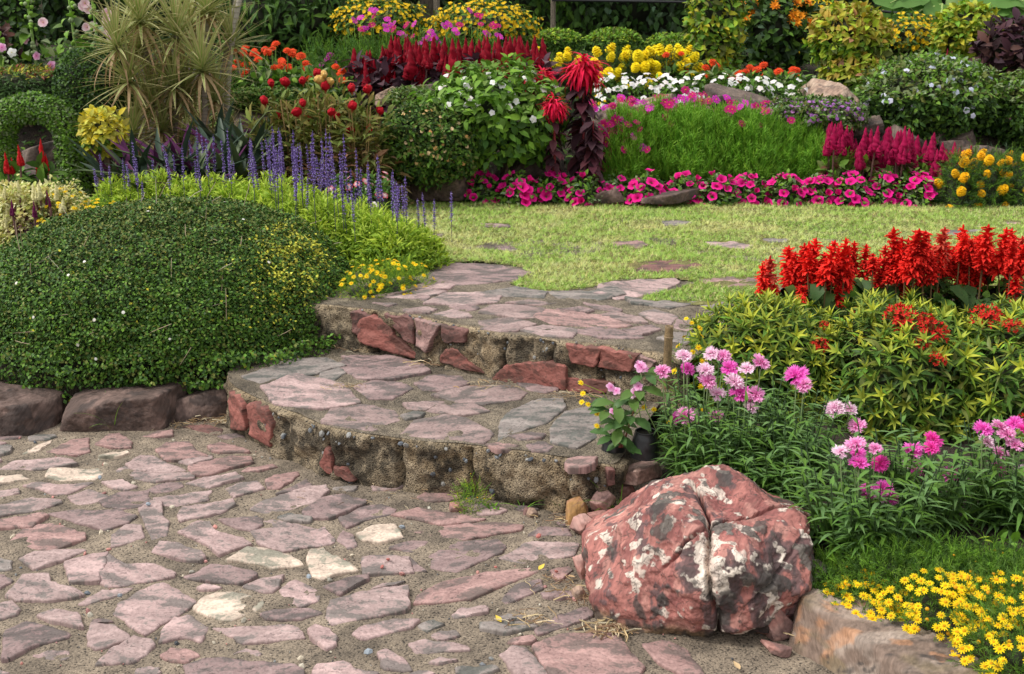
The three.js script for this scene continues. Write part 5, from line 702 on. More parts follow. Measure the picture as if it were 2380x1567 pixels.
// ---------------------------------------------------------------- the black nursery bag, its plant, the stake, weeds
{
  rs(171);
  const M_BAG = std({ color: L3(0.018, 0.019, 0.022), roughness: 0.38 });
  for (const [label, px, py, d, r, h] of [['black plastic nursery bag standing behind the flat pink slab', 1499, 1052, 3.03, 0.042, 0.075], ['black plastic nursery bag half hidden under the periwinkle leaves', 1425, 1062, 3.08, 0.038, 0.07]]) {
    const b = atD(px, py, d), m = new MB(), rows = [], nu = 28, t = thing('nursery_bag', label, 'plant bag', V3(b.x, Math.max(soilH(b.x, b.z), b.y - 0.01), b.z));
    for (let j = 0; j <= 10; j++) { const v = j / 10, row = []; for (let i = 0; i < nu; i++) { const a = i / nu * 6.2832, fold = 0.10 * Math.abs(ns(a * 1.3 + px, v * 2, 1)) * 2 + 0.05 * ns(a * 3, v * 6, 5 + px), rad = r * (1 - 0.30 * Math.pow(v, 2.2) - fold * (0.4 + v)); row.push(m.v(Math.cos(a) * rad, v * h + (v > 0.9 ? 0.006 * ns(a * 2, 1, 3) : 0), Math.sin(a) * rad)); } rows.push(row); }
    for (let j = 0; j < 10; j++) for (let i = 0; i < nu; i++) m.q(rows[j][i], rows[j + 1][i], rows[j + 1][(i + 1) % nu], rows[j][(i + 1) % nu]);
    mesh('bag', m.build(), M_BAG, t); const s = mesh('soil', new THREE.CircleGeometry(r * 0.66, 20), SOIL, t); s.rotation.x = -Math.PI / 2; s.position.y = h * 0.9;
    const hem = mesh('hem', new THREE.TorusGeometry(r * 0.69, 0.0022, 6, 28), M_BAG, t); hem.rotation.x = Math.PI / 2; hem.position.y = h;
  }
  const leafs = (label, name, px, py, d, list, st) => { const b = atD(px, py, d), t = thing(name, label, 'periwinkle', V3(b.x, b.y, b.z)), m = new MB(); for (const [x, y, a, dz] of st) { const p = atD(x, y, d + (dz ?? 0)).sub(t.position); m.tube([V3(p.x * 0.15, 0, p.z), V3(p.x * 0.7, p.y * 0.5, p.z), p], 0.0032, 0.002, 5, L3(0.26, 0.07, 0.06), L3(0.2, 0.2, 0.07)); } mesh('stem', m.build(), M_STEM, t); return [t, (x, y, ang, len, up = 0.3) => { const p = atD(x, y, d).sub(t.position), dir = V3(Math.cos(ang), up, Math.sin(ang)), o = mesh('leaf', LEAF.spoon, R() < 0.4 ? leafMatB : leafMatC, t); basis(p, dir, V3(0, 1, 0.45), len).decompose(o.position, o.quaternion, o.scale); }]; };
  const [pw, leaf] = leafs('glossy leaved periwinkle with pale pink flowers in the nursery bag', 'periwinkle', 1440, 1040, 3.03, [], [[1440, 960], [1490, 860], [1452, 1000]]);
  for (const [x, y] of [[1432, 935], [1440, 985], [1450, 1035], [1500, 870], [1487, 905], [1415, 955], [1470, 965], [1425, 1010], [1465, 930]]) for (let k = 0; k < 6; k++) leaf(x + gauss() * 5, y + gauss() * 6, k * 1.05 + R(), rr(0.05, 0.082), rr(-0.1, 0.55));
  for (const [x, y, s] of [[1420, 900, 0.017], [1432, 908, 0.014], [1490, 853, 0.019], [1478, 912, 0.018], [1484, 898, 0.015], [1424, 955, 0.012]]) flower(pw, FL.vincaPink, atD(x, y, 3.01).sub(pw.position), V3(gauss() * 0.6, 0.7, 0.7), s);
  // thin straggling yellow daisies over the tread
  { const b = onY(1450, 1000, 0.2), t = thing('yellow_daisy', 'straggling yellow daisies leaning over the right end of the lower tread', 'daisy', b), m = new MB(); for (const [x, y] of [[1350, 890], [1355, 915], [1367, 940], [1352, 935], [1388, 962], [1405, 960], [1387, 990], [1497, 947], [1520, 952]]) { const p = atD(x, y, 3.06).sub(t.position); m.tube([V3(0, 0, 0), V3(p.x * 0.5, p.y * 0.7 + 0.01, p.z * 0.5), p], 0.0011, 0.0008, 4, G.fresh, G.lime); flower(t, FL.daisy, p, V3(gauss() * .5, 0.7, 0.6), 0.0095); } mesh('stem', m.build(), M_STEM, t); }
  // small yellow flowers between stake and ixora
  { const c = atD(1590, 790, 3.45); mound({ name: 'yellow_daisy', label: 'yellow daisies between the bamboo stake and the ixora', cat: 'daisy', pos: V3(c.x + 0.02, soilH(c.x, c.z), c.z), rx: 0.07, rz: 0.06, h: c.y - soilH(c.x, c.z) + 0.03, n: 420, size: [0.03, 0.055], leaf: LEAF.feather, pal: [G.fresh, G.mid, G.dark], nf: 22, set: FL.daisy, fs: 0.0105, rise: 0.08, core: 0.5 }); }
  { const b = atD(1548, 880, 3.22), top = atD(1548, 758, 3.22), h = top.y - b.y + 0.03, t = thing('bamboo_stake', 'short cut bamboo stake between the pinks and the upper step', 'stake', V3(b.x, b.y - 0.03, b.z)); t.rotation.z = -0.02; const pts = []; for (let k = 0; k <= 24; k++) { const y = k / 24 * h; pts.push(new THREE.Vector2(0.0125 + 0.0016 * Math.exp(-Math.pow((y - h * 0.83) / 0.005, 2)) + 0.0005 * Math.sin(k * 3), y)); } pts.push(new THREE.Vector2(0.008, h), new THREE.Vector2(0.007, h - 0.01), new THREE.Vector2(0, h - 0.011)); mesh('cane', new THREE.LatheGeometry(pts, 16), std({ color: L3(0.45, 0.34, 0.20), map: sandRep(SAND, 1), roughness: 0.6 }), t); mesh('node', new THREE.TorusGeometry(0.0135, 0.0014, 6, 18).rotateX(Math.PI / 2).translate(0, h * 0.83, 0), std({ color: L3(0.3, 0.22, 0.13) }), t); }
  // weeds and grass
  const grassTuft = (label, px, py, h, n, L, spread, name = 'grass_tuft', cat = 'grass tuft') => { const b = onY(px, py, h), t = thing(name, label, cat, b), m = new MB(); for (let k = 0; k < n; k++) { const a = R() * 6.28, dir = V3(Math.cos(a) * spread, 1, Math.sin(a) * spread); const c0 = pick([G.mid, G.fresh, L3(0.12, 0.24, 0.05)]); m.blade(basis(V3(Math.cos(a) * 0.008, 0, Math.sin(a) * 0.008), dir, V3(-dir.x, 0.6, -dir.z + 0.2), 1), { len: L * rr(0.55, 1.15), wid: 0.0022, seg: 6, bend: rr(0.4, 1.7), fold: 0.2, ca: c0, cb: c0.clone().multiplyScalar(1.15), prof: (s) => 1 - s * 0.85 }); } mesh('blade', m.build(), M_LEAF, t, 'stuff'); };
  grassTuft('thin grass tuft at the foot of the lower step, near its right end', 1300, 1182, 0, 12, 0.13, 0.55); grassTuft('thin grass tuft between the step end and the ochre block', 1345, 1170, 0.0, 8, 0.12, 0.5); grassTuft('grass tuft among the red rubble left of the boulder', 1440, 1190, 0.03, 22, 0.13, 0.6); grassTuft('small grass tuft under the flat pink slab', 1420, 1090, 0.12, 14, 0.07, 0.6);
  grassTuft('long grass tuft between boulder and triple headed pink', 1868, 1300, 0.06, 20, 0.19, 0.45); grassTuft('grass tuft right behind the boulder', 1900, 1210, 0.12, 16, 0.19, 0.5); grassTuft('onion-like grass sprig growing before the long brown edging rock', 265, 1000, 0, 6, 0.15, 0.3); grassTuft('lone grass blades hanging at the left face of the lower step', 668, 1052, 0, 6, 0.11, 0.5); grassTuft('tiny grass wisps along the foot of the lower step', 1215, 1184, 0, 7, 0.07, 0.7);
  { const b = onY(1092, 1180, 0); mound({ name: 'feathery_weed', label: 'fine feathery weed with yellow buds at the foot of the lower step', cat: 'weed', pos: b, rx: 0.05, rz: 0.04, h: 0.085, n: 260, size: [0.018, 0.035], leaf: LEAF.feather, pal: [G.fresh, G.lime, G.mid], nf: 5, set: FL.bud, fs: 0.0045, rise: 0.3, core: 0 }); }
  { const b = onY(1140, 1184, 0); mound({ name: 'small_weed', label: 'small round-leaved weed right of the feathery weed', cat: 'weed', pos: b, rx: 0.03, rz: 0.02, h: 0.016, n: 40, size: [0.01, 0.016], leaf: LEAF.oval, pal: [G.fresh, G.mid], core: 0 }); }
  { const b = onY(1450, 1420, 0); mound({ name: 'small_weed', label: 'low weed with round leaflets at the left foot of the boulder', cat: 'weed', pos: b.add(V3(0.03, 0, 0.01)), rx: 0.05, rz: 0.025, h: 0.045, n: 46, size: [0.009, 0.014], leaf: LEAF.round, pal: [G.mid, G.fresh, G.olive], core: 0 }); }
  { const c = atD(1885, 1170, 2.6); mound({ name: 'small_weed', label: 'yellow-green sprig against the right back of the boulder', cat: 'weed', pos: V3(c.x, c.y - 0.05, c.z), rx: 0.03, rz: 0.02, h: 0.07, n: 22, size: [0.014, 0.024], leaf: LEAF.oval, pal: [G.lime, G.fresh], core: 0 }); }
  { const c = atD(2330, 1255, 2.42); mound({ name: 'small_weed', label: 'broad leaved pale green weed at right behind golden daisies', cat: 'weed', pos: V3(c.x, c.y - 0.06, c.z), rx: 0.06, rz: 0.04, h: 0.08, n: 26, size: [0.03, 0.05], leaf: LEAF.oval, pal: [G.fresh, G.lime, G.mid], core: 0, flatN: 1.2 }); }
}
// ---------------------------------------------------------------- shrubs of the bank
function shrub(o) {
  const d = o.d, k = mpp((o.yT + o.yB) / 2, d), c = atD(o.px, (o.yT + o.yB) / 2, d), hT = atD(o.px, o.yT, d).y, hB = atD(o.px, o.yB, d).y, g = soilH(c.x, c.z), rx = o.w / 2 * k, ry = (hT - hB) / 2, rz = o.rz ?? Math.min(rx, 0.55) * 0.9, cy = (hT + hB) / 2 - g;
  const t = thing(o.name, o.label, o.cat, V3(c.x, g, c.z), o.group), sz = (o.size[0] + o.size[1]) / 2, n = Math.min(9000, Math.round((o.cov ?? 5) * 2.2 * Math.PI * (rx * ry + rx * rz + ry * rz) / 1.5 / (sz * sz * 0.33)));
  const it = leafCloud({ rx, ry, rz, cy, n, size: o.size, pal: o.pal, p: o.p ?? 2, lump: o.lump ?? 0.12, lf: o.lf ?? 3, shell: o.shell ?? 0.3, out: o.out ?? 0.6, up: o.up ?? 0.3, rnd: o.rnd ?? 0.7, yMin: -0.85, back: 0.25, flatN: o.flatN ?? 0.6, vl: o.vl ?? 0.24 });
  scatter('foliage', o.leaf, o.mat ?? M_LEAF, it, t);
  if (o.core !== 0) core(t, rx * (o.core ?? 0.8), ry * (o.core ?? 0.8), rz * (o.core ?? 0.8), cy, Math.max(2, (o.p ?? 2)));
  if (cy - ry * 0.6 > 0.02) stems(t, 6, rx * 0.5, Math.max(0.08, cy), 0.012, G.twig, rz * 0.5);
  const front = it.filter((q) => q.n.z > (o.fz ?? -0.1) && q.n.y > (o.fy ?? -0.3));
  for (const f of o.flowers ?? []) { const fr = f.where ? front.filter((q) => f.where(q.p, q.n)) : front; if (!fr.length) continue; const pts = []; for (let q = 0; q < f.n; q++) { const a = fr[Math.floor(R() * fr.length)]; pts.push({ p: a.p.clone().addScaledVector(a.n, (f.lift ?? 0.6) * f.s), n: a.n.clone().add(V3(0, 0.4, 0.5)).normalize() }); } if (f.stuff) scatter(f.part ?? 'blossom', f.set[0], M_PETAL, copies(0, pts, f.s, 0, f.col), t); else for (const q of pts) flower(t, f.set, q.p, q.n, f.s * rr(0.8, 1.15), 0, f.part ?? 'flower'); }
  return t;
}
rs(201);
shrub({ name: 'clipped_bush', label: 'dark clipped rounded bush between the topiary arch and the dracaenas', cat: 'bush', px: 222, yT: 114, yB: 345, w: 172, d: 6.6, p: 2.6, lump: 0.03, shell: 0.14, leaf: LEAF.round, size: [0.016, 0.027], pal: [G.dark, G.mid, G.dark, G.blue], cov: 4 });
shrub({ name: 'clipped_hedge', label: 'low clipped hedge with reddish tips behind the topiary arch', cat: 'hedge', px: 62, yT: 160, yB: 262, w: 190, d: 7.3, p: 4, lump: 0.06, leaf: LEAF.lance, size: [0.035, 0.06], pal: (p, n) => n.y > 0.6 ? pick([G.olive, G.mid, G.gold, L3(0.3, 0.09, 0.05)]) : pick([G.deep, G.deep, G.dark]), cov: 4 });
{ // arch clipped from small leaves
  const d = 6.1, k = mpp(330, d), c = atD(82, 325, d), g = soilH(c.x, c.z), t = thing('topiary_arch', 'small leaved shrub clipped to an open arch at the left edge', 'topiary', V3(c.x, g, c.z)), it = [], cy = c.y - g, Rr = 82 * k, path = [];
  for (let a = 200; a >= -20; a -= 4) path.push(V3(Math.cos(a * Math.PI / 180) * Rr, cy + Math.sin(a * Math.PI / 180) * Rr * 0.9, 0)); path.unshift(V3(-Rr * 1.0, 0.02, 0)); path.push(V3(Rr * 1.08, cy * 0.5, 0), V3(Rr * 1.1, 0.0, 0));
  const cu = new THREE.CatmullRomCurve3(path), rad = 33 * k;
  for (let q = 0; q < 15000; q++) { const u = R(), p = cu.getPointAt(u), tg = cu.getTangentAt(u), n1 = V3().crossVectors(tg, V3(0, 0, 1)).normalize(), a = R() * 6.28, n = n1.multiplyScalar(Math.cos(a)).add(V3(0, 0, Math.sin(a))), r = rad * (1 + 0.05 * fbm(p.x * 6 + a * 0.3, p.y * 6, 3, 3) * 2) * (1 - 0.14 * R() * R()) * (u > 0.75 ? 1 + (u - 0.75) * 1.2 : 1); it.push({ m: basis(p.clone().addScaledVector(n, r), n.clone().multiplyScalar(0.4).add(rdir().multiplyScalar(0.8)).addScaledVector(UP, 0.3), n.clone().addScaledVector(UP, 0.6).add(rdir().multiplyScalar(0.4)), rr(0.014, 0.024)), c: vary(u > 0.85 && R() < 0.03 ? G.gold : pick([G.mid, G.fresh, G.pale, G.mid]), 0.03, 0, 0.28) }); }
  scatter('foliage', LEAF.round, M_LEAF, it, t); mesh('shade_core', new THREE.TubeGeometry(cu, 50, rad * 0.82, 10), M_CORE, t);  // solid dark tube inside the leaves, painted as their inner shade
}
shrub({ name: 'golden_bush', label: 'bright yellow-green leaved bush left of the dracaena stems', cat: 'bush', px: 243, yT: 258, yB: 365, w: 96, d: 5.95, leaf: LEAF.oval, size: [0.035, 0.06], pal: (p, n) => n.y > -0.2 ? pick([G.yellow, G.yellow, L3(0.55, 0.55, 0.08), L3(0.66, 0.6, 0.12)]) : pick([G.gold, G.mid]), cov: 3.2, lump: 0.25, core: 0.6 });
shrub({ name: 'leafy_shrub', label: 'dark leafy shrub filling the back between dracaenas and yellow bells', cat: 'shrub', px: 665, yT: -70, yB: 150, w: 330, d: 9.3, leaf: LEAF.lance, size: [0.09, 0.14], pal: [G.deep, G.dark, G.dark, G.mid], cov: 3.2, lump: 0.25, out: 0.3, up: -0.1 });
shrub({ name: 'ground_shrub', label: 'low spreading small leaved shrub over rocks behind the cockscombs', cat: 'shrub', px: 600, yT: 208, yB: 252, w: 170, d: 7.05, leaf: LEAF.round, size: [0.018, 0.03], pal: [G.dark, G.mid, G.olive], cov: 3, lump: 0.3 });
shrub({ name: 'ground_shrub', label: 'creeping small leaved shrub hanging over the rock beside the plume bed', cat: 'shrub', px: 960, yT: 205, yB: 250, w: 110, d: 6.98, leaf: LEAF.round, size: [0.02, 0.03], pal: [G.olive, G.mid, G.pale], cov: 2.4, lump: 0.4 });
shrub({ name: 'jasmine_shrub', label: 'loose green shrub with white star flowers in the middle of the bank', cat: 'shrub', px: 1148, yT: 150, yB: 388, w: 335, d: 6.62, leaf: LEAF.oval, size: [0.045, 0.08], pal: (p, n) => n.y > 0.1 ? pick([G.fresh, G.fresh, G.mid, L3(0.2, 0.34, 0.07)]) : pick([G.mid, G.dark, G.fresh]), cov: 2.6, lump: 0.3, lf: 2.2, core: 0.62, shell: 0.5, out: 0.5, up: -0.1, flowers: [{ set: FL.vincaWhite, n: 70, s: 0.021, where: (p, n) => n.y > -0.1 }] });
shrub({ name: 'clipped_bush', label: 'dark clipped shrub with cream flower clusters left of white flowering shrub', cat: 'bush', px: 1000, yT: 245, yB: 425, w: 226, d: 6.42, p: 2.6, lump: 0.16, leaf: LEAF.oval, size: [0.022, 0.038], pal: [G.deep, G.dark, G.mid, G.mid, G.olive], cov: 3.4, core: 0.78, flowers: [{ set: FL.tiny, n: 120, s: 0.012, stuff: 1, col: [L3(0.75, 0.5, 0.22), L3(0.8, 0.6, 0.35), L3(0.6, 0.34, 0.12)] }] });
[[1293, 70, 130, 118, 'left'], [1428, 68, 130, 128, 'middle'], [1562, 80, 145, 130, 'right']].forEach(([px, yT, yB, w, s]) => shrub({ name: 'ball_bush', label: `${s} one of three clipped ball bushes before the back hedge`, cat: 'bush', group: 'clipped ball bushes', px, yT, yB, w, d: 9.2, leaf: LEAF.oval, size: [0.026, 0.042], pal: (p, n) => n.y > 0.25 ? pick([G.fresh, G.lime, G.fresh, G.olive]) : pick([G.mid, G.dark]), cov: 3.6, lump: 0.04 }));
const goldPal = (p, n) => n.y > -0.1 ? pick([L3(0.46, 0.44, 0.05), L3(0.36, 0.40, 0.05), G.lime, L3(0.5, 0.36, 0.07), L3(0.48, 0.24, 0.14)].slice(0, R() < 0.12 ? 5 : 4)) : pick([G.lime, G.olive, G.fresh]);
shrub({ name: 'golden_topiary', label: 'tall column of golden-green foliage left of the orange flowering shrub', cat: 'topiary', px: 1662, yT: -60, yB: 195, w: 118, d: 8.4, p: 3.2, leaf: LEAF.oval, size: [0.045, 0.075], pal: (p, n) => pick([G.gold, G.lime, G.olive, G.fresh, G.mid]), cov: 2.8, lump: 0.18, core: 0.7 });
shrub({ name: 'golden_topiary', label: 'large rounded golden shrub clipped in two tiers, right of centre', cat: 'topiary', px: 1972, yT: 18, yB: 150, w: 170, d: 8.2, p: 2.5, leaf: LEAF.oval, size: [0.05, 0.085], pal: goldPal, cov: 3, lump: 0.16, core: 0.75 });
shrub({ name: 'golden_topiary', label: 'smaller golden tier under the large rounded golden shrub', cat: 'topiary', px: 1985, yT: 125, yB: 215, w: 135, d: 8.1, p: 2.4, leaf: LEAF.oval, size: [0.05, 0.08], pal: goldPal, cov: 3, lump: 0.18, core: 0.7 });
shrub({ name: 'golden_topiary', label: 'golden-green clipped shrub left of the dark purple shrub', cat: 'topiary', px: 2245, yT: 14, yB: 140, w: 135, d: 8.7, p: 2.6, leaf: LEAF.oval, size: [0.05, 0.08], pal: () => pick([G.lime, L3(0.4, 0.44, 0.06), G.gold, G.fresh]), cov: 3, lump: 0.16 });
shrub({ name: 'orange_shrub', label: 'dark green shrub with clusters of orange flowers behind the zinnias', cat: 'shrub', px: 1800, yT: -15, yB: 165, w: 185, d: 8.9, leaf: LEAF.oval, size: [0.06, 0.1], pal: [G.dark, G.blue, G.mid, G.deep], cov: 2.4, lump: 0.25, core: 0.7, flowers: [{ set: FL.zinniaOrange ?? (FL.zinniaOrange = several(2, () => ringPetals(ringPetals(new MB(), 9, 0.9, 0.22, 0.5, 0, L3(0.80, 0.22, 0.008), L3(0.86, 0.32, 0.015), { seg: 2 }), 7, 0.7, 0.2, 0.95, 0.1, L3(0.80, 0.25, 0.01), L3(0.88, 0.38, 0.02), { seg: 2 }))), n: 46, s: 0.05, where: (p, n) => n.y > 0.05 && p.y > 0.35 }] });
for (const [label, px, yT, yB, w, d, n] of [['tall yellow bell flowered shrub behind right half of crimson plumes', 1125, 5, 130, 240, 8.9, 420], ['yellow bell flowered shrub behind left half of crimson plumes', 880, 0, 120, 210, 9.0, 240], ['yellow flowered shrub between orange shrub and large golden shrub', 1885, 5, 150, 130, 9.6, 240], ['yellow flowered shrub between two golden shrubs', 2110, 35, 150, 190, 9.3, 260]])
  shrub({ name: 'yellow_bell_shrub', label, cat: 'shrub', px, yT, yB, w, d, leaf: LEAF.lance, size: [0.05, 0.09], pal: [G.mid, G.fresh, G.olive, G.dark], cov: 2, lump: 0.3, core: 0.7, flowers: [{ set: FL.bell, n: n * 2, s: 0.0165, stuff: 1, lift: 1, where: (p, n2) => n2.y > -0.45 }], fy: -0.6 });
shrub({ name: 'purple_shrub', label: 'dark purple leaved shrub at the upper right edge', cat: 'shrub', px: 2350, yT: 55, yB: 185, w: 150, d: 8.0, leaf: LEAF.oval, size: [0.07, 0.12], pal: [G.plum, G.plum, L3(0.05, 0.025, 0.03), G.bronze], cov: 3, lump: 0.28 });
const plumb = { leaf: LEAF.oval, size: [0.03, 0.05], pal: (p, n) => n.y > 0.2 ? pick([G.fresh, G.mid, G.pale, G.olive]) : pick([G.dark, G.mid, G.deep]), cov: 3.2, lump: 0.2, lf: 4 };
shrub({ name: 'plumbago_shrub', label: 'large spreading plumbago shrub with pale blue flowers at right', cat: 'shrub', px: 2155, yT: 132, yB: 335, w: 335, d: 7.3, ...plumb, flowers: [{ set: FL.blue5, n: 60, s: 0.021 }] });
shrub({ name: 'plumbago_shrub', label: 'second plumbago shrub cut by the right frame edge', cat: 'shrub', px: 2390, yT: 165, yB: 345, w: 190, d: 7.2, ...plumb, flowers: [{ set: FL.vincaPink, n: 10, s: 0.018 }] });
shrub({ name: 'lantana', label: 'trailing lantana with tiny lilac flowers over the ledge rocks', cat: 'lantana', px: 1885, yT: 228, yB: 305, w: 245, d: 6.95, leaf: LEAF.oval, size: [0.024, 0.04], pal: [G.mid, G.pale, G.dark, G.olive], cov: 2.6, lump: 0.3, flowers: [{ set: FL.tiny, n: 260, s: 0.013, stuff: 1, col: [L3(0.36, 0.13, 0.45), L3(0.45, 0.2, 0.5)] }] });
shrub({ name: 'green_shrub', label: 'grey-green shrub at the far upper left behind the hollyhocks', cat: 'shrub', px: 20, yT: -40, yB: 160, w: 150, d: 9.0, leaf: LEAF.oval, size: [0.05, 0.09], pal: [G.blue, G.dark, G.deep, G.mid], cov: 2.6, lump: 0.3 });
shrub({ name: 'dark_leaf_shrub', label: 'purple-brown leaved shrub hanging in at the upper left edge', cat: 'shrub', px: -15, yT: 60, yB: 170, w: 80, d: 7.5, leaf: LEAF.oval, size: [0.07, 0.11], pal: [G.plum, G.bronze], cov: 2, lump: 0.3 });

// ---------------------------------------------------------------- dracaenas
{
  rs(211);
  const heads = [0, 1, 2].map((v) => { const m = new MB(); for (let k = 0; k < 66; k++) { const t = k / 66, el = lerp(1.45, -0.6, Math.pow(t, 1.0)) + gauss() * 0.12, a = k * 2.39996, dir = V3(Math.cos(a) * Math.cos(el), Math.sin(el), Math.sin(a) * Math.cos(el)), old = t > 0.84, ca = old ? L3(0.54, 0.41, 0.23) : L3(0.58, 0.55, 0.27), cb = old ? L3(0.54, 0.34, 0.21) : L3(0.60, 0.42, 0.27), cm = old ? null : L3(0.27, 0.40, 0.10); m.blade(basis(V3(0, -t * 0.12, 0), dir, V3(-dir.x * 0.5, 1, -dir.z * 0.5), 1), { len: rr(0.8, 1.05) * (old ? 0.9 : 1), wid: 0.036, seg: 5, bend: old ? rr(0.3, 1.1) : rr(0.05, 0.45), fold: 0.4, ca, cb, cm, prof: (s) => s < 0.15 ? 0.7 + 2 * s : Math.pow(1 - s, 0.7) }); } return m.build(); });
  const bark = L3(0.24, 0.20, 0.165), bark2 = L3(0.36, 0.33, 0.29);
  const plants = [
    ['tall leaning dracaena with a slim grey stem, left of the clump', 6.45, [[400, 345, 0], [372, 240, 0], [338, 120, 0], [324, 42, 0]], [[324, 40, 0.40], [320, 108, 0.36], [352, 238, 0.40]], bark],
    ['middle dracaena whose round crown rises over the clump', 6.4, [[410, 350, 0], [408, 200, 0], [410, 75, 0]], [[410, 74, 0.42], [402, 190, 0.36]], bark],
    ['right dracaena crown in front of the pale trunks', 6.35, [[470, 350, 0], [476, 250, 0], [468, 158, 0]], [[468, 154, 0.38], [430, 222, 0.38], [500, 225, 0.3]], bark],
    ['dracaena reaching above the frame behind the clump', 6.65, [[478, 340, 0], [480, 160, 0], [479, 20, 0]], [[479, 18, 0.38], [540, 95, 0.3], [440, 60, 0.34]], bark2],
    ['low bushy dracaena at the left foot of the clump', 6.25, [[305, 370, 0], [310, 320, 0]], [[308, 305, 0.34], [375, 295, 0.34], [300, 180, 0.36], [270, 100, 0.34]], bark],
    ['tall bare pair of pale dracaena trunks leaning out at right', 6.6, [[527, 300, 0], [530, 180, 0], [545, 60, 0], [562, -30, 0]], [[520, 330, 0.3]], bark2],
    ['second pale dracaena trunk beside the leaning one', 6.7, [[512, 300, 0], [518, 180, 0], [535, 70, 0], [556, -30, 0]], [[455, 300, 0.32], [420, 330, 0.3]], bark2]];
  for (const [label, d, st, hd, col] of plants) {
    const b0 = atD(st[0][0], st[0][1], d), g = soilH(b0.x, b0.z), t = thing('dracaena', label, 'dracaena', V3(b0.x, g, b0.z), 'dracaenas in the clump'), pts = st.map(([x, y]) => atD(x, y, d).sub(t.position)); pts.unshift(V3(pts[0].x, 0, 0)); const cu = new THREE.CatmullRomCurve3(pts), m = new MB(), n = 40, P = cu.getSpacedPoints(n);
    for (let k = 0; k <= n; k++) {} m.tube(P.map((p, k) => p), 0.021, 0.014, 8, col, col.clone().multiplyScalar(1.1)); for (let k = 1; k < n; k++) m.tube([P[k].clone(), P[k].clone().add(V3(0, 0.004, 0))], 0.0225 - 0.007 * k / n, 0.0225 - 0.007 * k / n, 8, col.clone().multiplyScalar(0.7)); mesh('stem', m.build(), M_STEM, t);
    for (const [x, y, s] of hd) { const o = mesh('leaf_crown', pick(heads), M_LEAF, t, 'stuff'); o.position.copy(atD(x, y, d + rr(-0.15, 0.1)).sub(t.position)); o.rotation.set(gauss() * 0.2, R() * 6, gauss() * 0.2); o.scale.setScalar(s * 0.9); }
  }
  // oyster plants: stiff dark leaves, purple below
  const mG = leafMat({ color: L3(0.045, 0.075, 0.05), roughness: 0.4, transmission: 0.12 }), mP = leafMat({ color: L3(0.10, 0.022, 0.085), roughness: 0.4, transmission: 0.2 }), mV = leafMat({ color: L3(0.11, 0.15, 0.075), roughness: 0.4, transmission: 0.12 });
  [[268, 405, 5.85, 0.3], [318, 395, 5.8, 0.32], [372, 400, 5.75, 0.3], [418, 385, 5.85, 0.34], [470, 395, 5.8, 0.32], [520, 390, 5.85, 0.34], [560, 385, 5.9, 0.34], [545, 340, 6.1, 0.34], [590, 350, 6.1, 0.34], [330, 420, 5.6, 0.24], [440, 415, 5.6, 0.26], [505, 330, 6.2, 0.3]].forEach(([px, py, d, L], i) => { const b = atD(px, py, d), g = soilH(b.x, b.z), t = thing('oyster_plant', `dark oyster plant with stiff purple-backed leaves, ${ordL(i, 12)} behind the sages`, 'oyster plant', V3(b.x, Math.max(g, b.y - 0.06), b.z), 'oyster plants behind the sages'); for (let k = 0; k < 13; k++) { const a = k * 2.4 + i, el = rr(0.35, 1.25), dir = V3(Math.cos(a) * Math.cos(el), Math.sin(el), Math.sin(a) * Math.cos(el)), o = mesh('leaf', LEAF.stiff, pick([mG, mG, mG, mP, mV]), t); basis(V3(Math.cos(a) * 0.02, 0, Math.sin(a) * 0.02), dir, V3(-dir.x, 0.8, -dir.z + 0.3), L * rr(0.75, 1.15)).decompose(o.position, o.quaternion, o.scale); } });
}
// ---------------------------------------------------------------- bedding on the bank, rows of one kind
function row(n, f) { for (let i = 0; i < n; i++) f(i, n); }
const at = (px, d) => { const p = atD(px, 300, d); return V3(p.x, soilH(p.x, p.z), p.z); };
const topOf = (px, py, d) => atD(px, py, d).y - at(px, d).y;
rs(221);
// petunias along the lawn
row(14, (i, n) => { const px = 1120 + i * 79 + gauss() * 8, d = 6.42 - 0.06 * (i % 2) , p = at(px, d), h = topOf(px, i < 4 ? 402 : 408 + 8 * ns(i * 0.7, 1, 1), d); mound({ name: 'petunia', label: `magenta petunia plant, ${ordL(i, n)} in the row edging the lawn`, cat: 'petunia', group: 'petunias edging the lawn', pos: p, rx: 0.115, rz: 0.12, h: Math.max(0.12, h), n: 520, size: [0.024, 0.045], leaf: LEAF.oval, pal: [G.mid, G.fresh, G.dark, G.pale], nf: i === 4 || i === 7 ? 11 : 19, set: FL.petunia, fs: 0.034, fMin: 0.02, fz: -0.3, rise: 0.07, gap: 1.15, core: 0.7 }); });
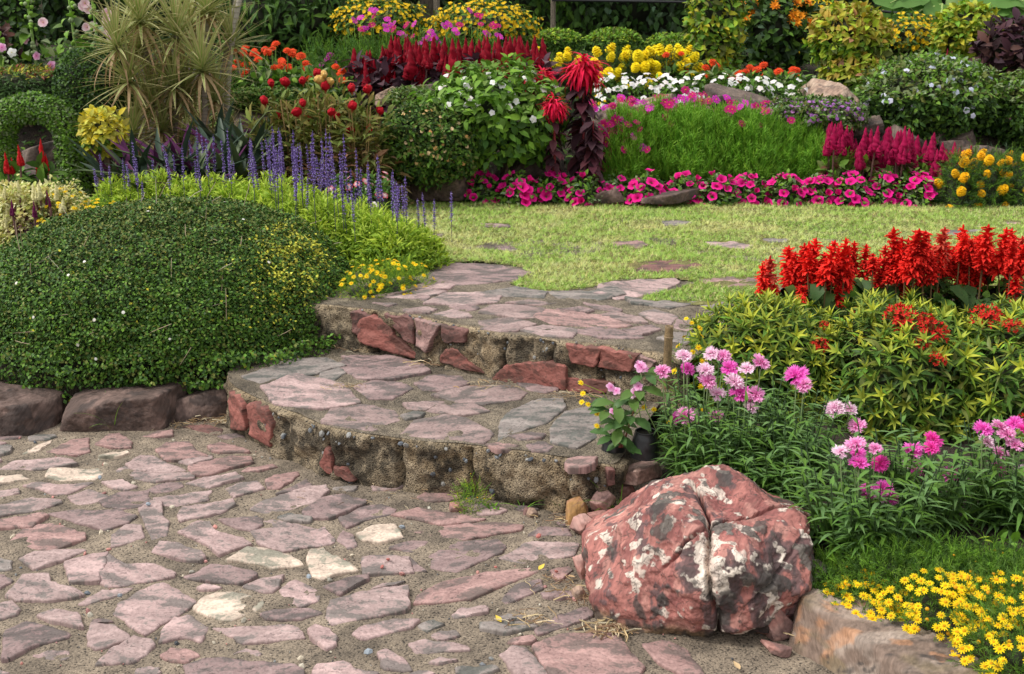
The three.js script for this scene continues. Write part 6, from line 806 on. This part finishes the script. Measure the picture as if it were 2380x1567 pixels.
// cosmos: feathery green mass, flowers above and behind
row(7, (i, n) => { const px = 1455 + i * 75, d = 6.72 + 0.06 * (i % 2), p = at(px, d), h = topOf(px, [284, 272, 268, 274, 286, 304, 338][i], d), t = mound({ name: 'cosmos', label: `cosmos with thread-thin leaves and magenta flowers, ${ordL(i, n)} in the bright green mass`, cat: 'cosmos', group: 'cosmos in the bright green mass', pos: p, rx: 0.145, rz: 0.2, h, n: 2300, size: [0.08, 0.14], leaf: LEAF.feather, pal: (q) => pick([L3(0.22, 0.46, 0.04), L3(0.27, 0.50, 0.05), L3(0.19, 0.40, 0.04)]), shell: 0.6, up: 1.0, out: 0.5, rnd: 0.4, flatN: 0.4, nf: 0, core: 0.7, p: 2.4, vl: 0.14 }); const nf = [20, 22, 16, 12, 9, 7, 5][i], m = new MB(); for (let k = 0; k < nf; k++) { const q = V3(gauss() * 0.13, h * (i < 2 ? rr(0.55, 1.3) : rr(0.85, 1.35)), i < 2 ? rr(-0.1, 0.22) : rr(-0.25, 0.16)); flower(t, R() < 0.2 ? FL.cosmosViolet : FL.cosmos, q, V3(gauss() * 0.7, 0.7, 0.75 + gauss() * 0.4), rr(0.021, 0.03), 0); m.tube([V3(q.x * 0.7, h * 0.3, q.z * 0.7), V3(q.x * 0.9, h * 0.7, q.z * 0.9), q], 0.0016, 0.0012, 3, G.fresh, G.fresh); } mesh('stem', m.build(), M_STEM, t); });
row(7, (i, n) => { const px = 1410 + i * 62, d = 6.98, p = at(px, d), t = thing('cosmos', `cosmos flowering magenta in a thin line before the ledge, ${ordL(i, n)}`, 'cosmos', p, 'cosmos along the ledge'), m = new MB(); for (let k = 0; k < 14; k++) { const y = 224 + 40 * R(), q = atD(px + gauss() * 30, y + (i > 3 ? 12 : 0), d + rr(-0.12, 0.08)).sub(p); flower(t, R() < 0.35 ? FL.cosmosViolet : FL.cosmos, q, V3(gauss() * 0.6, 0.8, 0.6), rr(0.021, 0.03), 0); m.tube([V3(q.x * 0.6, 0, q.z * 0.6), q.clone().multiplyScalar(0.6).setY(q.y * 0.55), q], 0.0016, 0.0012, 3, G.mid, G.fresh); } mesh('stem', m.build(), M_STEM, t); scatter('foliage', LEAF.feather, M_LEAF, leafCloud({ rx: 0.13, ry: topOf(px, 262, d), rz: 0.12, n: 220, size: [0.07, 0.12], pal: [G.fresh, G.mid], shell: 0.8, up: 0.9, yMin: 0 }), t); });
{ const p = at(1405, 6.62), t = thing('cosmos', 'cosmos flowers strewn low beside the amaranth stem', 'cosmos', p); const m = new MB(); for (const [x, y] of [[1408, 330], [1424, 345], [1410, 365], [1440, 300], [1415, 310], [1402, 292], [1450, 320], [1430, 280], [1418, 392], [1406, 388]]) { const q = atD(x, y, 6.6).sub(p); flower(t, FL.cosmos, q, V3(gauss() * .4, 0.5, 1), 0.034, 0); m.tube([V3(q.x * 0.5, 0, q.z), q], 0.0015, 0.001, 3, G.mid, G.mid); } mesh('stem', m.build(), M_STEM, t); }
// plumed celosias
function plumes(name, label, cat, group, px, d, list, set, leafPal, leafTop, w, leafSize = [0.06, 0.11], thick = 1, nL = 190) {
  const p = at(px, d), t = thing(name, label, cat, p, group), lt = Math.max(0.05, topOf(px, leafTop, d)), m = new MB();
  scatter('foliage', LEAF.oval, M_LEAF, leafCloud({ rx: w, ry: lt, rz: w * 0.9, n: nL, size: leafSize, pal: leafPal, out: 0.7, up: 0.05, rnd: 0.5, shell: 0.7, lump: 0.15, yMin: 0, flatN: 0.8 }), t);
  for (const [x, y, len] of list) { const dd = d + rr(-0.12, 0.12), top = atD(x, y, dd).sub(p), L = len * mpp(y, dd), o = mesh('flower_plume', pick(set), M_PETAL, t); o.position.set(top.x, top.y - L, top.z); o.scale.set(L * thick, L, L * thick); o.rotation.set(gauss() * .06, R() * 6, gauss() * 0.06); m.tube([V3(top.x * 0.4, 0, top.z * 0.5), V3(top.x, Math.max(0.02, top.y - L * 0.95), top.z)], 0.007, 0.005, 5, G.plum, G.bronze); }
  mesh('stem', m.build(), M_STEM, t);
}
rs(231);
row(13, (i, n) => { const px = 838 + i * 34.5, list = []; for (let k = 0; k < 6; k++) list.push([px + (k - 2.5) * 7 + gauss() * 5, 80 + Math.abs(gauss()) * 42 + (i < 2 ? 26 : 0), rr(62, 104)]); plumes('plume_celosia', `crimson plumed celosia with purple leaves, ${ordL(i, n)} in upper bed`, 'celosia', 'crimson celosias of the upper bed', px, 7.4 + 0.12 * (i % 2), list, FL.plumeRed, [G.plum, L3(0.11, 0.05, 0.075), L3(0.06, 0.03, 0.04), L3(0.13, 0.07, 0.09)], 138, 0.12, [0.07, 0.12], 1.15); });
row(13, (i, n) => { const px = 1945 + i * 26, list = [], y0 = [286, 296, 332, 308, 312, 306, 308, 316, 322, 332, 345, 350, 352][i]; for (let k = 0; k < 8; k++) list.push([px + (k - 3.5) * 5 + gauss() * 6, y0 - 20 + Math.abs(gauss()) * 72, rr(46, 78)]); plumes('plume_celosia', `magenta plumed celosia with green leaves, ${ordL(i, n)} right of the cosmos`, 'celosia', 'magenta celosias right of the cosmos', px, 6.5 + 0.14 * (i % 3), list, FL.plumeMagenta, [G.fresh, G.mid, G.olive, L3(0.2, 0.1, 0.06)], 378, 0.09, [0.05, 0.09], 1.5); });
row(9, (i, n) => { const px = -15 + i * 20, list = []; for (let k = 0; k < 17; k++) list.push([px + gauss() * 16, 416 + R() * 130 + (i > 6 ? 10 : 0), rr(28, 44)]); plumes('cream_celosia', `pale cream plumed celosia, ${ordL(i, n)} in the patch behind the clipped dome`, 'celosia', 'cream celosias behind the dome', px, 5.2 - 0.05 * (i % 3), list, FL.plumeCream, [L3(0.74, 0.70, 0.36), L3(0.74, 0.70, 0.36), L3(0.66, 0.64, 0.26), L3(0.5, 0.55, 0.15)], 428, 0.13, [0.018, 0.034], 1.1, 1500); });
[[25, 462], [48, 465], [75, 466], [108, 440]].forEach(([x, y], i) => plumes('purple_celosia', `small dark purple celosia plume, ${ordL(i, 4)} before the cream ones`, 'celosia', 'purple celosias before the cream ones', x, 5.02, [[x, y, 40], [x + 6, y + 16, 24]], FL.plumePurple, [G.plum, G.bronze], 505, 0.035, [0.02, 0.035], 0.8));
plumes('scarlet_celosia', 'scarlet plumed celosia at the foot of the topiary arch', 'celosia', null, 90, 5.75, [[90, 322, 84], [98, 348, 60]], FL.plumeScarlet, [G.dark, G.mid], 392, 0.08); plumes('scarlet_celosia', 'scarlet plumed celosia low at the left frame edge', 'celosia', null, 15, 5.7, [[42, 335, 50], [12, 352, 52], [25, 365, 40]], FL.plumeScarlet, [G.dark, G.mid], 395, 0.08);
plumes('scarlet_celosia', 'small red celosia plume between plumbago and golden shrub', 'celosia', null, 2208, 8.3, [[2203, 112, 30], [2214, 118, 26]], FL.plumeMagenta, [G.dark], 150, 0.06); plumes('crimson_celosia', 'single dark red celosia at the left edge beside the dome', 'celosia', null, -4, 4.75, [[-2, 572, 34]], FL.plumeRed, [G.plum], 600, 0.04, [0.03, 0.05]);
// cockscombs
{
  const heads = '630,194 663,192 703,188 737,171 757,201 817,206 819,247 591,231 614,235 704,240 783,270 717,276 646,271 813,304 854,208 883,258 860,301 770,262 690,262', peach = '753,174 767,190 742,186'; const H = nums(heads), Pq = nums(peach);
  row(8, (i, n) => { const px = 612 + i * 37, d = 6.15 + 0.12 * (i % 2), p = at(px, d), h = topOf(px, [275, 240, 232, 228, 225, 232, 245, 265][i], d), t = thing('cockscomb', `cockscomb with olive leaves and red crests, ${ordL(i, n)} of the tall group`, 'cockscomb', p, 'cockscombs behind the sages');
    scatter('foliage', LEAF.lance, M_LEAF, leafCloud({ rx: 0.13, ry: h, rz: 0.13, n: 560, size: [0.06, 0.105], pal: (q) => q.y > h * 0.6 ? pick([L3(0.24, 0.30, 0.06), L3(0.3, 0.26, 0.07), G.olive]) : pick([L3(0.28, 0.2, 0.08), G.olive, L3(0.17, 0.18, 0.05), L3(0.33, 0.17, 0.09)]), out: 0.9, up: 0.55, rnd: 0.4, shell: 0.8, lump: 0.2, yMin: 0, flatN: 0.9, p: 2.6 }), t); stems(t, 6, 0.09, h, 0.006, L3(0.3, 0.2, 0.08));
    for (const [L, set] of [[H, FL.combRed], [Pq, FL.combPeach]]) for (const [x, y] of L) if (Math.abs(x - px) <= 18.5 || (i === 7 && x > px + 18)) flower(t, set, atD(x, y, d - 0.12).sub(p), V3(gauss() * 0.2, 1, 0.25), rr(0.024, 0.033), M_PETAL, 'crest'); });
}
// zinnias
const zin = (i, n, px, d, yT, yL, nf, label, group, set = FL.zinnia) => { const p = at(px, d), h = topOf(px, yL, d), t = mound({ name: 'zinnia', label: `${label}, ${ordL(i, n)}`, cat: 'zinnia', group, pos: p, rx: 0.14, rz: 0.15, h: Math.max(0.08, h), n: 330, size: [0.05, 0.085], leaf: LEAF.oval, pal: [G.mid, G.pale, G.fresh, G.dark], core: 0.5, shell: 0.8 }), m = new MB(); for (let k = 0; k < nf; k++) { const q = atD(px + rr(-24, 24), yT + R() * (yL - yT) * 1.7, d + rr(-0.1, 0.18)).sub(p); flower(t, set, q, V3(gauss() * 0.4, 0.9, 0.55), rr(0.027, 0.04), 0); m.tube([V3(q.x * 0.6, 0, q.z * 0.6), q], 0.003, 0.0025, 4, G.mid, G.mid); } mesh('stem', m.build(), M_STEM, t); };
rs(241);
row(7, (i, n) => zin(i, n, 545 + i * 44, 7.35 + 0.1 * (i % 2), [105, 108, 100, 115, 125, 150, 165][i], [150, 150, 150, 150, 160, 178, 185][i], i < 5 ? 9 : 5, 'red-orange zinnia in the upper left bed', 'zinnias of the upper left bed'));
row(8, (i, n) => zin(i, n, 1570 + i * 42, 7.62 + 0.08 * (i % 2), [122, 160, 142, 158, 150, 148, 158, 160][i], [160, 176, 170, 176, 178, 178, 180, 186][i], [3, 2, 5, 4, 7, 5, 6, 5][i], 'red-orange zinnia behind the white periwinkles', 'zinnias behind the white periwinkles'));
// marigolds
row(8, (i, n) => { const px = [1268, 1325, 1400, 1436, 1472, 1508, 1545, 1580][i], d = 7.72 + 0.1 * (i % 2), p = at(px, d), h = topOf(px, i < 2 ? 128 : 122, d); mound({ name: 'lemon_marigold', label: `lemon yellow marigold plant, ${ordL(i, n)} in the upper bed`, cat: 'marigold', group: 'lemon marigolds in the upper bed', pos: p, rx: 0.12, rz: 0.16, h, n: 700, size: [0.05, 0.085], leaf: LEAF.feather, pal: [G.dark, G.mid, G.blue], nf: i < 2 ? 6 : 10, set: FL.marigoldLemon, fs: 0.043, fMin: 0.3, fz: -0.15, rise: 0.12, gap: 1.35, core: 0.7 }); });
row(6, (i, n) => { const px = 2240 + i * 34, d = 6.35 + 0.12 * (i % 2), p = at(px, d), h = topOf(px, 362, d); mound({ name: 'gold_marigold', label: `golden orange marigold plant, ${ordL(i, n)} in the clump at right lawn end`, cat: 'marigold', group: 'golden marigolds at the lawn end', pos: p, rx: 0.12, rz: 0.16, h, n: 900, size: [0.05, 0.085], leaf: LEAF.feather, pal: [G.mid, G.blue, G.fresh, G.dark], nf: 10, set: FL.marigoldGold, fs: 0.032, fMin: 0.0, fz: -0.1, rise: 0.06, gap: 1.5, core: 0.8 }); });
// white periwinkles, and red-eyed ones by the sages
row(11, (i, n) => { const px = 1412 + i * 43, d = 7.28 + 0.06 * (i % 2), p = at(px, d), h = topOf(px, 182 + (i > 8 ? 10 : 0), d); mound({ name: 'white_periwinkle', label: `white flowered periwinkle, ${ordL(i, n)} in the band under the marigolds`, cat: 'periwinkle', group: 'white periwinkles under the marigolds', pos: p, rx: 0.11, rz: 0.13, h: Math.max(0.1, h), n: 420, size: [0.03, 0.05], leaf: LEAF.oval, pal: [G.dark, G.mid, G.mid, G.fresh], nf: 22, set: FL.vincaWhite, fs: 0.025, fMin: 0.1, fz: -0.1, rise: 0.08, gap: 1.2, core: 0.75 }); });
row(3, (i, n) => { const px = 785 + i * 45, d = 5.95, p = at(px, d), h = topOf(px, 402 + i * 3, d); mound({ name: 'red_periwinkle', label: `red and white flowered periwinkle, ${ordL(i, n)} behind the sages`, cat: 'periwinkle', group: 'red periwinkles behind the sages', pos: p, rx: 0.1, rz: 0.1, h: Math.max(0.08, h), n: 380, size: [0.03, 0.045], leaf: LEAF.oval, pal: [G.dark, G.mid], nf: 10, set: () => i === 2 && R() < 0.4 ? FL.vincaWhite : FL.vincaRed, fs: 0.024, rise: 0.08 }); });
for (const [label, px, d, top] of [['tiny yellow flowers hanging over the ledge beside the amaranth', 1395, 6.98, 228], ['tiny yellow flowers below the white periwinkles', 1655, 7.1, 230]]) mound({ name: 'yellow_daisy', label, cat: 'daisy', pos: at(px, d), rx: 0.08, rz: 0.06, h: Math.max(0.06, topOf(px, top, d)), n: 160, size: [0.03, 0.05], leaf: LEAF.feather, pal: [G.fresh, G.mid], nf: 22, set: FL.daisy, fs: 0.011, rise: 0.06 });
// pink cosmos before the yellow shrubs
row(10, (i, n) => { const px = [835, 868, 905, 940, 985, 1010, 1060, 1110, 1150, 760][i], d = 8.25, p = at(px, d), yy = [62, 42, 55, 62, 80, 95, 65, 40, 75, 128][i], t = thing('pink_cosmos', `thin stemmed pink cosmos, ${ordL(i, n).replace('rightmost', 'lowest')} before the yellow shrubs`, 'cosmos', p, 'pink cosmos before the yellow shrubs'), m = new MB(); for (let k = 0; k < 5; k++) { const q = atD(px + gauss() * 26, yy + gauss() * 20, d + rr(-0.1, 0.1)).sub(p); flower(t, R() < 0.35 ? FL.cosmos : FL.cosmosViolet, q, V3(gauss() * 0.9, 0.8, 0.6), rr(0.022, 0.034), 0); m.tube([V3(q.x * 0.4, 0, 0), q.clone().multiplyScalar(0.7), q], 0.0025, 0.0015, 3, G.fresh, G.fresh); } mesh('stem', m.build(), M_STEM, t); scatter('foliage', LEAF.feather, M_LEAF, leafCloud({ rx: 0.18, ry: topOf(px, 100, d), rz: 0.15, n: 320, size: [0.08, 0.14], pal: [G.fresh, G.mid, L3(0.14, 0.3, 0.06)], shell: 0.8, up: 0.9, yMin: 0 }), t); });
// ---------------------------------------------------------------- amaranths with drooping red crowns
{
  rs(251);
  const red = [L3(0.66, 0.008, 0.055), L3(0.58, 0.006, 0.04), L3(0.72, 0.015, 0.08)].map((c) => leafMat({ color: c, roughness: 0.55, transmission: 0.3 })), dk = [L3(0.07, 0.02, 0.03), L3(0.10, 0.03, 0.04), L3(0.05, 0.022, 0.03)].map((c) => leafMat({ color: c, roughness: 0.5, transmission: 0.15 }));
  const MB2 = class extends MB { constructor(r) { super(); for (let k = 0; k < 190; k++) { const el = lerp(1.4, -1.1, Math.pow(R(), 0.9)), a = R() * 6.28, dir = V3(Math.cos(a) * Math.cos(el), Math.sin(el), Math.sin(a) * Math.cos(el)), c = pick([L3(0.72, 0.008, 0.06), L3(0.55, 0.005, 0.035), L3(0.80, 0.02, 0.10)]); this.blade(basis(V3(dir.x * r * 0.25, -R() * r * 0.5, dir.z * r * 0.25), dir, V3(-dir.x * 0.3, 1, -dir.z * 0.3), 1), { len: r * rr(0.45, 0.75), wid: r * 0.055, seg: 4, bend: rr(0.8, 1.9), fold: 0.3, ca: c, cb: c, prof: pLance }); } } };
  for (const [label, px, d, yTop, yBot, rT, nR, nD, stem] of [['tall amaranth with a large drooping crimson crown', 1352, 6.55, 122, 395, 0.19, 70, 70, 1], ['amaranth with a smaller crimson crown left of the tall one', 1262, 6.75, 152, 300, 0.14, 48, 34, 1], ['low amaranth whose crimson crown hangs before the white shrub', 1286, 6.4, 212, 390, 0.13, 46, 36, 1], ['dark purple amaranth without red crown beside the cosmos', 1378, 6.4, 268, 410, 0.11, 0, 70, 1], ['small crimson amaranth tip above the white flowering shrub', 1215, 6.85, 172, 240, 0.09, 14, 6, 1]]) {
    const p = at(px, d), top = topOf(px, yTop + 14, d), bot = Math.max(0.03, topOf(px, yBot, d)), t = thing('amaranth', label, 'amaranth', p);
    mesh('stem', new MB().tube([V3(0, 0, 0), V3(0.01, top * 0.5, 0), V3(0, top, 0)], 0.011, 0.006, 6, L3(0.16, 0.03, 0.04), L3(0.3, 0.02, 0.04)).build(), M_STEM, t);
    const put = (y, el, L, mats, bend) => { const a = R() * 6.28, dir = V3(Math.cos(a) * Math.cos(el), Math.sin(el), Math.sin(a) * Math.cos(el)), o = mesh('leaf', bend, pick(mats), t); basis(V3(0, y, 0), dir, V3(-dir.x * 0.3, 1, -dir.z * 0.3), L).decompose(o.position, o.quaternion, o.scale); };
    if (nR) { const cr = mesh('red_crown', new MB2(rT).build(), M_PETAL, t, 'stuff'); cr.position.set(0, top - 0.02, 0); }
    for (let k = 0; k < nR * 0.4; k++) put(top - (k / nR) * 0.10, lerp(1.2, -0.9, k / nR / 0.4) + gauss() * 0.2, rT * 0.62 * rr(0.8, 1.15), red, droop);
    for (let k = 0; k < nD; k++) { const s = k / nD; put(lerp(top - (nR ? 0.1 : 0), bot, s), rr(-0.7, 0.2), (nR ? rT * 0.72 : 0.11) * rr(0.75, 1.15), dk, LEAF.oval); }
  }
}
// ---------------------------------------------------------------- hollyhocks at upper left
{
  rs(261);
  for (const [label, px, d, yT, fl] of [['hollyhock spire with mauve flowers rising from the clipped hedge', 104, 7.5, -20, [[100, 52, 1], [58, 92, 0], [84, 130, 0], [118, 151, 0]]], ['hollyhock with pale pink flowers left of the dracaenas', 198, 7.7, -30, [[192, 15, 1], [205, 22, 1], [202, 63, 1], [216, 61, 1], [197, 8, 1]]], ['hollyhock half hidden behind the dracaena leaves', 250, 7.6, -30, [[249, 30, 1], [248, 45, 1], [246, 68, 1], [256, 80, 1], [259, 87, 1]]], ['low white mallow flowers at the far left edge', 27, 7.4, 70, [[27, 122, 2], [4, 110, 0]]]]) {
    const p = at(px, d), h = topOf(px, yT, d), t = thing('hollyhock', label, 'hollyhock', p), m = new MB(); m.tube([V3(0, 0, 0), V3(-0.01, h * 0.5, 0), V3(-0.02, h, 0)], 0.011, 0.006, 6, G.pale, G.fresh); for (let k = 0; k < 26; k++) { const y = h * rr(0.45, 1); m.ball(V3(gauss() * 0.03, y, 0.015 + R() * 0.02), 0.014, 0.014, 0.014, pick([G.pale, G.fresh]), 5, 4, 0.15); } mesh('stem', m.build(), M_STEM, t);
    scatter('foliage', LEAF.heart, M_LEAF, leafCloud({ rx: 0.12, ry: h * 0.8, rz: 0.12, n: 70, size: [0.05, 0.1], pal: [G.pale, G.fresh, G.mid], out: 0.9, up: -0.1, rnd: 0.4, shell: 0.4, yMin: 0 }), t);
    for (const [x, y, k] of fl) flower(t, k === 2 ? FL.vincaWhite : k ? FL.hollyhock : FL.vincaPink, atD(x, y, d - 0.06).sub(p), V3(gauss() * 0.4, 0.25, 1), k === 1 ? 0.034 : 0.032, M_PETAL);
  }
  { const p = at(200, 5.45), t = thing('broad_leaf_weed', 'broad-leaved green plant between cream celosias and sages', 'plant', V3(p.x, p.y, p.z)); for (let k = 0; k < 22; k++) { const a = k * 2.4, el = rr(0.2, 1.0), dir = V3(Math.cos(a) * Math.cos(el), Math.sin(el), Math.sin(a) * Math.cos(el)), o = mesh('leaf', LEAF.oval, pick([leafMatA, leafMatC]), t); basis(V3(gauss() * 0.05, 0.02, gauss() * 0.04), dir, UP, rr(0.1, 0.17)).decompose(o.position, o.quaternion, o.scale); } }
}
// ---------------------------------------------------------------- back of the garden: hedge, trees, posts, banana, wire
{
  rs(271);
  const back = thing('back_hedge', 'tall dark hedge of creepers closing the garden at the back', 'hedge', V3(0, 1.0, -12.2)), it = [];
  for (let k = 0; k < 26000; k++) { const x = rr(-7.2, 7.2), y = rr(-0.3, 2.6), n = fbm(x * 1.3, y * 1.3, 2, 3), z = n * 0.9 + rr(-0.25, 0.12); if (fbm(x * 2.1 + 9, y * 2.1, 7, 3) > 0.24) continue; const bright = fbm(x * 0.8 + 3, y * 0.8, 1, 2) > 0.1; it.push({ m: basis(V3(x, y, z), V3(gauss(), -0.5 + gauss() * 0.6, 0.5 + gauss()), V3(gauss() * 0.6, 0.8, 0.7), rr(0.07, 0.14)), c: vary(pick(bright ? [G.dark, G.mid, G.dark] : [G.deep, G.deep, G.dark, G.blue]), 0.03, 0, 0.3) }); }
  scatter('foliage', LEAF.oval, M_LEAF, it, back);
  const wall = new THREE.PlaneGeometry(16, 3.2, 90, 24), wp = wall.attributes.position; for (let i = 0; i < wp.count; i++) wp.setZ(i, -0.35 + fbm(wp.getX(i) * 1.3, wp.getY(i) * 1.3, 2, 3) * 0.8); wall.computeVertexNormals(); wall.translate(0, 1.2, 0);
  mesh('shade_core', wall, M_CORE, back); mesh('shade_core', wall.clone().translate(0, 0, -0.5), M_CORE, back);  // two dark sheets behind the leaves, hedge depth shade given as colour
  const bark = std({ color: L3(0.17, 0.145, 0.12), map: sandRep(SAND, 1.2), bumpMap: sandRep(SANDH, 1), bumpScale: 0.03 }), grey = std({ color: L3(0.55, 0.50, 0.45), map: sandRep(SAND, 1.5), bumpMap: sandRep(SANDH, 1.5), bumpScale: 0.015 });
  for (const [label, px, d, r, h] of [['tree with a pale grey trunk behind the hollyhocks', 106, 10.6, 0.085, 4.6], ['tree with a dark trunk behind the yellow bell shrubs', 1000, 10.8, 0.085, 4.8], ['tree rising behind the dark leafy shrub', 480, 11.0, 0.09, 5]]) {
    const p = at(px, d), t = thing('tree', label, 'tree', p), m = new MB(); m.tube([V3(0, -0.1, 0), V3(0.03, h * 0.3, 0), V3(-0.04, h * 0.6, 0.05), V3(0.05, h * 0.85, 0)], r, r * 0.45, 10, one, one); for (let k = 0; k < 5; k++) { const a = k * 1.3 + R(), y = h * rr(0.5, 0.7); m.tube([V3(0, y, 0), V3(Math.cos(a) * 0.5, y + 0.4, Math.sin(a) * 0.5), V3(Math.cos(a) * 1.0, y + 0.7, Math.sin(a) * 1.0)], r * 0.4, r * 0.15, 6, one, one); } mesh('trunk', m.build(), px < 200 ? grey : bark, t);
    scatter('crown', LEAF.oval, M_LEAF, leafCloud({ rx: 1.5, ry: 0.9, rz: 1.2, cy: h * 0.85, n: 1300, size: [0.12, 0.22], pal: [G.dark, G.mid], shell: 0.8, lump: 0.3, yMin: -0.9, up: -0.2, back: 1 }), t);
  }
  for (const [label, px, d, r, yB] of [['slender concrete post in the middle before the back hedge', 1283, 9.9, 0.022, 75], ['grey post beside the dark tree trunk', 1020, 10.2, 0.028, 40]]) { const p = at(px, d), t = thing('post', label, 'post', p), s = mesh('shaft', new THREE.CylinderGeometry(r * 0.92, r, 2.4, 14, 20), grey, t); s.position.y = 1.15; const c = mesh('cap', new THREE.CylinderGeometry(r * 0.5, r * 0.95, 0.02, 14), grey, t); c.position.y = 2.36; const w = mesh('wire_tie', new THREE.TorusGeometry(r * 1.06, 0.004, 6, 16).rotateX(Math.PI / 2), std({ color: L3(0.05, 0.05, 0.05), roughness: 0.6 }), t); w.position.y = 0.5; }
  { const P = [[1283, 0], [1600, 5], [1900, 10], [2200, 42], [2420, 44]].map(([x, y]) => atD(x, y, 9.85)); tag(mesh('black_hose', new THREE.TubeGeometry(new THREE.CatmullRomCurve3(P), 60, 0.012, 6), std({ color: L3(0.015, 0.015, 0.018), roughness: 0.5 })), 'black hose strung along the back hedge at upper right', 'hose'); }
  { const p = at(2190, 10.2), t = thing('banana_plant', 'banana plant with broad torn leaves at the upper right', 'banana plant', p), mB = leafMat({ color: L3(0.13, 0.27, 0.06), roughness: 0.45, transmission: 0.35 }); mesh('pseudostem', new MB().tube([V3(0, 0, 0), V3(0, 0.6, 0), V3(0.02, 1.1, 0)], 0.09, 0.06, 10, G.pale, G.fresh).build(), M_STEM, t);
    const rib = std({ color: L3(0.3, 0.4, 0.13) });
    for (const [x0, y0, x1, y1, W, bend] of [[2190, 10, 2085, 62, 0.16, 0.7], [2190, 10, 2180, 75, 0.15, 0.6], [2220, 0, 2330, 32, 0.16, 0.5], [2240, -10, 2400, 5, 0.17, 0.5], [2300, -15, 2370, 60, 0.14, 0.5], [2150, -15, 2060, 10, 0.16, 0.5], [2280, 0, 2420, 40, 0.16, 0.4]]) { const a = atD(x0, y0, 10.2).sub(p), b = atD(x1, y1, 9.95).sub(p), dir = b.clone().sub(a), L = dir.length(); dir.y += L * bend * 0.45; const M = basis(a, dir, V3(0, 0.6, 1), 1), o = mesh('leaf', new MB().blade(M, { len: L * 1.1, wid: W, seg: 9, bend, fold: 0.35, ca: one, cb: one, wave: 0.02, prof: (s) => Math.pow(Math.sin(Math.PI * (0.06 + 0.92 * s)), 0.45) }).build(), mB, t); mesh('midrib', new MB().tube([a, a.clone().lerp(b, 0.5).add(V3(0, L * 0.08, 0.02)), b.clone().lerp(a, 0.1)], 0.012, 0.005, 5, one, one).build(), rib, o); } }
  // low green cover that closes the soil of the bank
  const cov = []; for (let k = 0; k < 15000; k++) { const d = rr(6.7, 11.5), x = rr(-0.55, 0.55) * d, z = -d; if (fbm(x * 1.5, 4, z * 1.5, 2) < -0.12 && d < 9) continue; cov.push({ m: basis(V3(x, soilH(x, z) + R() * 0.07, z), V3(gauss(), 0.4, gauss()), V3(gauss() * 0.3, 1, gauss() * 0.3 + 0.3), rr(0.03, 0.07)), c: vary(pick([G.deep, G.dark, G.mid]), 0.03, 0, 0.3) }); }
  tag(scatter('ground_cover', LEAF.oval, M_LEAF, cov), 'low dark green ground cover between the beds of the bank', 'ground cover');
}
renderer.render(scene, camera);
